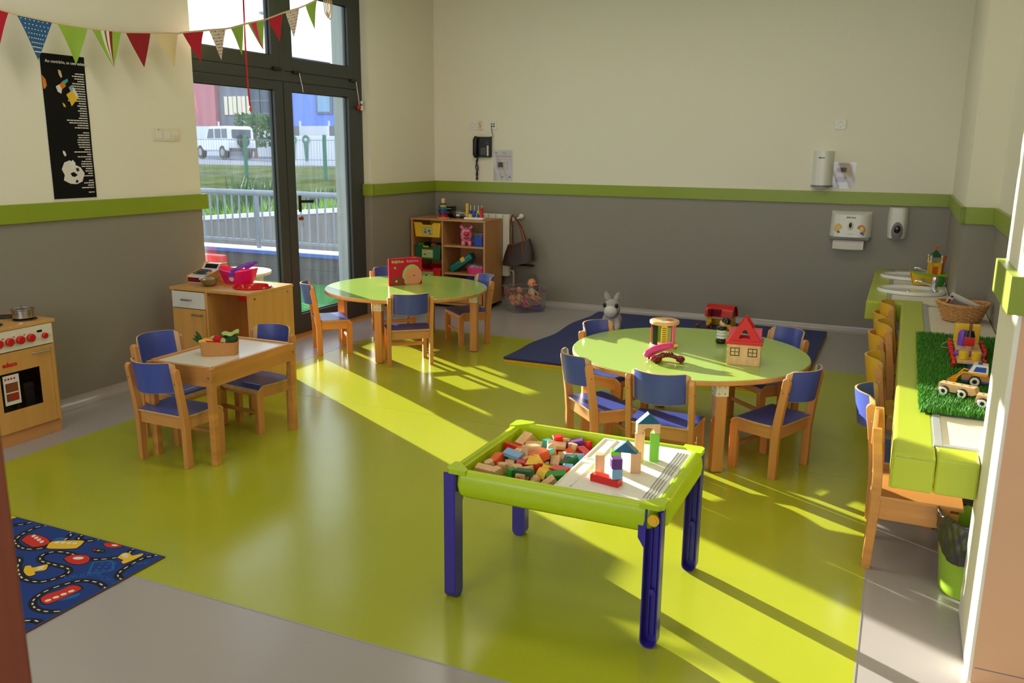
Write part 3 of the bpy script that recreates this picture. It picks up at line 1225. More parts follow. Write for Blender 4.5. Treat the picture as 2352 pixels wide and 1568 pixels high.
# legs: U channels with rounded ends
def uleg(w=.056, dep=.042, h=.485, r_=.028):
    g = G()
    n = 10
    prof = [(-w / 2, h)] + [(-w / 2, r_)] + [(r_ * math.cos(a) * -1, r_ - r_ * math.sin(a)) for a in [PI * k / n for k in range(1, n)]] + [(w / 2, r_), (w / 2, h)]
    inner = [(x * .84, (z if z >= r_ else r_ - (r_ - z) * .84)) for x, z in prof]
    # web (closed back) at y=0.. -> open towards -y
    poly = [(x, z) for x, z in prof]
    M2 = Matrix(((1, 0, 0, 0), (0, 0, 1, 0), (0, 1, 0, 0), (0, 0, 0, 1)))
    g.prism(poly, .0, .004, m=M2)
    o = [g.bm.verts.new((x, .001, z)) for x, z in prof]
    o2 = [g.bm.verts.new((x, -dep, z)) for x, z in prof]
    i1 = [g.bm.verts.new((x, .001, z)) for x, z in inner]
    i2 = [g.bm.verts.new((x, -dep, z)) for x, z in inner]
    for k in range(len(prof) - 1):
        g.bm.faces.new((o[k], o[k + 1], o2[k + 1], o2[k]))
        g.bm.faces.new((i1[k], i1[k + 1], i2[k + 1], i2[k]))
        g.bm.faces.new((o2[k], o2[k + 1], i2[k + 1], i2[k]))
    for x in (-.010, .010):
        g.box(x - .002, x + .002, -.012, .0, .03, h - .06)
    g.cyl(.011, 0, .016, n=14, m=T(0, 0, .19) @ RX(90))
    # shoulder towards the tray
    g.prism([(-w / 2 - .022, h - .10), (-w / 2, h - .135), (-w / 2 + .004, h - .135), (-w / 2 + .004, h - .04), (-w / 2 - .022, h - .04)], -dep + .004, 0, m=M2)
    return g
for sx, sy, rot in ((-1, -1, -90), (1, -1, 0), (1, 1, 0), (-1, 1, 180)):
    g = uleg()
    lg = g.build('leg', 'indigo_plastic', t, smooth=40)
    lx, ly = sx * (hx - .028), sy * (hy - .028)
    if rot == 0 and sy < 0:
        lx, ly = hx - .03, -hy + .036
    elif rot == -90:
        lx, ly = -hx + .036, -hy + .03
    elif rot == 0:
        lx, ly = hx - .03, hy - .01
    else:
        lx, ly = -hx + .03, hy - .044
    lg.location = (lx, ly, 0)
    lg.rotation_euler = (0, 0, R(rot))
    if sy < 0:
        g = G()
        g.cyl(.019, 0, .012, n=20, m=T(0, -.030, .452) @ RX(90))
        g.cyl(.013, .010, .016, n=6, m=T(0, -.030, .452) @ RX(90))
        g.build('screw_cap', 'yellow', lg, smooth=30)
# white lid over the right part
g = G()
lx0, lx1 = 0.000, hx - .036
ly0, ly1 = -hy + .036, hy - .036
g.box(lx0, lx1, ly0, ly1, AZ - .018, AZ - .006, .004, seg=2)
lid = g.build('lid', 'white_board', t)
for (a0, a1) in ((ly0 + .02, -.02), (.02, ly1 - .02)):
    g = G()
    # shallow rail frame of a pen tray
    for b in ((lx0 + .008, lx0 + .012, a0, a1), (lx0 + .056, lx0 + .060, a0, a1), (lx0 + .008, lx0 + .06, a0, a0 + .005), (lx0 + .008, lx0 + .06, a1 - .005, a1)):
        g.box(b[0], b[1], b[2], b[3], AZ - .007, AZ - .0025, .001)
    g.build('pen_tray', 'white_board', lid)
for k in range(4):
    g = G()
    g.box(lx1 - .052 + k * .011, lx1 - .048 + k * .011, ly0 + .03, ly1 - .05, AZ - .0075, AZ - .0035, .001)
    g.build('rib', 'trim_grey', lid)
for y in (-.09, .12):
    g = G()
    g.box(lx0 + .075, lx0 + .087, y - .012, y + .012, AZ - .0075, AZ - .004, .001)
    g.build('clip', 'natural_wood', lid)

# ------------------------------------------------------------------ wooden building blocks
U = .036
def blk(kind):
    g = G()
    b = .0015
    if kind == 'cube':
        g.box(-U / 2, U / 2, -U / 2, U / 2, 0, U, b, seg=1)
    elif kind == 'brick':
        g.box(-U, U, -U / 2, U / 2, 0, U, b, seg=1)
    elif kind == 'plank':
        g.box(-U, U, -U / 2, U / 2, 0, U / 2, b, seg=1)
    elif kind == 'long plank':
        g.box(-1.5 * U, 1.5 * U, -U / 2, U / 2, 0, U * .7, b, seg=1)
    elif kind == 'wedge':
        g.prism([(-U, 0), (U, 0), (0, U)], -U / 2, U / 2, m=RX(90))
    elif kind == 'roof wedge':
        g.prism([(-U * 1.15, 0), (U * 1.15, 0), (0, U * 1.05)], -U / 2, U / 2, m=RX(90))
    elif kind == 'cylinder':
        g.cyl(U / 2, 0, U, n=18, bev=.001)
    elif kind == 'column':
        g.cyl(U * .5, 0, U * 2, n=18, bev=.001)
    elif kind == 'pillar':
        g.box(-U / 2, U / 2, -U / 2, U / 2, 0, 2 * U, b, seg=1)
    elif kind == 'tall pillar':
        g.box(-U * .45, U * .45, -U * .45, U * .45, 0, 3 * U, b, seg=1)
    elif kind == 'arch':
        a = [(-U * 1.15, 0), (-U * .62, 0)] + [(-U * .62 * math.cos(q), U * .62 * math.sin(q)) for q in [PI * k / 10 for k in range(1, 10)]] + [(U * .62, 0), (U * 1.15, 0), (U * 1.15, U), (-U * 1.15, U)]
        g.prism(a, -U / 2, U / 2, m=RX(90))
    elif kind == 'ball':
        g.sphere(U * .5, (0, 0, U * .5), n=16)
    elif kind == 'half round':
        g.prism([(U * math.cos(q), U * math.sin(q)) for q in [PI * k / 12 for k in range(13)]], -U / 2, U / 2, m=RX(90))
    return g
MESH = {}
def block(kind, colname, material, loc, rot, label, group):
    key = (kind, material)
    if key not in MESH:
        o = blk(kind).build(('wooden_' + kind).replace(' ', '_'), material, smooth=30)
        MESH[key] = o.data
    else:
        o = bpy.data.objects.new(('wooden_' + kind).replace(' ', '_'), MESH[key])
        COL.objects.link(o)
    o.location = loc
    o.rotation_euler = rot
    tag(o, label, 'block', group)
    return o
# tower group on the lid
ZL = AZ - .006
GTW = 'block buildings on the white lid'
tx, ty = -.775, 2.865
def at(x, y, z=0):
    return (x, y, ZL + z)
block('tall pillar', 'natural', 'natural_wood', at(-.795, 2.905), (0, 0, R(8)), 'tall natural wooden pillar carrying the arch, left support', GTW)
block('tall pillar', 'lime', 'lime', at(-.745, 2.93), (0, 0, R(8)), 'tall bright green pillar carrying the wooden arch', GTW)
block('arch', 'natural', 'natural_wood', at(-.770, 2.918, 3 * U + .0005), (0, 0, R(26)), 'natural wooden arch on top of the tall block tower', GTW)
block('roof wedge', 'petrol', 'petrol', at(-.770, 2.918, 4 * U + .001), (0, 0, R(26)), 'dark blue roof wedge crowning the tall block tower', GTW)
block('pillar', 'lime', 'lime', at(-.845, 2.78), (0, 0, R(20)), 'short green pillar under the low blue roof', GTW)
block('pillar', 'natural', 'natural_wood', at(-.775, 2.79), (0, 0, R(20)), 'short natural pillar under the low blue roof', GTW)
block('roof wedge', 'petrol', 'petrol', at(-.810, 2.785, 2 * U + .0005), (0, 0, R(8)), 'dark blue roof wedge of the low block gate', GTW)
block('column', 'natural', 'natural_wood', at(-.885, 2.72), (0, 0, 0), 'round natural wooden column on the white lid', GTW)
block('long plank', 'red', 'red', at(-.835, 2.645), (0, 0, R(-12)), 'red plank lying flat on the white lid', GTW)
block('cube', 'light blue', 'light_blue', at(-.800, 2.64, U * .7 + .0005), (0, 0, R(35)), 'light blue cube standing on the red plank', GTW)
block('cube', 'purple', 'purple', at(-.800, 2.64, U * 1.7 + .001), (0, 0, R(28)), 'purple cube on top of the light blue cube', GTW)
# the heap in the bin
BX0, BX1, BY0, BY1 = AX0 + .062, AX0 + hx - .022, AY0 + .062, AY1 - .062
cols = [('natural', 'natural_wood')] * 11 + [('red', 'red')] * 3 + [('orange', 'orange')] * 2 + [('yellow', 'yellow')] * 2 + [('green', 'green')] * 2 + \
       [('light blue', 'light_blue')] * 2 + [('purple', 'purple')] * 2 + [('teal', 'teal'), ('dark green', 'dark_green'), ('dark blue', 'petrol')]
kinds = ['cube'] * 6 + ['brick'] * 5 + ['plank'] * 4 + ['wedge'] * 4 + ['cylinder'] * 3 + ['half round'] * 2 + ['arch'] + ['ball']
rng = random.Random(11)
heap = []
nx, ny = 6, 10
for layer in (1, 2):
    for i in range(nx):
        for j in range(ny):
            if layer == 1 and rng.random() < .04:
                continue
            if layer == 2 and (rng.random() < .5 or i > 3):
                continue
            if layer == 2 and (i in (0,) or j in (0, ny - 1)):
                continue
            off = .5 if layer == 1 else 0
            x = BX0 + (BX1 - BX0) * (i + .5) / nx + rng.uniform(-.006, .006)
            y = BY0 + (BY1 - BY0) * (j + .5) / ny + rng.uniform(-.006, .006) + off * .01
            k = rng.choice(kinds)
            cn, cm = rng.choice(cols)
            if layer == 0:
                k = rng.choice(['cube', 'brick', 'plank'])
            z = AZ - .086 + layer * .029 + rng.uniform(0, .004)
            if j == 0 and layer == 1:
                z -= .006
            heap.append([k, cn, cm, (x, y, z), (R(rng.uniform(-16, 16)) if layer else 0, R(rng.uniform(-16, 16)) if layer else 0, R(rng.uniform(0, 180)) if k != 'brick' else R(rng.choice((0, 90)) + rng.uniform(-25, 25)))])
# keep the ones that show; the lowest layer only where it can be seen through gaps
upper = {(round((h[3][0] - BX0) / (BX1 - BX0) * nx - .5), round((h[3][1] - BY0) / (BY1 - BY0) * ny - .5)) for h in heap if h[3][2] > AZ - .055}
heap = [h for h in heap if h[3][2] > AZ - .055 or True]
special = {3: ('cube', 'light blue', 'light_blue'), 9: ('brick', 'orange', 'orange'), 15: ('cube', 'yellow', 'yellow'), 21: ('cylinder', 'red', 'red')}
def zone(x, y):
    u = (x - BX0) / (BX1 - BX0)
    v = (y - BY0) / (BY1 - BY0)
    a = 'lid side' if u > .67 else ('rim side' if u < .33 else 'middle')
    b = 'far' if v > .67 else ('near' if v < .33 else 'central')
    return 'in the %s %s of the bin' % (b, a)
byl = {}
for h in heap:
    lv = 'top' if h[3][2] > AZ - .03 else ('upper' if h[3][2] > AZ - .055 else 'buried')
    lab = '%s %s %s block %s' % (lv, h[1], h[0], zone(h[3][0], h[3][1]))
    byl.setdefault(lab, []).append(h)
ordn = ['first', 'second', 'third', 'fourth', 'fifth', 'sixth', 'seventh']
for lab, hs in byl.items():
    hs.sort(key=lambda q: q[3][0] - .3 * q[3][1])
    for q, h in enumerate(hs):
        l2 = lab if len(hs) == 1 else '%s, %s from left' % (lab, ordn[min(q, 6)])
        block(h[0], h[1], h[2], h[3], h[4], l2, 'building blocks heaped in the bin')

# ------------------------------------------------------------------ toys on the round table
ZT_ = .4998
# shape sorter drum
t = thing('shape_sorter_drum', 'round wooden shape sorter drum with coloured panels', 'toy', (-1.186, 4.755, ZT_), 0)
g = G()
g.lathe([(0, 0), (.075, 0), (.079, .004), (.079, .016), (.075, .02), (0, .02)], 36)
g.build('base', 'natural_wood', t)
g = G()
g.lathe([(0, .135), (.080, .135), (.084, .139), (.084, .152), (.080, .156), (0, .156)], 36)
lidd = g.build('top', 'natural_wood', t)
for sh, mt, x, y in (('c', 'red', .03, .01), ('s', 'yellow', -.032, .0), ('t', 'teal', .0, -.03)):
    g = G()
    if sh == 'c':
        g.cyl(.02, .1555, .1570, m=T(x, y, 0))
    elif sh == 's':
        g.box(x - .016, x + .016, y - .01, y + .01, .1555, .1570)
    else:
        g.cyl(.018, .1555, .1570, n=3, m=T(x, y, 0))
    g.build('hole', mt, lidd)
for k, (a, mt, w) in enumerate(((200, 'red', .012), (240, 'black', .036), (285, 'yellow', .034), (335, 'pink', .026), (60, 'red', .02), (130, 'lime', .02))):
    g = G()
    g.box(-.003, .003, -w / 2, w / 2, .02, .135, .001, m=RZ(a) @ T(.071, 0, 0))
    pn = g.build('panel', mt, t)
    if mt == 'yellow':
        for q in range(9):
            g = G()
            g.box(.003, .0042, -w * .35, w * .35, .03 + q * .0112, .0335 + q * .0112, m=RZ(a) @ T(.071, 0, 0))
            g.build('slot', 'felt_green', pn, smooth=0)
# toy phone
t = thing('toy_telephone', 'dark red toy telephone with keypad', 'toy', (-1.075, 4.385, ZT_), 28)
g = G()
P = [(-.075, 0, .012), (-.06, 0, .022), (-.03, 0, .036), (.01, 0, .044), (.05, 0, .038), (.075, 0, .022)]
g.sheet(lambda u, v: (lambda x, w: (x, (v * 2 - 1) * w, .014 + .030 * math.sin(PI * min(1, max(0, u))) * (1 - .25 * (v * 2 - 1) ** 2)))(-.08 + .165 * u, .026 + .010 * math.cos(u * 6.3)), 20, 8, .014)
bs = g.build('body', 'dark_red', t)
g = G()
g.sphere(.033, (-.055, 0, .02), s=(1, .95, .62))
g.sphere(.026, (.075, 0, .018), s=(1, 1.2, .7))
g.build('ear_cup', 'dark_red', t)
g = G()
for i in range(3):
    for j in range(4):
        g.box(-.012 + j * .014 - .004, -.012 + j * .014 + .004, -.012 + i * .012 - .004, -.012 + i * .012 + .004, .046, .0525, .001)
g.build('key', 'black_gloss', bs, stuff=True)
t = thing('toy_handset', 'purple toy telephone handset leaning on the red one', 'toy', (-1.135, 4.435, ZT_), 38)
g = G()
g.tube([(-.075, 0, .02), (-.06, 0, .034), (-.02, 0, .052), (.03, 0, .065), (.07, 0, .07), (.085, 0, .062)], .02, n=12, radii=[.012, .021, .023, .022, .021, .012])
hs = g.build('handle', 'raspberry', t)
g = G()
g.tube([(.082, 0, .066), (.10, 0, .072), (.112, 0, .071)], .006, n=8, radii=[.008, .006, .007])
g.build('antenna', 'yellow', hs)
g = G()
g.tube([(-.06, 0, .012), (-.01, 0, .012), (.03, 0, .03)], .009, n=8)
g.build('stand', 'dark_red', t)
# black and white stacking figure
t = thing('stacking_figure', 'black and white stacking figure with tilted black hat', 'toy', (-.905, 5.0, ZT_), 0)
z = 0
for k, (mt, r_, h) in enumerate((('black_gloss', .033, .026), ('white_plastic', .028, .018), ('white_plastic', .029, .018), ('white_plastic', .028, .018), ('black_gloss', .032, .020))):
    g = G()
    g.lathe([(0, z)] + [(r_ - h * .5 + h * .5 * math.cos(a), z + h * .5 + h * .5 * math.sin(a)) for a in [-PI / 2 + PI * q / 8 for q in range(9)]] + [(0, z + h)], 24)
    g.build('ring', mt, t, smooth=60)
    z += h
m = T(.004, 0, z) @ RY(14)
g = G()
g.sphere(.024, (0, 0, .02), m=m)
g.build('head', 'natural_wood', t, smooth=60)
g = G()
g.lathe([(0, .034), (.028, .034), (.03, .038), (.026, .044), (.02, .062), (.014, .066), (0, .066)], 18, m=m @ T(.006, 0, -.006) @ RY(8))
g.build('hat', 'black_gloss', t)
# house shape sorter
t = thing('toy_house', 'wooden toy house with red roof and printed windows', 'toy', (-.700, 4.56, ZT_), 6)
g = G()
g.box(-.085, .085, -.06, .06, 0, .115, .002)
bd = g.build('body', 'natural_wood', t)
for x in (-.045, .045):
    g = G()
    for a in ((-.024, -.020, -.022, .022), (.020, .024, -.022, .022), (-.024, .024, -.022, -.018), (-.024, .024, .018, .022), (-.0015, .0015, -.022, .022), (-.024, .024, -.0015, .0015)):
        g.box(x + a[0], x + a[1], -.0612, -.0598, .072 + a[2], .072 + a[3])
    g.build('printed_window', 'black', bd, smooth=0)
for s in (-1, 1):
    g = G()
    for k in range(4):
        g.box(s * .079 - .0065, s * .079 + .0065, -.0607, -.0595, .006 + k * .028, .018 + k * .028)
    g.build('finger_joint', 'ply', bd, smooth=0, stuff=True)
g = G()
g.box(-.094, .094, -.069, .069, .112, .13, .003)
rf = g.build('roof_plate', 'red', t)
g = G()
# dormer gable with a hole
def gable(yc, th):
    outer = [(-.086, .128), (.086, .128), (.005, .250), (-.005, .250)]
    hole = [(-.030, .143), (.030, .143), (.008, .190), (-.008, .190)]
    M2 = Matrix(((1, 0, 0, 0), (0, 0, 1, yc), (0, 1, 0, 0), (0, 0, 0, 1)))
    A = [g.bm.verts.new(M2 @ Vector((x, z, -th))) for x, z in outer]
    B = [g.bm.verts.new(M2 @ Vector((x, z, th))) for x, z in outer]
    Cc = [g.bm.verts.new(M2 @ Vector((x, z, -th))) for x, z in hole]
    Dd = [g.bm.verts.new(M2 @ Vector((x, z, th))) for x, z in hole]
    for k in range(4):
        j = (k + 1) % 4
        g.bm.faces.new((A[k], A[j], Cc[j], Cc[k]))
        g.bm.faces.new((B[k], B[j], Dd[j], Dd[k]))
        g.bm.faces.new((A[k], A[j], B[j], B[k]))
        g.bm.faces.new((Cc[k], Cc[j], Dd[j], Dd[k]))
gable(-.050, .009)
g.build('gable', 'red', rf)
g = G()
gable(.050, .009)
g.build('gable', 'red', rf)
g = G()
g.prism([(-.034, .128), (.034, .128), (.026, .190), (-.026, .190)], .040, .084, m=Matrix(((0, 0, 1, 0), (1, 0, 0, 0), (0, 1, 0, 0), (0, 0, 0, 1))))
g.build('ridge', 'red', rf)
g = G()
g.prism([(-.034, .128), (.034, .128), (.026, .190), (-.026, .190)], -.084, -.040, m=Matrix(((0, 0, 1, 0), (1, 0, 0, 0), (0, 1, 0, 0), (0, 0, 0, 1))))
g.build('ridge', 'red', rf)

# ------------------------------------------------------------------ picture book on the far table
t = thing('picture_book', 'red picture book standing open on the far round table', 'book', (-3.690, 6.035, ZT_), 56)
bw, bh = .295, .222
g = G()
g.box(-bw / 2, bw / 2, -.004, 0, 0, bh, .001)
cv = g.build('front_cover', 'crimson', t)
g = G()
g.box(-bw / 2, bw / 2, 0, .003, 0, bh, .001, m=T(-bw / 2, 0, 0) @ RZ(14) @ T(bw / 2, 0, 0))
g.build('back_cover', 'red', t)
g = G()
g.box(-bw / 2 + .004, bw / 2 - .008, 0, .010, .003, bh - .004, .001, m=T(-bw / 2, 0.001, 0) @ RZ(5) @ T(bw / 2, 0, 0))
g.build('pages', 'paper', t)
g = G()
g.box(-bw / 2 - .003, -bw / 2 + .001, -.004, .012, 0, bh, .001)
g.build('spine', 'red', t)
yf = -.0042
text_obj('lettering', 'Beijinhos', .030, 'felt_pale', cv, on_back(-.125, yf, .186), bold=.001)
text_obj('lettering', 'Beijinhos', .030, 'pink', cv, on_back(.008, yf, .186), bold=.0005)
def disc(parent, nm, mt, x, z, rx, rz, lift, clip=None, a0=0, a1=2 * PI):
    g = G()
    n = 28
    pts = []
    for k in range(n):
        a = a0 + (a1 - a0) * k / (n if abs(a1 - a0 - 2 * PI) < 1e-6 else n - 1)
        px, pz = x + rx * math.cos(a), z + rz * math.sin(a)
        if clip:
            px = min(max(px, clip[0]), clip[1])
            pz = min(max(pz, clip[2]), clip[3])
        pts.append((px, pz))
    g.prism(pts, yf - lift, yf - lift + .0005, m=Matrix(((1, 0, 0, 0), (0, 0, 1, 0), (0, 1, 0, 0), (0, 0, 0, 1))))
    return g.build(nm, mt, parent, smooth=0)
CL = (-bw / 2 + .004, bw / 2 - .003, .003, bh - .003)
disc(cv, 'print', 'felt_pale', .055, .075, .085, .092, .0004, CL)
disc(cv, 'print', 'skin_doll', .070, .068, .080, .078, .0008, CL)
disc(cv, 'print', 'bag_brown', -.070, .034, .058, .036, .0012, CL)
disc(cv, 'print', 'paper_tan', -.085, .035, .010, .010, .0016, CL)
disc(cv, 'print', 'crimson', .075, .074, .008, .006, .0012, CL)
disc(cv, 'print', 'bag_brown', .035, .062, .010, .0015, .0012, CL)
disc(cv, 'print', 'lime', -.095, .145, .010, .010, .0008, CL)

# ------------------------------------------------------------------ fabric basket with felt vegetables
t = thing('fabric_basket', 'tan fabric basket with red lining on the white play table', 'basket', (-3.285, 3.455, .5085), 38)
def ro(u, w, d, r_):
    # rounded rectangle path, u in 0..1
    n = 40
    a = 2 * PI * u
    e = 4.0
    c_, s_ = math.cos(a), math.sin(a)
    k = (abs(c_) ** e + abs(s_) ** e) ** (-1 / e)
    return (w * c_ * k, d * s_ * k)
g = G()
def wall(u, v):
    x, y = ro(u, .092 + .006 * v, .058 + .006 * v, .02)
    return (x, y, v * (.075 + .006 * math.sin(u * 4 * PI)))
g.sheet(wall, 48, 6, .004)
g.build('side', 'fabric_tan', t, smooth=60)
g = G()
g.prism([ro(k / 40, .092, .058, .02) for k in range(40)], 0, .005)
g.build('bottom', 'fabric_tan', t)
g = G()
g.sheet(lambda u, v: (lambda p: (p[0], p[1], .02 + v * (.060 + .008 * math.sin(u * 4 * PI))))(ro(u, .0895 + .004 * v, .0555 + .004 * v, .02)), 48, 4)
g.build('lining', 'felt_red', t, smooth=60)
g = G()
g.box(-.020, .020, -.0655, -.0605, .044, .056, .002, m=RZ(-90) @ T(0, -.034, 0))
g.build('hand_slot', 'felt_red', t)
GV = 'felt vegetables and fruit in the basket'
def veg(name, label, x, y, z, rz=0):
    c_, s_ = math.cos(R(38)), math.sin(R(38))
    return thing(name, label, 'toy food', (-3.285 + c_ * x - s_ * y, 3.455 + s_ * x + c_ * y, .5085 + z), 38 + rz, GV)
v = veg('felt_pineapple', 'felt pineapple with a dark green crown', -.065, .025, .058, 0)
g = G()
g.sphere(.032, (0, 0, 0), s=(1.2, 1, .85))
g.build('fruit', 'felt_orange', v, smooth=60)
g = G()
for k, (dx, dy, h) in enumerate(((-.045, 0, .045), (-.035, .015, .062), (-.025, -.01, .07), (-.055, -.01, .03), (-.05, .018, .022))):
    g.tube([(-.03, 0, .005), (-.03 + dx * .4, dy * .5, h * .6), (-.03 + dx * .8, dy, h)], .008, n=6, radii=[.012, .009, .001])
g.build('crown', 'felt_green', v, smooth=60)
v = veg('felt_banana', 'yellow felt banana at the basket edge', -.055, -.030, .068, 20)
g = G()
g.tube([(-.045, .01, .012), (-.02, -.004, .010), (.01, -.008, .0), (.045, .004, -.012)], .015, n=10, radii=[.006, .019, .020, .008])
g.build('fruit', 'felt_yellow', v, smooth=60)
v = veg('felt_tomato', 'red felt tomato in the middle of the basket', -.002, -.012, .080, 0)
g = G()
g.sphere(.031, (0, 0, 0), s=(1, 1, .92))
g.build('fruit', 'felt_red', v, smooth=60)
g = G()
for k in range(5):
    a = 2 * PI * k / 5
    g.tube([(.012, 0, .026), (.012 + .016 * math.cos(a), .016 * math.sin(a), .024), (.012 + .026 * math.cos(a), .026 * math.sin(a), .012)], .004, n=6, radii=[.004, .005, .001])
g.build('calyx', 'felt_green', v, smooth=60)
v = veg('felt_cucumber_piece', 'cut piece of felt cucumber facing the camera', .032, -.030, .068, -35)
g = G()
g.cyl(.021, -.02, .022, n=18, m=RX(62), bev=.003)
g.build('skin', 'felt_green', v)
g = G()
g.cyl(.0185, .0222, .0245, n=18, m=RX(62))
g.build('cut_face', 'felt_pale', v)
v = veg('felt_cabbage', 'dark green felt cabbage with pale leaves', .058, .012, .072, 0)
g = G()
g.sphere(.035, (0, 0, 0), s=(1.1, .9, 1))
g.build('head', 'felt_green', v, smooth=60)
g = G()
g.sheet(lambda u, w: (-.045 + .09 * u, -.03 + .06 * w, .026 + .014 * math.sin(PI * w) + .006 * math.sin(9 * u) + .012 * u), 10, 6, .003)
g.build('leaf', 'felt_pale', v, smooth=60)
v = veg('felt_lettuce', 'pale green felt lettuce behind the tomato', -.025, .025, .075, 0)
g = G()
g.sphere(.026, (0, 0, 0), s=(1.2, 1, .8))
g.build('head', 'felt_pale', v, smooth=60)

# ------------------------------------------------------------------ things on the toy sink unit
ca, sa = math.cos(R(1.0)), math.sin(R(1.0))
def onu(x, y):
    return (-4.44 + ca * x - sa * y, 4.245 + sa * x + ca * y, .6805)
t = thing('toy_cash_register', 'wooden toy cash register with red drawer and keypad', 'toy', onu(.065, .285), 0)
M_ = Matrix(((0, 0, 1, 0), (1, 0, 0, 0), (0, 1, 0, 0), (0, 0, 0, 1)))
sidep = [(-.11, 0), (.11, 0), (.11, .125), (.06, .125), (.03, .085), (-.11, .052)]
for x in (-.085, .075):
    g = G()
    g.prism(sidep, x, x + .010, m=M_)
    g.build('side', 'beech', t)
g = G()
g.prism([(-.105, .002), (.105, .002), (.105, .12), (.062, .12), (.03, .080), (-.105, .048)], -.075, .075, m=M_)
bd = g.build('body', 'white_plastic', t)
g = G()
g.box(-.072, .072, -.108, -.10, .008, .040, .001)
g.build('cash_drawer', 'dark_red', t)
g = G()
for i in range(5):
    for j in range(4):
        u = -.075 + j * .022
        g.box(-.055 + i * .019, -.055 + i * .019 + .014, u, u + .015, .0545 + (u + .105) * .25, .060 + (u + .105) * .25, .001)
g.build('key', 'black', bd, stuff=True)
for k, mt in enumerate(('blue', 'yellow', 'red')):
    g = G()
    u = -.075 + k * .024
    g.box(.045, .060, u, u + .014, .0545 + (u + .105) * .25, .0605 + (u + .105) * .25, .001)
    g.build('coloured_key', mt, bd)
g = G()
g.prism([(.036, .0885), (.058, .1155), (.057, .1165), (.035, .0895)], -.055, .055, m=M_)
g.build('display', 'black_gloss', bd)
t = thing('steel_bowl', 'small steel bowl on the toy sink unit', 'bowl', onu(.215, .140), 0)
g = G()
g.lathe([(0, 0), (.032, 0), (.05, .02), (.063, .046), (.066, .048), (.062, .047), (.048, .021), (.030, .004), (0, .003)], 32)
g.build('bowl', 'steel', t, smooth=60)
t = thing('toy_spoon', 'green toy spoon resting in the steel bowl', 'toy', onu(.24, .140), 20)
g = G()
g.tube([(-.02, 0, .02), (.02, 0, .042), (.062, 0, .066)], .004, n=8, flat=(.003, .006))
g.sphere(.012, (-.02, 0, .020), s=(1.3, 1, .5), n=10)
g.build('spoon', 'green', t)
t = thing('pink_basket', 'hot pink toy shopping basket with purple handle', 'basket', onu(.315, .315), 10)
g = G()
def bw_(u, v):
    a = 2 * PI * u
    r_ = .062 + .030 * v ** .7
    x, y = r_ * 1.55 * math.cos(a), r_ * .95 * math.sin(a)
    return (x, y, v * (.090 + .022 * (math.cos(a) ** 2)))
g.sheet(bw_, 40, 8, .004)
g.build('bowl', 'hot_pink', t, smooth=60)
g = G()
g.lathe([(0, 0), (.062, 0), (.062, .004), (0, .004)], 32, sx=1.55, sy=.95)
g.build('base', 'hot_pink', t)
g = G()
g.tube([(.0, -.088, .090), (.05, -.09, .115), (.115, -.06, .145), (.135, 0, .150), (.115, .06, .145), (.05, .09, .115), (0, .088, .090)], .006, n=8, flat=(.012, .004))
g.build('handle', 'violet', t, smooth=60)
g = G()
for s in (-1, 1):
    g.box(-.016, .016, s * .092 - .004, s * .092 + .004, .055, .088, .003)
g.build('hinge', 'violet', t)
g = G()
g.cyl(.018, 0, .002, n=20, m=T(-.005, -.079, .042) @ RX(105))
g.build('sticker', 'paper', t)
# things kept under the toy sink
t = thing('blue_tub', 'blue plastic tub inside the toy sink unit', 'tub', onu(.48, .22)[:2] + (.0755,), 0)
g = G()
g.lathe([(0, 0), (.09, 0), (.105, .09), (.112, .092), (.102, .088), (.086, .006), (0, .006)], 30)
g.build('tub', 'blue', t, smooth=50)
t = thing('orange_plate', 'orange toy plate lying on the blue tub', 'plate', onu(.45, .22)[:2] + (.169,), 0)
g = G()
g.lathe([(0, 0), (.05, 0), (.085, .014), (.083, .017), (.05, .004), (0, .004)], 28)
g.build('plate', 'orange', t, smooth=50)
t = thing('red_bottle', 'dark red toy bottle beside the blue tub', 'bottle', onu(.60, .10)[:2] + (.0755,), 0)
g = G()
g.lathe([(0, 0), (.022, 0), (.024, .1), (.012, .15), (.010, .19), (0, .19)], 16)
g.build('bottle', 'dark_red', t, smooth=50)
g = G()
g.cyl(.013, .188, .215, n=14)
g.build('cap', 'felt_green', t)
# ------------------------------------------------------------------ toy shelf in the corner
SX0, SX1, SY0, SY1, SH = -4.615, -3.765, 7.67, 8.07, .905
t = thing('toy_shelf', 'open wooden toy shelf with trays in the corner', 'shelf', (SX0, SY0, 0), 0)
w, d = SX1 - SX0, SY1 - SY0
b = .018
div = .355
g = G()
g.box(0, b, 0, d, .03, SH - b, .001)
g.build('side_panel', 'shelf_wood', t)
g = G()
g.box(w - b, w, 0, d, .03, SH - b, .001)
sp_ = g.build('side_panel', 'shelf_wood', t)
g = G()
for z in (.1, .85):
    g.cyl(.006, 0, .001, n=10, m=T(w, .06, z) @ RY(90))
g.build('plug', 'bag_brown', sp_, stuff=True)
g = G()
g.box(div, div + b, 0.004, d - .01, .03, SH - b, .001)
g.build('divider', 'shelf_wood', t)
g = G()
g.box(-.004, w + .004, -.006, d, SH - b, SH, .002)
g.build('top', 'shelf_wood', t)
g = G()
g.box(0, w, 0.002, d, .03, .048, .001)
g.build('bottom', 'shelf_wood', t)
g = G()
g.box(b, w - b, d - .008, d - .002, .03, SH - b)
g.build('back_panel', 'shelf_wood', t, smooth=0)
for z in (.625, .345):
    g = G()
    g.box(div + b, w - b, .012, d - .01, z, z + b, .001)
    g.build('shelf_board', 'shelf_wood', t)
for x in (.06, w - .06):
    for y in (.05, d - .05):
        g = G()
        g.cyl(.016, 0, .032, n=14, m=T(x, y, 0))
        g.build('foot', 'black', t)
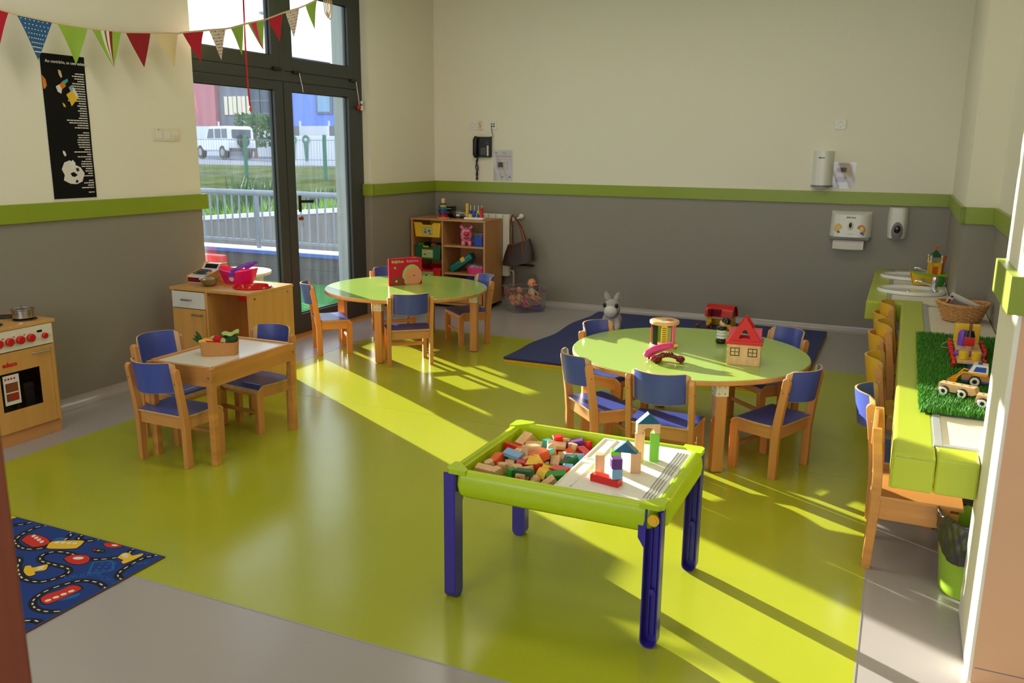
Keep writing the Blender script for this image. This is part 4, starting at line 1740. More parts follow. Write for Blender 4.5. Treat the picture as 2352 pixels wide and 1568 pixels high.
# trays on runners
def tray(mt, z, label, h=.145, prints=None):
    o = thing('storage_tray', label, 'tray', (SX0 + b + .008, SY0 + .012, z), 0, 'storage trays in the toy shelf')
    W = div - b - .016
    g = G()
    # front panel with a dip in the middle and tapered sides
    pts = [(.022, 0), (W - .022, 0), (W - .006, h), (W * .72, h), (W * .66, h - .022), (W * .34, h - .022), (W * .28, h), (.006, h)]
    g.prism(pts, .0, .004, m=Matrix(((1, 0, 0, 0), (0, 0, 1, 0), (0, 1, 0, 0), (0, 0, 0, 1))))
    fr = g.build('front', mt, o)
    g = G()
    g.box(.02, W - .02, .004, .30, 0, .004)
    g.sheet(lambda u, v: (.022 - .014 * v, .004 + .296 * u, h * v), 1, 1, .003)
    g.sheet(lambda u, v: (W - .022 + .014 * v, .004 + .296 * u, h * v), 1, 1, .003)
    g.sheet(lambda u, v: (.02 + (W - .04) * u, .30, h * v), 1, 1, .003)
    g.build('tub', mt, o, smooth=0)
    g = G()
    g.box(0, .014, -.004, .30, h - .008, h, .001)
    g.box(W - .014, W, -.004, .30, h - .008, h, .001)
    g.box(0, W * .28, -.006, .004, h - .008, h + .001, .001)
    g.box(W * .72, W, -.006, .004, h - .008, h + .001, .001)
    g.box(W * .33, W * .67, -.006, .004, h - .030, h - .021, .001)
    g.build('rim', mt, o)
    g = G()
    for x in (W * .13, W * .87):
        g.box(x - .004, x + .004, -.003, .002, .008, h - .01, .001)
    g.build('rib', mt, o)
    g = G()
    g.box(W * .30, W * .70, -.0022, .0, .018, h - .042, .006, seg=3)
    lb = g.build('picture_label', 'felt_pale', o)
    if prints:
        for k, (m_, x, z_, a, b_) in enumerate(prints):
            g = G()
            g.box(W * x - a, W * x + a, -.0032, -.0018, z_ - b_, z_ + b_, .001)
            g.build('print', m_, lb)
    return o
tray('yellow', .715, 'yellow plastic tray in the top of the toy shelf', prints=[('purple', .43, .05, .012, .010), ('red', .43, .078, .008, .008), ('purple', .57, .062, .012, .012), ('red', .60, .035, .010, .008)])
tg = tray('dark_green', .485, 'dark green tray filled with toy bricks', prints=[('yellow', .56, .082, .018, .008), ('light_blue', .55, .062, .022, .008), ('blue', .40, .05, .010, .008)])
tray('red', .255, 'red plastic tray below the dark green one', prints=[('blue', .45, .06, .012, .012), ('paper', .55, .06, .012, .012)])
tray('blue', .06, 'blue plastic tray at the bottom of the shelf', prints=[('yellow', .5, .06, .02, .012)])
# bricks in the green tray
def toy_brick(mt, x, y, z, rz, tilt, label, ln=3):
    o = thing('toy_brick', label, 'toy brick', (SX0 + x, SY0 + y, z), rz, 'toy bricks in the green tray')
    g = G()
    m = RX(tilt)
    g.box(-.016 * ln, .016 * ln, -.016, .016, 0, .022, .001, m=m)
    bb = g.build('body', mt, o)
    g = G()
    for k in range(ln):
        g.cyl(.009, .021, .031, n=12, m=m @ T(-.016 * ln + .016 + .032 * k, 0, 0))
    g.build('stud', mt, bb, stuff=True)
    return o
toy_brick('green', .085, .06, .617, 0, 0, 'green toy brick standing at the end of the green tray', 2)
toy_brick('yellow', .145, .05, .592, 10, 30, 'yellow toy brick at the front of the green tray', 2)
toy_brick('orange', .205, .12, .612, -14, 10, 'orange toy brick behind the others in the green tray', 2)
toy_brick('blue', .235, .05, .588, 16, 18, 'blue toy brick in the middle of the green tray', 2)
toy_brick('yellow', .300, .07, .600, -50, 25, 'yellow toy brick leaning at the divider end', 2)
toy_brick('petrol', .18, .16, .588, 5, 0, 'dark blue toy brick deep in the green tray', 3)

# pink pig toy
t = thing('toy_pig', 'pink plastic pig toy with red nose', 'toy', (SX0 + .60, SY0 + .09, .6432), 24)
g = G()
g.sphere(.068, (0, 0, .105), s=(.95, .95, 1.18), n=20)
g.build('body', 'pink', t, smooth=60)
for s in (-1, 1):
    g = G()
    g.cyl(.021, .0, .05, n=14, m=T(s * .033, -.03, 0), bev=.006)
    g.build('foot', 'pink', t, smooth=60)
    g = G()
    g.tube([(s * .035, 0, .17), (s * .058, -.005, .195), (s * .068, -.018, .185)], .016, n=8, radii=[.018, .019, .004], flat=None)
    g.build('ear', 'pink', t, smooth=60)
    g = G()
    g.sphere(.010, (s * .022, -.058, .148), s=(1, .5, 1.1), n=10)
    ey = g.build('eye', 'white_plastic', t, smooth=60)
    g = G()
    g.sphere(.005, (s * .021, -.0635, .148), n=8)
    g.build('pupil', 'black', ey, smooth=60)
g = G()
g.sphere(.028, (0, -.066, .122), s=(1.1, .6, .85), n=16)
g.build('nose', 'red', t, smooth=60)
g = G()
g.prism([(.03 * math.cos(a), .028 * math.sin(a)) for a in [PI + PI * k / 10 for k in range(11)]], -.004, .004, m=T(0, -.066, .092) @ RX(90) @ Matrix.Diagonal((1, 1, 1, 1)))
g.build('mouth', 'dark_red', t)
g = G()
g.box(-.012, .012, -.01, .01, .178, .186, .002)
g.build('coin_slot', 'blue', t)
# other boxes on the shelf
t = thing('blue_lidded_box', 'blue plastic box with clear lid beside the pig', 'box', (SX0 + .755, SY0 + .10, .6432), 0)
g = G()
g.sheet(lambda u, v: (lambda p, q: (p[0] * q, p[1] * q, .10 * v))(ro(u, .066, .075, 0), .9 + .1 * v), 32, 1, .003)
g.prism([ro(k / 32, .060, .068, 0) for k in range(32)], 0, .004)
g.build('box', 'blue', t)
g = G()
g.sheet(lambda u, v: (lambda p: (p[0], p[1], .10 + .035 * v))(ro(u, .067, .077, 0)), 32, 1, .002)
g.prism([ro(k / 32, .067, .077, 0) for k in range(32)], .134, .137)
g.build('lid', 'clear_lid', t)
t = thing('teal_case', 'dark teal toy case with yellow clasp lying tilted', 'toy', (SX0 + .53, SY0 + .13, .3635), 0)
m = T(0, 0, .095) @ RY(-33)
g = G()
g.box(-.15, .15, -.055, .055, -.038, .038, .022, m=m, seg=4)
bd = g.build('case', 'dark_teal', t, smooth=60)
g = G()
g.box(-.142, .142, -.058, -.054, -.003, .003, .001, m=m)
g.build('seam', 'dark_green', bd)
g = G()
g.box(.02, .07, -.060, .058, -.006, .041, .005, m=m)
g.build('clasp', 'yellow', bd)
t = thing('pink_lunch_box', 'pink plastic box with clear domed lid', 'box', (SX0 + .722, SY0 + .085, .3635), 0)
g = G()
g.sheet(lambda u, v: (lambda p, q: (p[0] * q, p[1] * q, .065 * v))(ro(u, .102, .07, 0), .86 + .14 * v), 36, 2, .003)
g.prism([ro(k / 36, .088, .06, 0) for k in range(36)], 0, .004)
g.build('box', 'raspberry', t, smooth=50)
g = G()
g.sheet(lambda u, v: (lambda p, q: (p[0] * q, p[1] * q, .065 + .04 * math.sin(v * PI / 2)))(ro(u, .106, .074, 0), 1 - .3 * v * v), 36, 4, .002)
g.prism([ro(k / 36, .075, .052, 0) for k in range(36)], .104, .1055)
g.build('lid', 'clear_lid', t, smooth=50)
t = thing('cardboard_box', 'brown cardboard box at the bottom of the shelf', 'box', (SX0 + .60, SY0 + .14, .0485), 0)
g = G()
for a in ((-.21, .20, -.105, -.100), (-.21, .20, .100, .105), (-.21, -.205, -.1, .1), (.195, .20, -.1, .1)):
    g.box(a[0], a[1], a[2], a[3], 0, .14)
g.box(-.21, .20, -.105, .105, 0, .004)
g.build('box', 'fabric_tan', t, smooth=0)
for k in range(5):
    t = thing('booklet', ['blue striped booklet standing at the box end', 'white booklet in the brown cardboard box', 'green booklet in the brown cardboard box', 'dark blue booklet in the brown cardboard box', 'light blue booklet nearest the shelf side'][k], 'book', (SX0 + .66 + .018 * k, SY0 + .13, .0535), 0, 'booklets in the cardboard box')
    g = G()
    g.box(-.004, .004, -.08, .08, 0, .16 + .01 * (k % 2), .001)
    g.build('cover', ['light_blue', 'paper', 'dark_green', 'blue', 'teal'][k], t)
    g = G()
    g.box(-.003, .003, -.081, -.0795, .002, .158)
    g.build('pages', 'paper', t)
t = thing('blue_basket', 'dark blue basket on the low shelf board', 'basket', (SX0 + .66, SY0 + .12, .2085), 0)
g = G()
g.sheet(lambda u, v: (lambda p, q: (p[0] * q, p[1] * q, .10 * v))(ro(u, .13, .08, 0), .9 + .1 * v), 32, 2, .004)
g.prism([ro(k / 32, .117, .072, 0) for k in range(32)], 0, .004)
g.build('basket', 'blue', t, smooth=50)

# on top of the shelf
ZC = SH + .0005
t = thing('ring_stacker', 'wooden ring stacking tower on the toy shelf', 'toy', (SX0 + .325, SY0 + .10, ZC), 0)
g = G()
g.lathe([(0, 0), (.06, 0), (.062, .006), (.06, .010), (0, .010)], 28)
g.build('base', 'natural_wood', t)
z = .010
for k, (mt, r_, h) in enumerate((('red', .046, .022), ('dark_red', .042, .022), ('blue', .040, .022), ('blue', .040, .020), ('green', .036, .022), ('yellow', .033, .018), ('blue', .036, .018))):
    g = G()
    g.lathe([(0, z), (r_ - .004, z), (r_, z + .004), (r_, z + h - .004), (r_ - .004, z + h), (0, z + h)], 24)
    g.build('ring', mt, t)
    z += h
g = G()
g.lathe([(.02, z), (.021, z + .03), (.017, z + .046), (0, z + .05)], 18)
g.build('knob', 'natural_wood', t, smooth=60)
for k in range(8):
    t = thing('disc_case', '%s disc case in the pile behind the ring tower' % ['lowest', 'second lowest', 'third lowest', 'fourth', 'fifth', 'third highest', 'second highest', 'topmost'][k], 'disc case', (SX0 + .30 + random.uniform(-.012, .02), SY0 + .25, ZC + k * .0145), random.uniform(-6, 6), 'disc cases piled on the toy shelf')
    g = G()
    g.box(-.07, .07, -.06, .06, 0, .013, .001)
    g.build('case', 'black_gloss', t)
    g = G()
    g.box(-.06, .06, -.0605, -.0595, .003, .009)
    g.build('spine', ['print_grey', 'black', 'dark_red', 'light_blue', 'print_grey', 'black', 'paper', 'dark_red'][k], t)
t = thing('disc_spindle', 'clear round disc tub on the toy shelf', 'tub', (SX0 + .445, SY0 + .22, ZC), 0)
g = G()
g.lathe([(0, 0), (.066, 0), (.066, .020), (0, .020)], 32)
g.build('base', 'black', t)
g = G()
g.lathe([(.064, .020), (.063, .072), (.058, .076), (0, .076)], 32)
g.build('cover', 'clear_lid', t, smooth=50)
g = G()
g.cyl(.058, .022, .040, n=28)
g.build('discs', 'steel', t)
t = thing('peg_abacus', 'white peg board with coloured beads on the toy shelf', 'toy', (SX0 + .695, SY0 + .075, ZC), 2)
g = G()
g.box(-.105, .105, -.032, .032, 0, .026, .008, seg=3)
g.build('base', 'white_plastic', t)
pegs = [-.08, -.042, 0, .042, .08]
beads = [[('yellow', 's'), ('yellow', 'c'), ('yellow', 'c'), ('yellow', 'c')], [('yellow', 'b'), ('blue', 'c')], [('blue', 's'), ('blue', 'b')], [('blue', 's'), ('yellow', 's')], [('red', 'b'), ('red', 'c'), ('red', 's')]]
for x, bl in zip(pegs, beads):
    g = G()
    g.cyl(.003, .026, .145, n=8, m=T(x, 0, 0))
    g.build('peg', 'white_plastic', t)
    z = .026
    for mt, s in bl:
        g = G()
        if s == 's':
            g.sphere(.017, (x, 0, z + .017), n=14)
        elif s == 'c':
            g.cyl(.016, z, z + .033, n=16, m=T(x, 0, 0), bev=.002)
        else:
            g.box(x - .018, x + .018, -.018, .018, z, z + .032, .002)
        g.build('bead', mt, t, smooth=40)
        z += .034

# ------------------------------------------------------------------ radiator behind the shelf
t = thing('radiator', 'cream ribbed radiator on the back wall behind the shelf', 'radiator', (-4.50, YB - .117, 0), 0)
for k in range(10):
    g = G()
    x = .08 * k
    g.box(x + .002, x + .078, 0, .075, .30, .945, .012, seg=3)
    g.build('rib', 'radiator_white', t)
g = G()
for x in (.1, .7):
    g.box(x - .02, x + .02, .07, .105, .35, .40)
    g.box(x - .02, x + .02, .07, .105, .82, .87)
g.build('bracket', 'radiator_white', t)
g = G()
g.tube([(.80, .04, .90), (.86, .04, .90)], .012, n=10)
g.cyl(.021, 0, .055, n=18, m=T(.845, .04, .90) @ RX(90), bev=.004)
g.cyl(.026, 0, .02, n=18, m=T(.895, .085, .925) @ RX(-90), bev=.003)
g.tube([(.86, .04, .90), (.895, .06, .915), (.895, .1, .925)], .009, n=8)
g.build('valve', 'white_plastic', t)
g = G()
g.tube([(.80, .04, .36), (.835, .04, .36), (.84, .04, .30), (.84, .04, .06)], .010, n=10)
g.build('pipe', 'radiator_white', t)

# ------------------------------------------------------------------ handbag hanging on the radiator valve
t = thing('handbag', 'dark brown handbag hanging from the radiator valve', 'bag', (-3.575, 8.075, .415), 4)
g = G()
def bag(u, v):
    a = 2 * PI * u
    c_, s_ = math.cos(a), math.sin(a)
    w_ = (.172 - .055 * v) * (1 + .06 * math.sin(PI * v))
    d_ = (.065 * (1 - .62 * v) + .014)
    e = 3.0
    k = (abs(c_) ** e + abs(s_) ** e) ** (-1 / e)
    x = w_ * c_ * k
    return (x, d_ * s_ * k, .02 + .25 * v + (.05 * (x / .15) + .02 * (abs(x) / .15) ** 2 - .02) * v + .05 * (x / .15) * (1 - v) * (1 if x > 0 else 0))
g.sheet(bag, 40, 12)
g.prism([(p[0] * .98, p[1] * .98) for p in [(bag(k / 40, 0)[0], bag(k / 40, 0)[1]) for k in range(40)]], .012, .022)
g.build('body', 'bag_dark', t, smooth=60)
for s in (-1, 1):
    g = G()
    y = s * .045
    top_ = (-.072, -.01, .535)
    P = [(-.085, y * 1.3, .02), (-.082, y * 1.25, .14), (-.078, y, .27), (-.085, y * .8, .36), (-.088, y * .3, .48), top_, (-.04, y * .3, .50), (.02, y * .7, .40), (.055, y, .305), (.062, y * 1.2, .20), (.085, y * 1.3, .05)]
    g.tube(P, .008, n=8, flat=(.004, .011))
    g.build('strap', 'bag_brown', t, smooth=60)
g = G()
g.tube([(bag(k / 40, .985)[0] * 1.01, bag(k / 40, .985)[1] * 1.03, bag(k / 40, .985)[2]) for k in range(40)], .005, n=6, closed=True)
g.build('piping', 'bag_brown', t, smooth=60)

# ------------------------------------------------------------------ clear box with dolls
t = thing('storage_box', 'clear plastic storage box full of dolls on the floor', 'box', (-3.405, 7.87, 0), 47)
HL, HW, HB = .20, .13, .255
def bx(u, v, s=1.0):
    a_ = 2 * PI * u
    c_, s_ = math.cos(a_), math.sin(a_)
    k_ = (abs(c_) ** 9 + abs(s_) ** 9) ** (-1 / 9)
    p = (HL * (.88 + .12 * v) * s * c_ * k_, HW * (.86 + .14 * v) * s * s_ * k_)
    return (p[0], p[1], .012 + (HB - .012) * v)
g = G()
g.sheet(lambda u, v: bx(u, v), 64, 3)
g.build('wall', 'clear_plastic', t, smooth=50)
g = G()
g.prism([(bx(k / 40, 0)[0], bx(k / 40, 0)[1]) for k in range(40)], .008, .014)
g.build('bottom', 'clear_plastic', t)
g = G()
g.tube([(bx(k / 40, 1, 1.03)[0], bx(k / 40, 1, 1.03)[1], HB) for k in range(40)], .006, n=6, closed=True, flat=(.007, .010))
g.build('rim', 'clear_plastic', t)
for s in (-1, 1):
    g = G()
    x = s * HL * 1.03
    g.tube([(x - s * .005, -.05, .225), (x + s * .006, -.048, .185), (x + s * .006, .048, .185), (x - s * .005, .05, .225)], .006, n=8)
    g.build('handle', 'red', t)
# loose lid behind the box
t = thing('loose_box_cover', 'clear plastic lid leaning behind the doll box', 'box lid', (-3.50, 8.03, .0), 47)
g = G()
lm = T(0, .10, .20) @ RX(-4)
g.sheet(lambda u, v: (lambda p: (p[0], (v - .5) * .012, p[1] + .02))(ro(u, .185, .125, 0)), 40, 1, m=lm @ T(0, -.05, 0))
g.prism([ro(k / 40, .183, .123, 0) for k in range(40)], 0, .002, m=lm @ T(0, -.05, .02) @ RX(90))
for k in range(7):
    x = -.15 + .05 * k
    g.box(x - .001, x + .001, -.062, -.054, .09, .135, m=lm)
g.build('lid', 'clear_lid', t, smooth=50)

def doll(label, loc, rz, face_tilt, body_mat, hair=None, lie=0.0, scale=1.0, group='dolls in the clear box'):
    t = thing('doll', label, 'doll', loc, rz, group)
    m = Matrix.Scale(scale, 4) @ RX(lie)
    g = G()
    # torso, arms and legs as one body
    g.tube([(0, 0, .0), (0, .0, .04), (0, 0, .085), (0, 0, .105)], .03, n=12, m=m, radii=[.028, .034, .028, .014])
    body = g.build('torso', body_mat, t, smooth=60)
    g = G()
    for s in (-1, 1):
        g.tube([(s * .026, 0, .085), (s * .046, -.02, .055), (s * .044, -.05, .045), (s * .040, -.062, .048)], .011, n=8, m=m, radii=[.012, .012, .010, .008])
        g.tube([(s * .018, -.005, .012), (s * .032, -.06, .012), (s * .030, -.10, -.004), (s * .030, -.118, .010)], .014, n=8, m=m, radii=[.018, .016, .012, .010])
    g.build('limbs', 'skin_doll', t, smooth=60)
    g = G()
    hm = m @ T(0, -.004, .150) @ RX(face_tilt)
    g.sphere(.046, (0, 0, 0), s=(.94, .96, 1.04), m=hm, n=18)
    g.sphere(.010, (0, -.045, -.006), s=(.8, .8, .8), m=hm, n=8)
    g.sphere(.016, (.024, -.030, -.014), m=hm, n=8)
    g.sphere(.016, (-.024, -.030, -.014), m=hm, n=8)
    for s in (-1, 1):
        g.sphere(.010, (s * .044, .004, -.004), s=(.5, 1, 1.3), m=hm, n=8)
    head = g.build('head', 'skin_doll', t, smooth=80)
    for s in (-1, 1):
        g = G()
        g.sphere(.0062, (s * .017, -.0415, .008), s=(1, .5, 1.1), m=hm, n=8)
        g.build('eye', 'black', head, smooth=60)
    g = G()
    g.sphere(.007, (0, -.0425, -.022), s=(1.1, .5, .6), m=hm, n=8)
    g.build('mouth', 'red', head, smooth=60)
    if hair:
        g = G()
        g.lathe([(.048 * math.sin(a), .048 * math.cos(a)) for a in [PI * .52 * k / 8 for k in range(8, -1, -1)]], 18, m=hm @ T(0, .004, .002))
        g.build('hair', hair, head, smooth=60)
    return t
def inbox(x, y, z):
    c_, s_ = math.cos(R(47)), math.sin(R(47))
    return (-3.405 + c_ * x - s_ * y, 7.87 + s_ * x + c_ * y, z)
doll('bald baby doll in white suit sitting highest in the box', inbox(.075, .02, .125), 62, 4, 'plush_white', scale=1.02)
doll('doll with brown hair at the red handle end of the box', inbox(-.125, .035, .085), 47, 50, 'skin_doll', 'bag_brown', 0, .85)
doll('doll with dark hair lying behind the baby doll', inbox(.135, .065, .085), 20, 40, 'dark_red', 'bag_dark', 0, .8)
doll('doll in a bright pink suit low in the box', inbox(-.01, .02, .04), 137, 10, 'raspberry', 'bag_brown', 20, .8)
doll('small doll looking up beside the red handle', inbox(-.055, .045, .100), 40, -20, 'paper_tan', None, 0, .72)
t = thing('doll_blanket', 'dark violet doll dress at the bottom of the box', 'doll clothes', (-3.36, 7.90, .015), 47, None)
g = G()
g.sheet(lambda u, v: (-.14 + .28 * u, -.08 + .16 * v, .010 + .018 * math.sin(7 * u) * math.cos(6 * v) + .012), 14, 10, .006)
g.build('cloth', 'purple', t, smooth=60)

# ------------------------------------------------------------------ blue folding mat on the floor
t = thing('floor_mat', 'large dark blue play mat with yellow underside', 'mat', (0, 0, 0), 0)
mx0, mx1, my0, my1 = -2.66, -.52, 5.83, 8.02
def matf(z0, wob):
    def f(u, v):
        x = mx0 + (mx1 - mx0) * u
        y = my0 + (my1 - my0) * v
        x += (-.04 * (1 - v) + .012 * math.sin(v * 17)) * (1 - u) ** 3
        return (x, y, z0 + wob * (.006 * math.sin(v * 11 + 2 * u) + .004) * (1 - u) ** 2)
    return f
g = G()
g.sheet(matf(.029, 1), 16, 40, .014)
g.build('cover', 'mat_blue', t, smooth=50)
g = G()
g.sheet(matf(.011, 0.0), 16, 40, .018)
g.build('underside', 'mat_yellow', t, smooth=50)
ZM = .038

# plush animal
t = thing('plush_animal', 'grey and white plush animal with upright ears on the mat', 'toy', (-2.265, 7.16, ZM), 8)
g = G()
g.sphere(.09, (0, .04, .085), s=(1, 1.1, 1), n=18)
g.sphere(.078, (0, -.015, .200), s=(.98, 1.0, 1.12), n=18)
g.build('body', 'plush_grey', t, smooth=80)
g = G()
g.sphere(.062, (0, -.055, .185), s=(.95, .9, 1.0), n=16)
g.build('muzzle', 'plush_white', t, smooth=80)
for s in (-1, 1):
    g = G()
    g.sheet(lambda u, v: (s * (.035 + .022 * v) + (u - .5) * .052 * math.sin(PI * min(1, .15 + .85 * v)) , -.005 + .014 * (2 * u - 1) ** 2, .262 + .085 * v), 8, 8, .010)
    g.build('ear', 'plush_grey', t, smooth=60)
    g = G()
    g.sphere(.017, (s * .052, -.068, .238), s=(1, .7, 1.25), n=10)
    g.build('eye', 'black', t, smooth=60)
    g = G()
    g.tube([(s * .05, -.03, .10), (s * .07, -.09, .05), (s * .06, -.13, .025)], .028, n=10, radii=[.03, .028, .022])
    g.build('arm', 'plush_grey', t, smooth=60)

# toy barn
t = thing('toy_barn', 'red and yellow plastic toy barn on the mat', 'toy', (-1.42, 7.78, ZM), -8)
bw2, bd2 = .115, .07
for bxw in ((-bw2, -bw2 + .05, -bd2, -bd2 + .008, .10), (bw2 - .05, bw2, -bd2, -bd2 + .008, .10), (-bw2, bw2, bd2 - .008, bd2, .06), (bw2 - .008, bw2, -bd2 + .009, bd2 - .009, .10), (-bw2, -bw2 + .008, -bd2 + .009, bd2 - .009, .06)):
    g = G()
    g.box(bxw[0], bxw[1], bxw[2], bxw[3], 0, bxw[4], .001)
    g.build('wall', 'yellow', t)
g = G()
g.sheet(lambda u, v: (-bw2 - .012 + (2 * bw2 + .024) * v, -.085 + .17 * u, .098 + .105 * math.sin(PI * (.0 + u)) ** .55), 16, 1, .005)
rf = g.build('roof', 'red', t, smooth=40)
for x in (-bw2, bw2 - .004):
    g = G()
    g.prism([(-.080, .095)] + [(-.085 + .17 * k / 10, .095 + .100 * math.sin(PI * k / 10) ** .55) for k in range(1, 10)] + [(.080, .095)], x, x + .004, m=M_)
    g.build('gable', 'dark_red', rf)
g = G()
g.box(-.075, .02, -.098, -.062, .115, .175, .003)
g.build('loft_window', 'dark_red', rf)
g = G()
g.box(-.085, -.055, -.13, -.098, .112, .178, .001)
g.build('shutter', 'dark_red', rf)
for nm, lab, x, y, mt in (('toy_dog', 'tiny brown toy dog on the blue mat', -1.60, 7.63, 'bag_brown'), ('toy_hen', 'tiny toy hen beside the barn door', -1.50, 7.62, 'dark_red')):
    t = thing(nm, lab, 'toy', (x, y, ZM), 30)
    g = G()
    g.sphere(.016, (0, 0, .028), s=(1.4, .8, .9), n=10)
    for a in (-.014, .014):
        for b_ in (-.006, .006):
            g.tube([(a, b_, .02), (a, b_, 0)], .005, n=6)
    g.build('body', mt, t, smooth=60)
    g = G()
    g.sphere(.012, (.022, 0, .045), n=10)
    g.tube([(.018, .006, .05), (.017, .008, .064)], .004, n=6, radii=[.005, .002])
    g.tube([(.018, -.006, .05), (.017, -.008, .064)], .004, n=6, radii=[.005, .002])
    g.build('head', mt, t, smooth=60)
# ------------------------------------------------------------------ sink counter along the right wall
ZK = .60
KB = .468
t = thing('sink_counter', 'lime green sink counter along the right wall', 'counter', (0, 0, 0), 0)
kx, ky = .046, 3.085
g = G()
g.box(kx, kx + .137, ky, 6.40, ZK - .03, ZK, .014, seg=3)
g.build('edge_panel', 'counter_green', t)
g = G()
g.box(kx, kx + .030, ky + .004, 6.40, KB, ZK - .012, .004)
g.build('fascia', 'counter_green', t)
g = G()
g.box(kx + .002, kx + .137, ky, ky + .028, KB, ZK - .004, .010, seg=3)
g.build('end_fascia', 'counter_green', t)
g = G()
g.box(kx + .1385, NPX - .003, ky, ky + .16, ZK - .03, ZK - .0005, .010, seg=3)
g.build('edge_panel', 'counter_green', t)
g = G()
g.box(kx + .1385, NPX - .003, ky + .001, ky + .028, KB, ZK - .006, .010, seg=3)
g.build('end_fascia', 'counter_green', t)
g = G()
g.box(kx + .137, XR - .004, NPY1 + .003, 6.316, ZK - .03, ZK - .002, .002)
g.build('worktop', 'counter_white', t)
g = G()
g.box(kx + .132, kx + .160, ky + .135, 6.40, ZK - .004, ZK + .004, .002)
g.build('trim_strip', 'trim_grey', t)
g = G()
g.box(kx + .130, NPX - .003, ky + .132, ky + .158, ZK - .004, ZK + .0035, .002)
g.build('trim_strip', 'trim_grey', t)
# sink section
sx = -.178
g = G()
g.box(sx, sx + .137, 6.375, YB - .004, ZK - .03, ZK, .014, seg=3)
g.build('edge_panel', 'counter_green', t)
g = G()
g.box(sx, sx + .03, 6.379, YB - .004, KB, ZK - .012, .004)
g.build('fascia', 'counter_green', t)
g = G()
g.box(sx + .002, kx + .03, 6.375, 6.403, KB, ZK - .006, .010, seg=3)
g.build('end_fascia', 'counter_green', t)
g = G()
g.box(sx + .137, kx + .14, 6.376, 6.52, ZK - .03, ZK - .0008, .006)
g.build('edge_panel', 'counter_green', t)
g = G()
g.box(sx + .137, XP - .004, 6.40, YB - .004, ZK - .03, ZK - .002, .002)
g.build('worktop', 'counter_white', t)
g = G()
g.box(sx + .132, sx + .158, 6.52, YB - .004, ZK - .004, ZK + .003, .002)
g.build('trim_strip', 'trim_grey', t)
g = G()
for y in (3.6, 4.6, 5.55, 6.6, 7.6):
    g.box(XR - .30 if y < 6.3 else XP - .3, XR - .01 if y < 6.3 else XP - .01, y - .015, y + .015, KB + .06, ZK - .03)
g.build('bracket', 'trim_grey', t, stuff=True)
for cx_, cy_, lab in ((.105, 6.93, 'oval white washbasin with chrome tap in the counter'), (.105, 7.74, 'oval white washbasin behind the toy boat')):
    s = thing('washbasin', lab, 'washbasin', (cx_, cy_, ZK + .0005), 0, 'washbasins in the counter')
    g = G()
    A, B = .232, .195
    g.lathe([(1.0, .0), (1.01, .010), (.985, .022), (.95, .025), (.90, .020), (.84, .008), (.74, .006), (.62, .006), (0, .0055)], 48, m=Matrix.Diagonal((A, B, 1, 1)))
    g.build('rim', 'ceramic', s, smooth=60)
    g = G()
    g.lathe([(.88, .018), (.83, .012), (.72, .0075), (.4, .0068), (0, .0065)], 48, m=T(-.02, 0, .0) @ Matrix.Diagonal((A * .9, B * .9, 1, 1)))
    bwl = g.build('bowl', 'ceramic', s, smooth=60)
    g = G()
    g.cyl(.018, .0062, .009, n=18, m=T(-.02, 0, 0))
    g.build('drain', 'chrome', bwl)
    # tap
    g = G()
    g.lathe([(0, .018), (.026, .018), (.026, .024), (.018, .028), (.018, .075), (0, .075)], 20, m=T(.155, .06, 0))
    g.lathe([(0, .078), (.022, .078), (.023, .082), (.022, .112), (.018, .116), (0, .116)], 20, m=T(.155, .06, 0))
    tp = g.build('tap', 'chrome', s, smooth=50)
    g = G()
    g.tube([(.15, .06, .050), (.08, .055, .070), (.035, .05, .082), (.022, .05, .074)], .009, n=10, radii=[.011, .010, .009, .009])
    g.build('spout', 'chrome', tp, smooth=60)

# toy boat
t = thing('toy_boat', 'yellow and green toy ark with a pavilion cabin', 'toy', (.225, 7.36, ZK + .0), 12)
g = G()
def hull(u, v):
    x = -.135 + .26 * u
    w_ = .055 * math.sin(PI * (.12 + .80 * u)) ** .6 * (.55 + .45 * v)
    sheer = .028 * (abs(u - .55) / .55) ** 2
    s = -1 if False else 1
    return (x * (.80 + .20 * v) - .0, w_, .004 + (.075 + sheer) * v)
g.sheet(lambda u, v: hull(u, v), 20, 6, .004)
g.sheet(lambda u, v: (hull(u, v)[0], -hull(u, v)[1], hull(u, v)[2]), 20, 6, .004)
g.sheet(lambda u, v: (hull(u, .9)[0], hull(u, .9)[1] * (2 * v - 1), hull(u, .9)[2]), 20, 2, .003)
g.sheet(lambda u, v: (hull(u, 0)[0], hull(u, 0)[1] * (2 * v - 1), .004), 20, 2, .003)
h = g.build('hull', 'yellow', t, smooth=60)
g = G()
for s in (-1, 1):
    g.tube([(hull(u / 20, 1)[0], s * hull(u / 20, 1)[1], hull(u / 20, 1)[2]) for u in range(21)], .006, n=6)
g.build('gunwale', 'flag_green', t)
g = G()
g.cyl(.016, 0, .003, n=18, m=T(-.05, -.05, .045) @ RX(96))
g.build('porthole', 'flag_green', h)
g = G()
g.sphere(.045, (.07, -.048, .04), s=(.8, .2, 1), n=14)
g.build('leaf_panel', 'green', t, smooth=60)
g = G()
for x in (.0, .068):
    for y in (-.032, .032):
        g.box(x - .006, x + .006, y - .006, y + .006, .085, .185, .001)
g.box(-.002, .070, -.036, .036, .168, .18, .001)
g.box(.062, .070, -.034, .034, .085, .17, .001)
g.box(-.002, .070, .030, .036, .085, .17, .001)
g.box(-.002, .014, -.036, -.030, .085, .17, .001)
g.box(.054, .070, -.036, -.030, .085, .17, .001)
g.box(-.002, .070, -.036, -.030, .15, .17, .001)
cb = g.build('cabin', 'yellow', t)
g = G()
g.box(.016, .052, -.030, -.024, .088, .15, .002)
g.build('doorway', 'orange', cb)
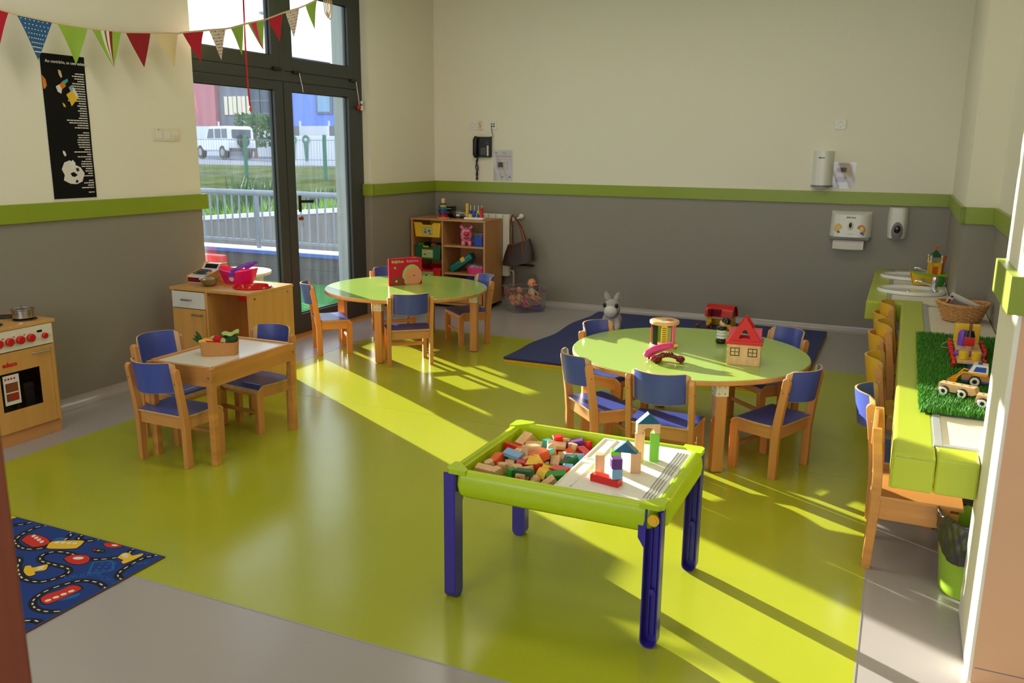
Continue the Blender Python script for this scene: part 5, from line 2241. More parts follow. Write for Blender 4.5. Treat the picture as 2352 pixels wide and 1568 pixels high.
for x in (-.004, .072):
    for y in (-.038, .038):
        g = G()
        g.tube([(x, y, .18), (x, y, .205), (x, y, .232)], .006, n=8)
        g.sphere(.010, (x, y, .186), n=8)
        g.sphere(.010, (x, y, .228), n=8)
        g.build('post', 'flag_cream', t, smooth=60)
g = G()
g.lathe([(.062, .222), (.055, .228), (.03, .252), (.010, .272), (0, .276)], 4, m=T(.034, 0, 0) @ RZ(45))
g.lathe([(.062, .222), (0, .224)], 4, m=T(.034, 0, 0) @ RZ(45))
rfo = g.build('roof', 'dark_green', t)
g = G()
g.box(.030, .038, -.004, .004, .27, .315, .001)
g.box(.008, .060, -.004, .004, .290, .298, .001)
g.build('weather_vane', 'orange', rfo)
g = G()
g.tube([(.095, .01, .09), (.10, .01, .18), (.106, .012, .23)], .007, n=8, radii=[.006, .006, .013])
g.build('oar', 'orange', t, smooth=60)
g = G()
g.tube([(-.06, -.05, .095), (.05, -.055, .085), (.15, -.05, .082)], .006, n=8)
g.build('pole', 'flag_green', t)

# ------------------------------------------------------------------ wicker basket
WB = (.385, 5.86)
t = thing('wicker_basket', 'oval wicker basket with toy packaging on the counter', 'basket', (WB[0], WB[1], ZK), 0)
def wk(a, v, o=0.0):
    rx, ry = .098 + .045 * v ** .8, .085 + .04 * v ** .8
    return ((rx + o) * math.cos(a), (ry + o) * math.sin(a), .004 + .098 * v + .012 * v * math.cos(a) ** 2)
ns = 30
for k in range(9):
    v = (k + .5) / 9
    g = G()
    n = 120
    g.tube([wk(2 * PI * i / n, v, .0036 * math.cos(ns / 2 * 2 * PI * i / n + PI * (k % 2))) for i in range(n)], .0052, n=5, closed=True)
    g.build('strand', 'wicker', t, smooth=60)
g = G()
for k in range(ns):
    a = 2 * PI * k / ns
    g.tube([wk(a, v) for v in (0, .3, .6, .98)], .0028, n=5)
g.build('stakes', 'wicker', t, smooth=60, stuff=True)
g = G()
n = 90
for ph in (0, PI * 2 / 3, PI * 4 / 3):
    g.tube([(lambda p, q: (p[0] * q, p[1] * q, p[2] + .006 * math.sin(18 * 2 * PI * i / n + ph)))(wk(2 * PI * i / n, 1.0), 1 + .035 * math.cos(18 * 2 * PI * i / n + ph)) for i in range(n)], .0055, n=5, closed=True)
g.build('rim', 'wicker', t, smooth=60, stuff=True)
g = G()
g.lathe([(0, .002), (.097, .002), (.097, .007), (0, .007)], 36, sx=1, sy=.87)
g.build('bottom', 'wicker', t)
GB = 'things in the wicker basket'
t = thing('toy_box', 'white printed box with a window in the basket', 'box', (WB[0] - .01, WB[1] + .03, ZK + .07), 0, GB)
m = RY(24) @ RX(28)
g = G()
for a in ((-.09, -.065, -.012, .012), (.065, .09, -.012, .012)):
    g.box(a[0], a[1], a[2], a[3], -.045, .075, .001, m=m)
g.box(-.066, .066, -.012, .012, .055, .075, .001, m=m)
g.box(-.066, .066, -.012, .012, -.045, -.03, .001, m=m)
g.box(-.066, .066, .008, .012, -.032, .057, m=m)
bx_o = g.build('carton', 'paper', t, smooth=0)
g = G()
g.box(-.066, .066, -.0125, -.011, -.031, .056, m=m)
g.build('window', 'clear_lid', bx_o, smooth=0)
g = G()
g.box(-.05, .05, -.006, .006, -.028, .03, .002, m=m)
g.build('contents', 'paper_tan', bx_o)
for k, (mt, x, z_) in enumerate((('red', -.078, .03), ('dark_green', -.078, .005), ('dark_green', -.08, .06), ('orange', -.076, .018), ('blue', .078, -.02), ('crimson', .078, .03))):
    g = G()
    g.box(x - .008, x + .008, -.0132, -.0118, z_ - .006, z_ + .006, m=m)
    g.build('print', mt, bx_o, smooth=0)
for k, (x, y, rz, lab) in enumerate(((-.075, -.03, 8, 'green felt pen case at the left of the basket'), (.075, -.045, -6, 'green felt pen case at the right of the basket'))):
    t = thing('pen_case', lab, 'case', (WB[0] + x, WB[1] + y, ZK + .088), rz, GB)
    g = G()
    g.tube([(-.045, 0, 0), (-.03, 0, .002), (.03, 0, .002), (.045, 0, 0)], .012, n=10, radii=[.004, .013, .013, .004])
    g.build('case', 'dark_green', t, smooth=60)
    g = G()
    g.tube([(.012, 0, .002), (.026, 0, .002)], .0145, n=10)
    g.build('band', 'blue', t, smooth=60)
t = thing('clear_bottle', 'clear plastic bottle lying in the basket', 'bottle', (WB[0] - .01, WB[1] - .06, ZK + .082), 4, GB)
g = G()
g.lathe([(0, -.045), (.02, -.043), (.023, -.03), (.023, .02), (.012, .038), (.010, .05), (0, .05)], 18, m=RY(90))
g.build('bottle', 'clear_plastic', t, smooth=60)
g = G()
g.cyl(.012, .05, .065, n=14, m=RY(90))
g.build('cap', 'blue', t)

# ------------------------------------------------------------------ turf mat with wooden vehicles
t = thing('turf_mat', 'piece of artificial turf lying on the counter', 'turf mat', (0, 0, 0), 0)
fx0, fx1, fy0, fy1 = .135, XR - .012, 3.62, 5.23
g = G()
g.box(fx0, fx1, fy0, fy1, ZK + .0045, ZK + .010, .001)
g.build('backing', 'turf_base', t)
rg = random.Random(5)
verts, faces = [], []
N = 30000
for k in range(N):
    x = rg.uniform(fx0 - .004, fx1)
    y = rg.uniform(fy0 - .010, fy1)
    h = rg.uniform(.016, .032)
    a = rg.uniform(0, 2 * PI)
    l = rg.uniform(.002, .014)
    w_ = .0017
    dx, dy = math.cos(a), math.sin(a)
    px, py = -dy * w_, dx * w_
    i = len(verts)
    z = ZK + .009
    verts += [(x - px, y - py, z), (x + px, y + py, z), (x + dx * l * .4 + px * .8, y + dy * l * .4 + py * .8, z + h * .6), (x + dx * l * .4 - px * .8, y + dy * l * .4 - py * .8, z + h * .6), (x + dx * l, y + dy * l, z + h)]
    faces += [(i, i + 1, i + 2, i + 3), (i + 3, i + 2, i + 4)]
me = bpy.data.meshes.new('blades')
me.from_pydata(verts, [], faces)
me.materials.append(MATS['turf'])
o = bpy.data.objects.new('blades', me)
COL.objects.link(o)
o.parent = t
o['kind'] = 'stuff'
ZF = ZK + .022

def wheel(parent, x, y, z, r_, w_, mt, hub=None, axis='x', hubmat='white_plastic'):
    g = G()
    m = T(x, y, z) @ (RY(90) if axis == 'x' else RX(90))
    g.cyl(r_, -w_ / 2, w_ / 2, n=22, m=m, bev=.003)
    o = g.build('wheel', mt, parent, smooth=40)
    if hub:
        g = G()
        g.lathe([(r_ * .38, w_ / 2 + .0005), (r_ * .42, w_ / 2 + .003), (r_ * .76, w_ / 2 + .003), (r_ * .8, w_ / 2 + .0005)], 20, m=m)
        g.lathe([(r_ * .38, -w_ / 2 - .0005), (r_ * .42, -w_ / 2 - .003), (r_ * .76, -w_ / 2 - .003), (r_ * .8, -w_ / 2 - .0005)], 20, m=m)
        g.build('hub', hubmat, o, smooth=40, stuff=True)
    return o
# wooden train: front flat wagon with two yellow drums
t = thing('toy_train_wagon', 'wooden train wagon carrying two yellow drums', 'toy', (.345, 4.46, ZF), 0, 'wooden toy train on the turf')
g = G()
g.box(-.052, .052, -.09, .09, .030, .048, .004)
g.build('bed', 'natural_wood', t)
for x in (-.026, .026):
    g = G()
    g.cyl(.022, .048, .085, n=22, m=T(x, -.060, 0), bev=.002)
    g.build('drum', 'yellow', t, smooth=40)
g = G()
g.box(-.060, .060, .0, .075, .048, .062, .003)
g.build('load_board', 'violet', t)
for x in (-.064, .064):
    for y in (-.055, .055):
        wheel(t, x, y, .026, .026, .016, 'red')
g = G()
g.cyl(.008, 0, .014, n=12, m=T(0, -.095, .022) @ RX(-90))
g.build('coupling', 'blue', t)
# engine behind it
t = thing('toy_train_engine', 'wooden train engine with red block and yellow cab', 'toy', (.352, 4.72, ZF), 0, 'wooden toy train on the turf')
g = G()
g.box(-.056, .056, -.13, .17, .034, .052, .004)
g.build('bed', 'natural_wood', t)
g = G()
g.box(-.022, .022, -.11, -.066, .068, .112, .003)
g.build('red_block', 'red', t)
g = G()
g.box(-.012, .012, -.10, -.076, .052, .070, .001)
g.build('support', 'natural_wood', t)
g = G()
g.lathe([(0, .112), (.024, .112), (.016, .140), (0, .141)], 20, m=T(0, -.088, 0))
g.build('funnel', 'black_gloss', t)
g = G()
g.box(-.007, .007, -.096, -.080, .139, .176, .003)
g.build('peg', 'bag_brown', t)
g = G()
g.lathe([(0, .052), (.022, .052), (.022, .11), (.014, .126), (0, .13)], 18, m=T(-.024, -.01, 0))
g.build('boiler', 'violet', t, smooth=50)
g = G()
g.box(-.06, .055, .06, .10, .052, .145, .004)
g.build('cab', 'yellow', t)
for x in (-.072, .072):
    for y in (-.08, .02, .12):
        wheel(t, x, y, .028, .028, .018, 'red')
g = G()
g.tube([(-.055, .16, .045), (-.10, .15, .02), (-.11, .10, .012), (-.07, .08, .012)], .0012, n=5)
g.build('string', 'white_plastic', t)
# loader
t = thing('toy_loader', 'yellow toy wheel loader with white and blue cab', 'toy', (.355, 4.10, ZF), -6)
g = G()
g.box(-.055, .115, -.024, .024, .022, .046, .003)
g.build('chassis', 'shelf_wood', t)
g = G()
g.box(-.05, .11, -.026, .026, .014, .022, .002)
g.build('skirt', 'blue', t)
g = G()
g.box(-.030, .045, -.030, .030, .046, .060, .003)
g.build('cab_base', 'amber', t)
g = G()
g.prism([(-.032, .060), (.045, .060), (.042, .095), (-.014, .095)], -.028, .028, m=RX(90))
cb = g.build('cab', 'white_plastic', t)
g = G()
g.prism([(-.012, .066), (.036, .066), (.036, .088), (-.004, .088)], -.0288, .0288, m=RX(90))
g.sheet(lambda u, v: (-.030 + .014 * v * .9 - .0012, -.022 + .044 * u, .066 + .024 * v), 1, 1, .001)
g.build('cab_window', 'blue', cb)
g = G()
g.sphere(.009, (.010, 0, .097), n=10)
g.build('beacon', 'blue', cb, smooth=60)
for s in (-1, 1):
    g = G()
    g.tube([(-.01, s * .032, .055), (-.05, s * .032, .060), (-.075, s * .032, .028)], .006, n=8, flat=(.004, .007))
    g.build('arm', 'amber', t, smooth=50)
g = G()
g.prism([(-.115, .002), (-.075, .002), (-.068, .034), (-.074, .036), (-.080, .008), (-.112, .006)], -.036, .036, m=RX(90))
for s in (-1, 1):
    g.prism([(-.115, .002), (-.075, .002), (-.068, .034), (-.080, .03)], s * .036 - .002, s * .036 + .002, m=RX(90))
g.build('bucket', 'amber', t)
for x in (-.002, .085):
    for y in (-.034, .034):
        wheel(t, x, y, .024, .024, .016, 'black', True, 'y')
# flat truck
def flat_truck(label, loc, rz, holes=True):
    t = thing('toy_flat_truck', label, 'toy', loc, rz, 'plain wooden trucks on the turf')
    g = G()
    g.prism([(-.072, .018), (.066, .018), (.080, .026), (.070, .050), (-.068, .050)], -.024, .024, m=RX(90))
    o = g.build('body', 'natural_wood', t)
    if holes:
        for x in (-.048, -.018, .014, .044):
            g = G()
            g.cyl(.004, .0495, .0508, n=10, m=T(x, 0, 0))
            g.build('hole', 'black', o)
    for x in (-.042, .030):
        for y in (-.033, .033):
            wheel(t, x, y, .021, .021, .014, 'black', True, 'y')
    return t
flat_truck('plain wooden flat truck with drilled holes on the turf', (.275, 3.875, ZF), -22)
flat_truck('plain wooden truck half hidden behind the pillar', (.405, 3.74, ZF), -14)

# ------------------------------------------------------------------ waste bin with liner
t = thing('waste_bin', 'lime green waste bin with a black liner', 'bin', (.358, 3.385, 0), 0)
g = G()
g.lathe([(0, .002), (.100, .002), (.102, .010), (.125, .285), (.128, .29), (.124, .29), (.099, .012), (0, .010)], 40)
g.build('bin', 'bin_green', t, smooth=50)
g = G()
rg = random.Random(3)
ph = [rg.uniform(0, 6.28) for _ in range(8)]
def liner(u, v):
    a = 2 * PI * u
    cr = .0035 * math.sin(19 * a + ph[0] + 7 * v) + .003 * math.sin(31 * a + ph[1] - 9 * v) + .002 * math.sin(11 * a + 14 * v + ph[2])
    hem = .165 - .045 * math.sin(a * 1.0 + 2.6) + .012 * math.sin(5 * a + ph[3])
    z = .300 - (.300 - hem) * v
    r_ = .1015 + .0235 * (z - .01) / .28 + .006 + cr * (.5 + v * .5) * (1 - .6 * v)
    return (r_ * math.cos(a), r_ * math.sin(a), z)
g.sheet(liner, 120, 14)
g.tube([(lambda a: ((.127 + .004 * math.sin(9 * a)) * math.cos(a), (.127 + .004 * math.sin(9 * a)) * math.sin(a), .300 + .004 * math.sin(7 * a)))(2 * PI * k / 60) for k in range(60)], .006, n=6, closed=True)
mat('liner', (52, 52, 50), 0.16, spec=0.9)
g.build('liner', 'liner', t, smooth=80)
# ------------------------------------------------------------------ things on the walls
# poster
t = thing('poster', 'tall black poster with white text on the cream wall', 'poster', (XL, 3.598, 1.282), 0)
PW, PH = .300, .838
g = G()
g.box(.0005, .0025, -.004, PW + .004, -.008, PH + .002)
g.build('backing', 'paper', t, smooth=0)
g = G()
g.sheet(lambda u, v: (.0035 + .0012 * math.sin(v * 14), PW * u, PH * v), 2, 24, .001)
sh = g.build('sheet', 'poster_black', t)
px = .0062
text_obj('lettering', 'Ao contrário, as cem existem', .0245, 'paper', sh, on_left(px, .030, PH - .050), bold=.0004)
ln = random.Random(2)
lens = [.062, .085, .07, .05, .088, .098, .095, .072, .082, .105, .065, .13, .055, .068, .052, .066, .054, .055, .065, .15, .135, .078, .10, 0, .045, .085, .082, .09, .09, .088, .082, .045, .12, .03, .10, .045, .075, .08, .078, .05, .055, .035, .07, 0, .035, .072, .045, .09, 0, .045]
z = PH - .105
for q, L in enumerate(lens):
    if L:
        g = G()
        y = PW - .012
        x = 0
        while x < L:
            wl_ = min(ln.uniform(.010, .032), L - x)
            g.box(px - .0004, px + .0002, y - L + x, y - L + x + wl_ - .003, z, z + .0062)
            x += wl_
        g.build('text_line', 'paper', sh, smooth=0, stuff=True)
    z -= .01435
def blob(pts, mt, lift):
    g = G()
    g.prism([(a, b_) for a, b_ in pts], px + lift, px + lift + .0004, m=Matrix(((0, 0, 1, 0), (1, 0, 0, 0), (0, 1, 0, 0), (0, 0, 0, 1))))
    g.build('picture', mt, sh, smooth=0)
def pz(x, y, x0, y0, sc):
    return ((x - x0) * sc, PH - (y - y0) * sc)
blob([(.085, .655), (.110, .668), (.125, .640), (.118, .615), (.095, .625)], 'paper', 0)
blob([(.110, .668), (.140, .690), (.155, .660), (.125, .640)], 'felt_orange', .0002)
blob([(.128, .685), (.170, .705), (.172, .690), (.150, .672)], 'teal', .0004)
blob([(.150, .612), (.195, .640), (.235, .602), (.180, .545), (.168, .580)], 'yellow', .0006)
blob([(.185, .648), (.205, .660), (.235, .605), (.222, .600)], 'paper', .0008)
blob([(.170, .655), (.190, .665), (.200, .640), (.182, .632)], 'light_blue', .0010)
blob([(.110, .752), (.128, .748), (.135, .715), (.126, .705), (.113, .725)], 'flag_cream', 0)
blob([(.0, .715), (.022, .690), (.026, .655), (.010, .635), (.002, .640)], 'felt_orange', 0)
blob([(.118, .565), (.135, .555), (.140, .538), (.125, .542)], 'felt_yellow', 0)
blob([(.068, .175), (.09, .215), (.13, .228), (.165, .200), (.20, .185), (.225, .150), (.205, .100), (.165, .085), (.12, .088), (.075, .110), (.085, .140)], 'paper', 0)
blob([(.120, .205), (.150, .230), (.168, .21), (.150, .175)], 'white_plastic', .0004)
blob([(.125, .150), (.150, .158), (.175, .140), (.155, .128), (.135, .132)], 'poster_black', .0006)
blob([(.165, .180), (.185, .182), (.190, .165), (.172, .160)], 'black', .0006)
blob([(.155, .105), (.170, .112), (.178, .098), (.160, .090)], 'black', .0006)
blob([(.088, .285), (.102, .280), (.110, .258), (.100, .250), (.088, .268)], 'white_plastic', 0)

t = thing('light_switch', 'triple white light switch plate near the door', 'switch', (XL, 4.39, 1.633), 0)
g = G()
g.box(0, .008, 0, .235, 0, .082, .003)
pl = g.build('plate', 'cream_plastic', t)
for y in (.022, .095, .168):
    g = G()
    g.box(.006, .012, y, y + .048, .014, .066, .002)
    g.build('rocker', 'white_plastic', pl)
g = G()
g.box(.011, .0125, .17, .216, .012, .040, .001)
g.build('tape', 'flag_cream', pl)
g = G()
g.cyl(.004, .008, .0095, n=8, m=T(0, .045, .074) @ RY(90))
g.build('indicator', 'red', pl)

def socket(name, lab, x0, x1, z0, z1, n):
    t = thing(name, lab, 'socket', (x0, YB, z0), 0)
    g = G()
    g.box(0, x1 - x0, -.010, 0, 0, z1 - z0, .003)
    pl = g.build('plate', 'white_plastic', t)
    for k in range(n):
        cx_ = (x1 - x0) * (k + .5) / n - (.018 if n == 2 and k == 1 else 0)
        cz = (z1 - z0) / 2
        g = G()
        g.lathe([(.026, 0), (.026, .003), (.023, .003), (.020, -.006), (0, -.006)], 24, m=T(cx_, -.010, cz) @ RX(90))
        rc = g.build('receptacle', 'cream_plastic', pl)
        g = G()
        g.cyl(.004, 0, .002, n=10, m=T(cx_ - .009, -.006, cz) @ RX(90))
        g.cyl(.004, 0, .002, n=10, m=T(cx_ + .009, -.006, cz) @ RX(90))
        g.box(cx_ - .002, cx_ + .002, -.0125, -.008, cz + .018, cz + .026)
        g.box(cx_ - .002, cx_ + .002, -.0125, -.008, cz - .026, cz - .018)
        g.build('pin_hole', 'black', rc, stuff=True)
    return t
socket('wall_socket', 'double white wall socket with a strip of tape', -4.215, -4.053, 1.797, 1.882, 2)
g = G()
g.box(-4.105, -4.072, YB - .013, YB - .009, 1.79, 1.888)
tag(g.build('adhesive_tape', 'flag_cream', smooth=0), 'yellowed strip of tape across the double socket', 'tape')
socket('wall_socket', 'single white wall socket above the dispensers', -.627, -.532, 1.80, 1.88, 1)
t = thing('phone_jack', 'white telephone jack plate above the wall phone', 'socket', (-3.985, YB, 1.80), 0)
g = G()
g.box(0, .085, -.010, 0, 0, .08, .003)
pl = g.build('plate', 'white_plastic', t)
for x in (.028, .054):
    g = G()
    g.box(x - .008, x + .008, -.0112, -.009, .022, .038)
    g.build('port', 'black', pl, smooth=0)
    g = G()
    g.box(x - .009, x + .009, -.0112, -.009, .045, .062, .001)
    g.build('label_tab', 'print_grey', pl)
# wall phone
t = thing('wall_phone', 'black wall telephone with keypad and coiled cord', 'telephone', (-4.144, YB, 1.516), 0)
g = G()
g.box(0.005, .190, -.045, 0, 0, .208, .010, seg=3)
bd = g.build('body', 'black', t)
g = G()
g.tube([(.028, -.050, .006), (.024, -.072, .03), (.022, -.066, .10), (.024, -.072, .175), (.028, -.050, .204)], .02, n=10, flat=(.018, .026))
g.build('handset', 'black', t, smooth=60)
g = G()
for i in range(3):
    for j in range(4):
        g.box(.082 + i * .020, .094 + i * .020, -.048, -.044, .030 + j * .018, .042 + j * .018, .001)
g.build('key', 'print_grey', bd, stuff=True)
g = G()
g.lathe([(.010, 0), (.012, .002), (.014, 0)], 18, m=T(.148, -.0455, .148) @ RX(90))
g.build('dial_ring', 'steel', bd)
g = G()
g.box(.150, .168, -.0465, -.044, .016, .120, .001)
g.build('paper_strip', 'paper', bd)
g = G()
g.tube([(.160, -.02, .206), (.205, -.012, .212), (.195, -.012, .245), (.187, -.012, .29), (.185, -.010, .308)], .003, n=6)
g.build('line_cord', 'black', t)
g = G()
P = []
for k in range(60):
    u = k / 59
    zz = -.01 - .215 * u
    P.append((.020 + .010 * math.sin(u * PI * 3.0), -.022, .02 + zz))
g.tube(P, .0065, n=6)
P = [(.030 - .010 * math.sin(u / 39 * PI * 3.0), -.030, -.205 + .19 * u / 39) for u in range(40)]
g.tube(P, .0065, n=6)
g.tube([(.020 + .010 * math.sin(PI * 3.0), -.022, -.205), (.016, -.024, -.222), (.025, -.027, -.232), (.034, -.028, -.222), (.030, -.030, -.205)], .0065, n=6)
g.build('coiled_cord', 'black', t, smooth=60)
# notices in plastic sleeves
def notice(lab, x0, x1, z0, z1, bars):
    t = thing('notice', lab, 'notice', (x0, YB, z0), 0)
    w_, h_ = x1 - x0, z1 - z0
    g = G()
    g.box(.01, w_ - .01, -.0025, -.001, .01, h_ - .008)
    pg = g.build('page', 'paper', t, smooth=0)
    g = G()
    g.sheet(lambda u, v: (w_ * u, -.006 - .003 * math.sin(5 * u + 4 * v) * math.sin(PI * u), h_ * v), 10, 14, .0006)
    g.build('sleeve', 'sleeve', t, smooth=60)
    for k, (mt, a, b_, c_, d_) in enumerate(bars):
        g = G()
        g.box(w_ * a, w_ * b_, -.0032, -.0022, h_ * c_, h_ * d_)
        g.build('print', mt, pg, smooth=0)
    return t
notice('printed notice in a plastic sleeve beside the wall phone', -3.937, -3.716, 1.279, 1.594,
       [('print_grey', .45, .70, .90, .91), ('print_grey', .50, .66, .875, .885), ('black', .10, .17, .89, .915), ('print_grey', .08, .92, .815, .82), ('print_grey', .08, .92, .69, .695), ('paper_tan', .10, .90, .76, .81), ('paper_tan', .15, .62, .36, .62), ('felt_pale', .22, .50, .44, .60), ('print_grey', .70, .72, .36, .66), ('print_grey', .08, .92, .20, .205), ('print_grey', .40, .52, .11, .15), ('print_grey', .78, .90, .10, .16)])
notice('pale notice in a plastic sleeve beside the towel dispenser', -.612, -.418, 1.289, 1.518,
       [('paper_tan', .12, .85, .45, .92), ('print_grey', .20, .60, .62, .80), ('print_grey', .20, .62, .25, .45), ('print_grey', .2, .7, .93, .945)])
# tall dispenser
t = thing('towel_dispenser', 'tall rounded white dispenser above the green rail', 'dispenser', (-.692, YB, 1.292), 0)
def dpanel(u, v):
    a = -PI / 2 + PI * (u)
    x = .088 * (2 * u - 1)
    y = -.105 * (1 - abs(2 * u - 1) ** 3.2)
    s = 1.0 + .04 * (1 - v)
    return (x * s, y * s, .022 + .295 * v)
g = G()
g.sheet(dpanel, 24, 1)
g.prism([(dpanel(k / 24, 1)[0], dpanel(k / 24, 1)[1]) for k in range(25)], .312, .322)
bd = g.build('body', 'white_plastic', t, smooth=50)
g = G()
g.prism([(dpanel(k / 24, 0)[0] * 1.03, dpanel(k / 24, 0)[1] * 1.03) for k in range(25)], .010, .026)
g.build('bottom_rim', 'grey_plastic', t)
g = G()
g.sphere(.05, (0, -.05, .006), s=(1.2, .8, .4), n=14)
g.build('paper', 'paper', t, smooth=60)
text_obj('lettering', 'Renova', .017, 'black', bd, on_back(-.035, -.1062, .258), bold=.0008, shear=.2)
g = G()
g.box(-.012, -.007, -.1075, -.103, .075, .125, .001)
g.build('slot', 'bag_brown', bd)
# folded-paper dispenser
t = thing('paper_dispenser', 'wide white paper towel dispenser with cartoon stickers', 'dispenser', (-.415, YB, .845), 0)
g = G()
g.sheet(lambda u, v: ((2 * u - 1) * (.168 + .004 * (1 - v)), -.098 * (1 - abs(2 * u - 1) ** 6) - .004 - .012 * (1 - v), .03 + .195 * v), 24, 4)
g.sheet(lambda u, v: ((2 * u - 1) * .168 * (1 - .02 * v), (-.098 * (1 - abs(2 * u - 1) ** 6) - .004) * (1 - v), .225 + .028 * math.sin(v * PI / 2)), 24, 4)
bd = g.build('cover', 'white_plastic', t, smooth=45)
g = G()
g.box(-.165, .165, -.10, 0, .0, .032, .008)
g.build('base', 'grey_plastic', t)
g = G()
g.sheet(lambda u, v: (-.135 + .255 * u, -.075 - .010 * math.sin(v * 2), .008 - .085 * v - .004 * math.sin(3 * u)), 10, 6, .003)
g.build('paper_sheet', 'paper', t, smooth=60)
fy = -.1145
g = G()
g.sphere(.028, (0, -.106, .128), s=(1, .35, 1.55), n=16)
bz = g.build('window_bezel', 'cream_plastic', bd, smooth=60)
g = G()
g.sphere(.016, (0, -.114, .135), s=(.8, .3, 1.5), n=14)
g.build('window', 'black', bz, smooth=60)
text_obj('lettering', 'Soft Care', .020, 'flag_blue', bd, on_back(-.040, -.1065, .196), bold=.0004, shear=.25)
def sticker(parent, x, z, hair, rz):
    for k, (mt, pts) in enumerate(((hair, [(.034 * math.cos(a) * (1.1 if k % 2 else .9), .040 * math.sin(a)) for k, a in enumerate([2 * PI * i / 18 for i in range(18)])]),
                                   ('flag_cream', [(.004 + .018 * math.cos(a), .004 + .024 * math.sin(a)) for a in [2 * PI * i / 18 for i in range(18)]]),
                                   ('blue', [(-.002, -.022), (.020, -.030), (.030, -.046), (.018, -.048), (-.008, -.034)]))):
        g = G()
        yy = -.1085 - .0006 * k
        g.prism([(x + a, z + b_) for a, b_ in pts], yy - .0005, yy, m=Matrix(((1, 0, 0, 0), (0, 0, 1, 0), (0, 1, 0, 0), (0, 0, 0, 1))))
        g.build('sticker', mt, parent, smooth=0)
sticker(bd, -.098, .105, 'yellow', 0)
sticker(bd, .090, .100, 'felt_orange', 0)
g = G()
g.prism([(.005 + .030 * math.cos(a) * (1 + .1 * math.sin(5 * a)), .052 + .014 * math.sin(a)) for a in [2 * PI * i / 24 for i in range(24)]], -.1125, -.1115, m=Matrix(((1, 0, 0, 0), (0, 0, 1, 0), (0, 1, 0, 0), (0, 0, 0, 1))))
g.build('sticker', 'flag_floral', bd, smooth=0)
# soap dispenser
t = thing('soap_dispenser', 'white soap dispenser with grey pump beside the pillar', 'dispenser', (-.037, YB, .866), 0)
g = G()
g.sheet(lambda u, v: ((2 * u - 1) * (.078 + .006 * v * (1 - v) * 4), -.098 * (1 - abs(2 * u - 1) ** 4.5) - .003, .02 + .255 * v), 24, 6)
g.prism([((2 * k / 24 - 1) * .078, -.098 * (1 - abs(2 * k / 24 - 1) ** 4.5) - .003) for k in range(25)], .272, .278)
g.prism([((2 * k / 24 - 1) * .078, -.098 * (1 - abs(2 * k / 24 - 1) ** 4.5) - .003) for k in range(25)], .016, .022)
bd = g.build('cover', 'white_plastic', t, smooth=45)
g = G()
g.lathe([(0, 0), (.8, 0), (1.0, .012), (.6, .022), (0, .024)], 24, m=T(0, -.092, .075) @ RX(90) @ Matrix.Diagonal((.046, .082, 1, 1)))
pu = g.build('pump', 'grey_plastic', t, smooth=60)
g = G()
g.sphere(.026, (0, -.114, .095), s=(1, .3, 1.3), n=16)
g.build('lens', 'black_gloss', pu, smooth=60)
g = G()
g.tube([(0, -.09, .03), (0, -.09, .004)], .014, n=10)
g.build('nozzle', 'grey_plastic', pu)

# ------------------------------------------------------------------ bunting
t = thing('bunting', 'fabric bunting strung across the wall and the glazed door', 'bunting', (0, 0, 0), 0)
XB_ = -4.45
tops = [(3.10, 2.310), (3.30, 2.289), (3.345, 2.282), (3.559, 2.272), (3.59, 2.270), (3.79, 2.268), (3.82, 2.268), (4.03, 2.275), (4.065, 2.278), (4.26, 2.298), (4.285, 2.30), (4.49, 2.320), (4.53, 2.330), (4.725, 2.366), (4.775, 2.376), (4.94, 2.404), (4.99, 2.416), (5.12, 2.455), (5.17, 2.470), (5.345, 2.515), (5.39, 2.530), (5.56, 2.592), (5.60, 2.606), (5.77, 2.66), (5.85, 2.69), (6.00, 2.755), (6.2, 2.84), (6.5, 2.97)]
g = G()
g.tube([(XB_, y, z) for y, z in [(2.6, 2.38)] + tops], .004, n=6, flat=(.006, .003))
g.build('string', 'string', t)
fl_ = ['crimson', 'flag_blue', 'flag_green', 'stripes', 'flag_darkred', 'flag_cream', 'crimson', 'flag_floral', 'flag_green', 'stripes2', 'crimson', 'flag_floral', 'flag_green']
bot = [None, (3.452, 2.058), (3.698, 2.056), (3.942, 2.06), (4.19, 2.081), (4.436, 2.099), (4.662, 2.158), (4.871, 2.189), (5.095, 2.242), (5.30, 2.299), (5.519, 2.384), None, None]
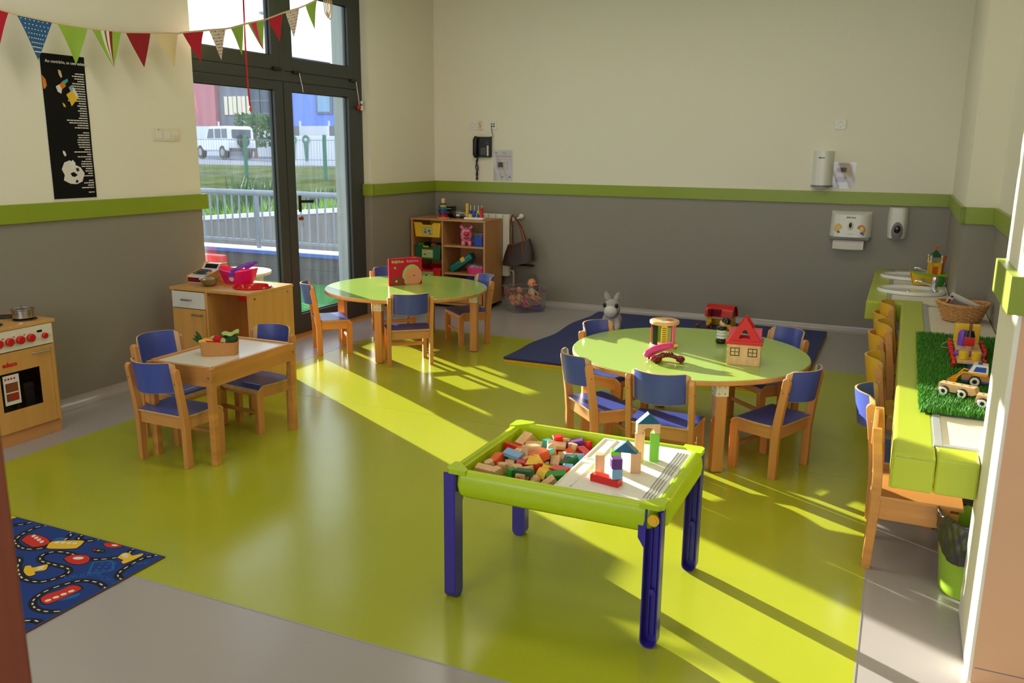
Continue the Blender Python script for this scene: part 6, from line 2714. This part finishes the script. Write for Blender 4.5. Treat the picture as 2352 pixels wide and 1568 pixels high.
for k, fm in enumerate(fl_):
    (ya, za), (yb, zb) = tops[2 * k], tops[2 * k + 1]
    if bot[k]:
        yc, zc = bot[k]
    else:
        yc, zc = (ya + yb) / 2 + .02, (za + zb) / 2 - .20
    sw = ln.uniform(-.015, .02)
    def ff(u, v, lo=0.0, hi=1.0, off=0.0):
        uu = lo + (hi - lo) * u
        y = (ya + (yb - ya) * uu) * (1 - v) + yc * v
        z = (za + (zb - za) * uu) * (1 - v) + zc * v
        return (XB_ + off + sw * v * v + .008 * math.sin(uu * 5 + k) * (1 - v) * math.sin(v * 3), y, z)
    if fm.startswith('stripes'):
        g = G()
        g.sheet(lambda u, v: ff(u, v), 8, 10, .0016)
        o = g.build('flag', 'flag_green' if fm == 'stripes' else 'flag_green', t, smooth=60)
        for lo, hi, mt in (((.28, .40, 'flag_white'), (.42, .46, 'flag_darkred'), (.47, .56, 'flag_white'), (.58, .68, 'flag_darkred')) if fm == 'stripes' else ((.18, .52, 'hot_pink'),)):
            g = G()
            g.sheet(lambda u, v: ff(u, v, lo, hi, .0012), 2, 10, .0012)
            g.build('stripe', mt, o, smooth=60)
    else:
        g = G()
        g.sheet(lambda u, v: ff(u, v), 8, 10, .0016)
        o = g.build('flag', fm, t, smooth=60)
        if fm in ('flag_blue', 'flag_floral'):
            g = {}
            for i in range(7):
                for j in range(8):
                    u = (i + .5 + .5 * (j % 2)) / 7.5
                    v = (j + .6) / 9.5
                    if u > .96:
                        continue
                    mt = 'flag_white' if fm == 'flag_blue' else ('pink', 'felt_yellow', 'felt_red', 'teal')[(i * 3 + j * 5) % 4]
                    gg = g.setdefault(mt, G())
                    c_ = ff(u, v, 0, 1, .0012)
                    r_ = (.0032 if fm == 'flag_blue' else .0055 * (1 - .4 * v))
                    gg.cyl(r_, -.0025, .0012, n=7, m=T(*c_) @ RY(90))
            for mt, gg in g.items():
                gg.build('dots', mt, o, stuff=True)
t = thing('ribbon', 'thin red ribbon with a charm hanging before the door', 'ribbon', (-4.49, 5.18, 1.86), 0)
g = G()
g.tube([(.03, -.02, 1.12), (.01, -.008, .78), (0, -.003, .45), (0, 0, .2), (0, .006, .10), (0, .012, .035)], .006, n=6, flat=(.0025, .009))
g.build('band', 'red', t, smooth=60)
g = G()
g.lathe([(0, -.01), (.008, .0), (.011, .012), (.008, .028), (0, .04)], 10, m=T(0, .014, 0))
g.build('charm', 'orange', t, smooth=60)
t = thing('rope_coil', 'bundle of pale rope hanging at the top light', 'rope', (XD + .06, 6.45, 2.74), 0)
g = G()
for k in range(4):
    g.tube([(.01 * (k % 2), .03 * math.cos(a) + .012 * k, .07 + .10 * math.sin(a) * (1 + .1 * k)) for a in [2 * PI * i / 18 for i in range(18)]], .005, n=6, closed=True)
g.build('coil', 'string', t, smooth=60)

# ------------------------------------------------------------------ printed road rug
RX1, RY1 = -2.543, 2.297
t = thing('road_rug', 'blue printed rug with roads, buses and helicopters', 'rug', (0, 0, 0), 0)
g = G()
g.box(-4.05, RX1, 1.05, RY1, .0015, .007, .001)
pile = g.build('pile', 'rug_blue', t)
g = G()
for a in ((-4.052, RX1 + .002, RY1 - .001, RY1 + .002), (-4.052, RX1 + .002, 1.048, 1.051)):
    g.box(a[0], a[1], a[2], a[3], .0013, .0068)
g.box(RX1 - .001, RX1 + .002, 1.05, RY1, .0013, .0068)
g.build('binding', 'rug_edge', t, stuff=True)
ZR = .0071
def inside(x, y):
    return x < RX1 - .002 and y < RY1 - .002
def sm(P, n=6):
    out = []
    for i in range(len(P) - 1):
        p0 = Vector(P[max(i - 1, 0)]); p1 = Vector(P[i]); p2 = Vector(P[i + 1]); p3 = Vector(P[min(i + 2, len(P) - 1)])
        for k in range(n):
            s = k / n
            out.append(.5 * ((2 * p1) + (-p0 + p2) * s + (2 * p0 - 5 * p1 + 4 * p2 - p3) * s * s + (-p0 + 3 * p1 - 3 * p2 + p3) * s ** 3))
    out.append(Vector(P[-1]))
    return out
def ribbon(P, w_, z, dash=None):
    g = G()
    acc = 0
    on = True
    prev = None
    for i in range(len(P) - 1):
        d_ = (P[i + 1] - P[i])
        L = d_.length
        if L < 1e-6:
            continue
        n_ = Vector((-d_.y, d_.x)) / L * w_ / 2
        if dash:
            acc += L
            if acc > dash:
                acc = 0
                on = not on
                prev = None
            if not on:
                continue
        a = [P[i] - n_, P[i] + n_]
        b_ = [P[i + 1] - n_, P[i + 1] + n_]
        if not all(inside(q.x, q.y) for q in a + b_):
            continue
        vs = [g.bm.verts.new((q.x, q.y, z)) for q in (a[0], b_[0], b_[1], a[1])]
        g.bm.faces.new(vs)
    return g
ROADS = {
'a': [(-3.80, 2.10), (-3.55, 2.15), (-3.351, 2.234), (-3.315, 2.266), (-3.304, 2.29)],
'b': [(-3.209, 2.295), (-3.237, 2.266), (-3.232, 2.197), (-3.21, 2.146), (-3.183, 2.125), (-3.12, 2.106), (-3.065, 2.117), (-3.033, 2.151)],
'c': [(-3.074, 2.295), (-3.041, 2.271), (-3.025, 2.226)],
'd': [(-2.998, 2.295), (-2.996, 2.274), (-2.97, 2.257), (-2.936, 2.26), (-2.902, 2.293)],
'e': [(-2.707, 2.295), (-2.692, 2.245), (-2.708, 2.206), (-2.747, 2.173), (-2.783, 2.156), (-2.841, 2.15), (-2.898, 2.155), (-2.956, 2.145), (-2.987, 2.116), (-2.979, 2.084), (-2.945, 2.062), (-2.889, 2.062), (-2.819, 2.065), (-2.783, 2.056), (-2.764, 2.029), (-2.77, 1.997), (-2.786, 1.961), (-2.818, 1.94), (-2.87, 1.935), (-2.917, 1.949), (-2.984, 1.99), (-3.06, 2.038), (-3.2, 1.95), (-3.4, 1.9)],
'f': [(-2.575, 2.295), (-2.589, 2.278), (-2.607, 2.25), (-2.607, 2.2), (-2.603, 2.149), (-2.588, 2.112), (-2.564, 2.095), (-2.545, 2.09)],
'g': [(-2.546, 2.017), (-2.592, 2.032), (-2.641, 2.03), (-2.68, 2.011), (-2.703, 1.973), (-2.72, 1.924), (-2.718, 1.878), (-2.7, 1.841), (-2.669, 1.818), (-2.631, 1.808), (-2.588, 1.814), (-2.546, 1.838)],
'h': [(-2.70, 1.70), (-2.64, 1.72), (-2.598, 1.745), (-2.578, 1.755), (-2.546, 1.753)],
'k': [(-3.9, 1.5), (-3.5, 1.6), (-3.2, 1.5), (-2.9, 1.6), (-2.7, 1.4), (-2.6, 1.2)]}
for k, P in ROADS.items():
    pts = sm(P, 8)
    o = ribbon(pts, .030, ZR + .0002).build('road_print', 'rug_black', pile, smooth=0)
    ribbon(pts, .0055, ZR + .0004, .014).build('lane_marking', 'rug_white', o, smooth=0, stuff=True)
def patch(name, pts, mt, lift, parent=None, shrink=1.0, off=(0, 0)):
    cx_ = sum(p[0] for p in pts) / len(pts)
    cy_ = sum(p[1] for p in pts) / len(pts)
    g = G()
    q = [(cx_ + (x - cx_) * shrink + off[0], cy_ + (y - cy_) * shrink + off[1]) for x, y in pts]
    q = [(min(x, RX1 - .001), min(y, RY1 - .001)) for x, y in q]
    ps = sm(q + [q[0]], 4)[:-1]
    vs = [g.bm.verts.new((p.x, p.y, ZR + lift)) for p in ps]
    try:
        g.bm.faces.new(vs)
    except ValueError:
        pass
    return g.build(name, mt, parent or pile, smooth=0)
def vehicle(pts, mt, windows):
    o = patch('vehicle_print', pts, 'rug_black', .0005, shrink=1.10)
    patch('vehicle_print', pts, mt, .0007)
    for (x, y, a, b_, rz) in windows:
        ps = [(x + a * math.cos(q) * math.cos(R(rz)) - b_ * math.sin(q) * math.sin(R(rz)), y + a * math.cos(q) * math.sin(R(rz)) + b_ * math.sin(q) * math.cos(R(rz))) for q in [2 * PI * i / 10 for i in range(10)]]
        patch('window_print', ps, 'rug_white' if mt != 'x' else 'rug_blue', .0009)
rb1 = [(-3.181, 2.151), (-3.199, 2.191), (-3.182, 2.212), (-3.12, 2.211), (-3.072, 2.195), (-3.053, 2.171), (-3.075, 2.135), (-3.113, 2.134)]
vehicle(rb1, 'rug_red', [(-3.172 + .026 * k, 2.200 - .0075 * k, .008, .012, 40) for k in range(4)])
yb = [(-3.039, 2.16), (-3.058, 2.194), (-3.025, 2.222), (-2.954, 2.256), (-2.935, 2.244), (-2.921, 2.213), (-2.926, 2.19), (-3.014, 2.148)]
vehicle(yb, 'rug_yellow', [(-3.032 + .024 * k, 2.200 + .0085 * k, .010, .009, 30) for k in range(4)])
rb2 = [(-2.691, 1.865), (-2.697, 1.892), (-2.68, 1.933), (-2.673, 1.977), (-2.637, 1.983), (-2.617, 1.966), (-2.625, 1.89), (-2.634, 1.85), (-2.663, 1.849)]
vehicle(rb2, 'rug_red', [(-2.655 + .006 * k, 1.866 + .027 * k, .011, .009, 70) for k in range(4)])
rc = [(-2.884, 2.114), (-2.882, 2.146), (-2.835, 2.169), (-2.801, 2.162), (-2.776, 2.135), (-2.787, 2.106), (-2.831, 2.097)]
vehicle(rc, 'rug_red', [(-2.836, 2.140, .022, .012, 20)])
vehicle([(-2.855, 2.274), (-2.831, 2.292), (-2.767, 2.291), (-2.785, 2.266), (-2.818, 2.258)], 'rug_red', [(-2.80, 2.282, .014, .007, 10)])
vehicle([(-2.702, 2.209), (-2.713, 2.247), (-2.689, 2.258), (-2.663, 2.247), (-2.64, 2.278), (-2.628, 2.256), (-2.636, 2.186), (-2.659, 2.191), (-2.664, 2.203)], 'rug_yellow', [(-2.692, 2.236, .009, .014, 20), (-2.677, 2.230, .008, .012, 20)])
vehicle([(-2.964, 2.007), (-2.949, 2.018), (-2.925, 2.011), (-2.903, 2.051), (-2.881, 2.039), (-2.867, 2.016), (-2.889, 1.991), (-2.87, 1.978), (-2.881, 1.958), (-2.93, 1.975)], 'rug_yellow', [(-2.900, 2.026, .014, .006, 50), (-2.890, 2.015, .012, .005, 50)])
vehicle([(-3.44, 2.291), (-3.456, 2.294), (-3.406, 2.294), (-3.41, 2.28), (-3.408, 2.268)], 'rug_yellow', [])
tl = [(-2.851, 2.218), (-2.848, 2.227), (-2.809, 2.238), (-2.791, 2.23), (-2.788, 2.215), (-2.814, 2.203), (-2.834, 2.205)]
patch('traffic_light_print', tl, 'rug_black', .0006)
for k, mt in enumerate(('rug_red', 'rug_yellow', 'leaf_dark')):
    patch('traffic_light_print', [(-2.838 + .018 * k + .006 * math.cos(q), 2.217 + .004 * k + .006 * math.sin(q)) for q in [2 * PI * i / 8 for i in range(8)]], mt, .0009)
bl = [(-2.761, 2.142), (-2.705, 2.184), (-2.661, 2.159), (-2.632, 2.12), (-2.696, 2.068), (-2.715, 2.088)]
patch('building_print', bl, 'rug_lightblue', .0003)
patch('building_print', bl, 'rug_blue', .0005, shrink=.8)
for i in range(3):
    for j in range(3):
        patch('building_print', [(-2.712 + .022 * i + .012 * j + .006 * math.cos(q), 2.135 + .012 * i - .022 * j + .010 + .006 * math.sin(q)) for q in [2 * PI * k / 8 for k in range(8)]], 'rug_lightblue', .0007)
patch('building_print', [(-2.64, 1.86), (-2.60, 1.90), (-2.585, 1.93), (-2.60, 1.95), (-2.625, 1.90)], 'rug_lightblue', .0003)
patch('building_print', [(-3.06, 2.19), (-3.07, 2.23), (-3.04, 2.245), (-3.02, 2.225)], 'rug_lightblue', .0003)
text_obj('lettering', 'URBAN', .040, 'rug_lightblue', pile, T(-2.742, 1.995, ZR + .0004) @ RZ(40), depth=.0001)
text_obj('lettering', 'WORLD', .034, 'rug_lightblue', pile, T(-2.66, 2.062, ZR + .0004) @ RZ(-4), depth=.0001)
text_obj('lettering', 'URB', .034, 'rug_lightblue', pile, T(-2.603, 2.185, ZR + .0004) @ RZ(35), depth=.0001)
# ------------------------------------------------------------------ outside, seen through the glazed door
GZ = -.03
g = G()
g.box(-14, XO, -4, 8.45, GZ - .2, GZ)
tag(g.build('ground_terrace', 'outside_turf', smooth=0), 'terrace covered with artificial turf outside the door', 'ground', kind='structure')
# low block wall with blue coping and a railing
wt = thing('terrace_wall', 'low dark block wall with blue coping outside', 'wall', (0, 0, 0), 0)
wt['kind'] = 'structure'
x = -12.0
k = 0
for row in range(2):
    z0 = GZ + row * .165
    x = -12.0 - (.4 if row else 0)
    while x < -5.2:
        g = G()
        g.box(max(x, -12) + .004, min(x + .78, -5.2) - .004, 8.45, 8.65, z0 + .004, z0 + .161, .003, seg=1)
        g.build('block', 'dark_block', wt)
        x += .785
g = G()
g.box(-12, -5.2, 8.46, 8.64, GZ, GZ + .33)
g.build('mortar', 'concrete', wt, smooth=0)
g = G()
g.box(-12.1, -5.2, 8.42, 8.72, .300, .345, .004)
g.build('coping', 'coping_blue', wt)
g = G()
g.box(-12.1, -5.2, 8.425, 8.72, .345, .352)
g.build('coping_top', 'coping_white', wt, smooth=0)
rl = thing('railing', 'grey metal railing with vertical bars on the terrace wall', 'railing', (0, 8.58, 0), 0)
g = G()
g.tube([(-12, 0, 1.04), (-5.2, 0, 1.04)], .036, n=10)
g.build('top_rail', 'rail_grey', rl)
g = G()
g.box(-12, -5.2, -.012, .012, .425, .455)
g.build('bottom_rail', 'rail_grey', rl)
g = G()
g.cyl(.011, .45, 1.02, n=8)
o0 = g.build('bar', 'rail_grey', rl)
o0.location = (-12, 0, 0)
for k in range(1, 57):
    o = bpy.data.objects.new('bar', o0.data)
    COL.objects.link(o)
    o.parent = rl
    o.location = (-12 + .12 * k, 0, 0)
for xx in (-11, -9.2, -7.4, -5.6):
    g = G()
    g.box(xx - .02, xx + .02, -.02, .02, .345, 1.03, .002)
    g.build('post', 'rail_grey', rl)
# ramp wall with white cap behind the railing
rp = thing('ramp_wall', 'sloping concrete ramp wall with white capping', 'wall', (0, 0, 0), 0)
rp['kind'] = 'structure'
def rz_(x):
    return .52 + (x + 9.5) * .085
g = G()
g.sheet(lambda u, v: (-16 + 11.5 * u, 10.2, -.6 + (rz_(-16 + 11.5 * u) + .6) * v), 10, 1, .15)
g.build('ramp', 'concrete', rp, smooth=0)
g = G()
g.sheet(lambda u, v: (-16 + 11.5 * u, 10.1 + .2 * v, rz_(-16 + 11.5 * u) + .03), 10, 1, .06)
g.build('capping', 'coping_white', rp, smooth=0)
# bank rising to the street
g = G()
g.sheet(lambda u, v: (-40 + 40 * u, 10.6 + 13.5 * v, -.35 + 1.32 * v ** .8 + .10 * math.sin(9 * u + 5 * v) * v * (1 - v)), 40, 20)
tag(g.build('grass_bank', 'bank', smooth=60), 'grassy bank rising towards the street', 'bank', kind='structure')
g = G()
g.box(-120, 40, 24.0, 110, .5, .93)
tag(g.build('street', 'road', smooth=0), 'pale street beyond the bank', 'street', kind='structure')
rg = random.Random(9)
def bush(label, x, y, z, r_, h, n, mt, blade=True):
    t = thing('leafy_plant', label, 'plant', (x, y, z), rg.uniform(0, 360), 'plants on the bank')
    verts, faces = [], []
    for k in range(n):
        a = rg.uniform(0, 2 * PI)
        rr = r_ * math.sqrt(rg.random())
        bx_, by_ = rr * math.cos(a), rr * math.sin(a)
        if blade:
            L = h * rg.uniform(.5, 1.0)
            lean = rg.uniform(.05, .35)
            w_ = .022
            b2 = rg.uniform(0, 2 * PI)
            dx, dy = math.cos(b2), math.sin(b2)
            i = len(verts)
            verts += [(bx_ - dy * w_, by_ + dx * w_, 0), (bx_ + dy * w_, by_ - dx * w_, 0), (bx_ + dx * L * lean * .5 + dy * w_, by_ + dy * L * lean * .5 - dx * w_, L * .6), (bx_ + dx * L * lean * .5 - dy * w_, by_ + dy * L * lean * .5 + dx * w_, L * .6), (bx_ + dx * L * lean, by_ + dy * L * lean, L)]
            faces += [(i, i + 1, i + 2, i + 3), (i + 3, i + 2, i + 4)]
        else:
            zz = h * rg.random()
            c_ = Vector((bx_, by_, zz))
            u_ = Vector((rg.uniform(-1, 1), rg.uniform(-1, 1), rg.uniform(-1, 1))).normalized()
            v_ = u_.orthogonal().normalized()
            s = r_ * .16
            i = len(verts)
            verts += [c_ - u_ * s, c_ + v_ * s * .5, c_ + u_ * s, c_ - v_ * s * .5]
            faces += [(i, i + 1, i + 2, i + 3)]
    me = bpy.data.meshes.new('foliage')
    me.from_pydata([tuple(v) for v in verts], [], faces)
    me.materials.append(MATS[mt])
    o = bpy.data.objects.new('foliage', me)
    COL.objects.link(o)
    o.parent = t
    o['kind'] = 'stuff'
    return t
def bankz(y):
    v = (y - 10.6) / 13.5
    return -.35 + 1.32 * max(0, v) ** .8
for k, (x, y, r_, h, mt) in enumerate(((-11.6, 12.2, .45, .75, 'leaf'), (-10.7, 12.6, .5, .8, 'leaf'), (-12.7, 13.2, .6, .75, 'leaf_dark'), (-9.6, 12.4, .45, .8, 'leaf'), (-10.2, 14.2, .5, .6, 'leaf'), (-8.9, 13.2, .45, .75, 'leaf'), (-13.2, 15.5, .7, .8, 'leaf_dark'), (-11.6, 16, .6, .5, 'leaf_dark'), (-9.9, 16.5, .5, .5, 'leaf'), (-8.2, 14.5, .4, .45, 'leaf_dark'))):
    bush(['tufted green plant nearest the left door edge', 'tufted green plant left of the fence post', 'dark leafy plant at the far left of the bank', 'bright tufted plant right of the fence post', 'small tufted plant higher on the bank', 'bright tufted plant by the door mullion', 'dark shrub behind the tufted plants', 'low dark plant midway up the bank', 'pale tuft near the top of the bank', 'low dark plant seen through the right leaf'][k], x, y, bankz(y) - .02, r_, h, 260, mt)
# green mesh fence along the street
fn = thing('mesh_fence', 'green wire mesh fence with posts along the bank', 'fence', (0, 20.5, 0), 0)
for k, x in enumerate((-27.3, -24.2, -21.1, -18.0, -15.13, -12.05, -9.0)):
    g = G()
    g.box(x - .04, x + .04, -.04, .04, .3, 1.95, .005)
    g.build('post', 'fence_green', fn)
g = G()
for z in (.75, 1.25, 1.80):
    g.box(-27, -9, -.006, .006, z - .008, z + .008)
for k in range(180):
    x = -27 + .1 * k
    g.box(x - .003, x + .003, -.003, .003, .72, 1.84)
g.build('mesh', 'rail_grey', fn, smooth=0, stuff=True)
# white wall panels with signs
ww = thing('street_wall', 'white rendered wall across the street', 'wall', (0, 0, 0), 0)
ww['kind'] = 'structure'
g = G()
g.box(-21.75, -15, 27.0, 27.2, .9, 2.02, .01)
g.build('panel', 'wall_outside', ww)
for (x, z, mt, lab) in ((-21.35, 1.88, 'fence_green', 'green spoon shaped sign on the white wall, left one'), (-20.75, 1.88, 'fence_green', 'green spoon shaped sign on the white wall, by the post'), (-19.05, 1.83, 'yellow', 'yellow spoon shaped sign on the white wall'), (-18.55, 1.83, 'yellow', 'yellow spoon shaped sign beside the outer pillar')):
    t = thing('wall_sign', lab, 'sign', (x, 26.97, z), 0, 'spoon shaped signs on the white wall')
    g = G()
    g.prism([(.16 * math.cos(a), .17 * math.sin(a)) for a in [2 * PI * i / 20 for i in range(20)]], 0, .02, m=RX(90))
    g.build('head', mt, t)
    g = G()
    g.prism([(-.10, -.10), (.10, -.10), (.05 if mt == 'fence_green' else .012, -.78), (-.05 if mt == 'fence_green' else -.012, -.78)], 0, .018, m=RX(90))
    g.build('handle', mt, t)
    g = G()
    g.prism([(.07 * math.cos(a), .06 * math.sin(a)) for a in [2 * PI * i / 16 for i in range(16)]], .02, .022, m=RX(90))
    g.build('emblem', 'wall_outside', t)
# off-road car
car = thing('car', 'white off-road car parked across the street', 'car', (-33.8, 36.9, .93), -17)
car.scale = (.88, 1, 1)
g = G()
body = [(-2.0, .45), (2.0, .45), (2.05, .95), (1.95, 1.02), (-.75, 1.06), (-1.9, 1.0), (-2.05, .8)]
M3 = Matrix(((1, 0, 0, 0), (0, 0, 1, 0), (0, 1, 0, 0), (0, 0, 0, 1)))
g.prism(body, -.80, .80, m=M3)
bmesh.ops.bevel(g.bm, geom=list(g.bm.edges), offset=.05, segments=2, affect='EDGES')
g.build('body', 'car_white', car)
g = G()
g.prism([(-.85, 1.04), (1.95, 1.0), (1.88, 1.62), (1.6, 1.72), (-.25, 1.72)], -.74, .74, m=M3)
bmesh.ops.bevel(g.bm, geom=list(g.bm.edges), offset=.05, segments=2, affect='EDGES')
g.build('cabin', 'car_white', car)
for s in (-1, 1):
    for a, b_ in ((-.55, .25), (.38, 1.05), (1.15, 1.75)):
        g = G()
        g.prism([(a, 1.10), (b_, 1.10), (b_, 1.58), (a + (.28 if a < 0 else 0), 1.58)], s * .742 - .008, s * .742 + .008, m=M3)
        g.build('side_window', 'car_glass', car, smooth=0)
g = G()
g.sheet(lambda u, v: (-.80 + .50 * v - .02, -.62 + 1.24 * u, 1.10 + .54 * v), 1, 1, .02)
g.build('windscreen', 'car_glass', car, smooth=0)
g = G()
g.box(1.93, 1.97, -.55, .55, 1.1, 1.55, .01)
g.build('rear_window', 'car_glass', car)
for x in (-1.30, 1.25):
    for s in (-1, 1):
        g = G()
        g.cyl(.37, -.12, .12, n=24, m=T(x, s * .70, .37) @ RX(90), bev=.03)
        wo = g.build('wheel', 'black', car, smooth=40)
        g = G()
        g.cyl(.20, -.125, .125, n=18, m=T(x, s * .70, .37) @ RX(90), bev=.01)
        g.build('rim', 'trim_grey', wo, smooth=40)
g = G()
g.cyl(.34, 0, .18, n=24, m=T(2.04, 0, .95) @ RY(90), bev=.03)
g.build('spare_wheel', 'black', car, smooth=40)
g = G()
g.box(-2.12, -1.98, -.8, .8, .42, .62, .02)
g.box(2.0, 2.14, -.8, .8, .42, .60, .02)
g.build('bumper', 'bld_dark', car)
# buildings
bA = thing('office_building', 'large building with red, grey and dark facade sections', 'building', (0, 0, 0), 0)
def seg(x0, x1, y, z1, mt, nm='facade'):
    g = G()
    g.box(x0, x1, y, y + 6, .9, z1)
    return g.build(nm, mt, bA, smooth=0)
YG = 62.0
seg(-72, -57.6, YG, 9.0, 'bld_red')
seg(-57.6, -53.6, YG + .5, 9.0, 'bld_grey')
seg(-53.6, -49.2, YG, 9.2, 'bld_dark')
fg = seg(-61.5, -53.6, YG - .3, 3.4, 'bld_grey')
for k in range(3):
    g = G()
    g.box(-56.9 + k * 1.02, -56.9 + k * 1.02 + .94, YG + .38, YG + .5, 4.4, 6.0)
    w_o = g.build('window', 'bld_cream', bA, smooth=0)
    g = G()
    g.box(-56.9 + k * 1.02 + .44, -56.9 + k * 1.02 + .50, YG + .33, YG + .38, 4.4, 6.0)
    g.build('glazing_bar', 'bld_dark', w_o, smooth=0)
for k in range(4):
    g = G()
    g.box(-53.4 + k * 1.05, -53.4 + k * 1.05 + .95, YG - .1, YG, 3.6, 8.6)
    w_o = g.build('window', 'car_glass', bA, smooth=0)
    for q in range(4):
        g = G()
        g.box(-53.4 + k * 1.05, -53.4 + k * 1.05 + .95, YG - .16, YG - .1, 4.4 + 1.1 * q, 4.5 + 1.1 * q)
        g.build('glazing_bar', 'bld_grey', w_o, smooth=0)
bB = thing('blue_building', 'plain light blue building with one small window', 'building', (0, 0, 0), 0)
g = G()
g.box(-48.6, -25, 60, 72, .9, 8.0)
fb = g.build('facade', 'bld_blue', bB, smooth=0)
g = G()
g.box(-48.6, -47.4, 59.9, 60, 2.6, 8.0)
g.build('corner_panel', 'bld_red', bB, smooth=0)
g = G()
g.box(-44.9, -43.3, 59.85, 60, 4.3, 6.1)
w_o = g.build('window', 'bld_grey', bB, smooth=0)
g = G()
g.box(-44.7, -43.5, 59.8, 59.86, 4.45, 5.95)
g.build('pane', 'light_blue', w_o, smooth=0)
fw_ = thing('street_fence', 'pale panel fence below the blue building', 'fence', (0, 45, .9), 0)
for k in range(12):
    g = G()
    g.box(-46 + 2.2 * k, -46 + 2.2 * k + 2.1, -.03, .03, .1, 2.0)
    g.build('panel', 'wall_outside' if k % 2 else 'road', fw_, smooth=0)
    g = G()
    g.box(-46.06 + 2.2 * k, -45.98 + 2.2 * k, -.05, .05, 0, 2.3)
    g.build('post', 'wall_outside', fw_, smooth=0)
lp = thing('lamp_post', 'tall grey lamp post beside the parked car', 'lamp post', (-31.5, 38.2, .93), 0)
g = G()
g.cyl(.09, 0, 7.5, n=12, r2=.05)
g.build('pole', 'rail_grey', lp)
g = G()
g.box(-.12, .12, -.6, .05, 7.42, 7.55, .03)
g.build('lantern', 'trim_grey', lp)
tr = bush('round leafy tree behind the parked car', -36.5, 42.5, .93, 1.2, 1.9, 500, 'leaf_dark', False)
for ch in tr.children:
    ch.location = (0, 0, .7)
g = G()
g.cyl(.12, 0, 1.6, n=10, r2=.06)
g.build('trunk', 'bag_brown', tr)
# red post of the garden playhouse and a wooden spoon-shaped seat outside the door
t = thing('garden_playhouse', 'red plastic playhouse wall on the terrace', 'toy', (-7.45, 8.05, GZ), 0)
g = G()
g.box(-.6, -.03, -.05, .05, 0, .34, .02)
g.build('wall', 'red', t)
g = G()
g.box(-.6, -.50, -.04, .04, .3, .9, .02)
g.build('corner_post', 'red', t)
t = thing('outdoor_table', 'low wooden table outside behind the glazed door', 'table', (-5.95, 6.55, GZ), 0)
g = G()
g.lathe([(0, .40), (.33, .40), (.335, .41), (.335, .43), (0, .435)], 36)
g.build('table_top', 'natural_wood', t)
for k in range(4):
    a = R(45 + 90 * k)
    g = G()
    g.box(.22 * math.cos(a) - .025, .22 * math.cos(a) + .025, .22 * math.sin(a) - .025, .22 * math.sin(a) + .025, 0, .40, .004)
    g.build('leg', 'natural_wood', t)
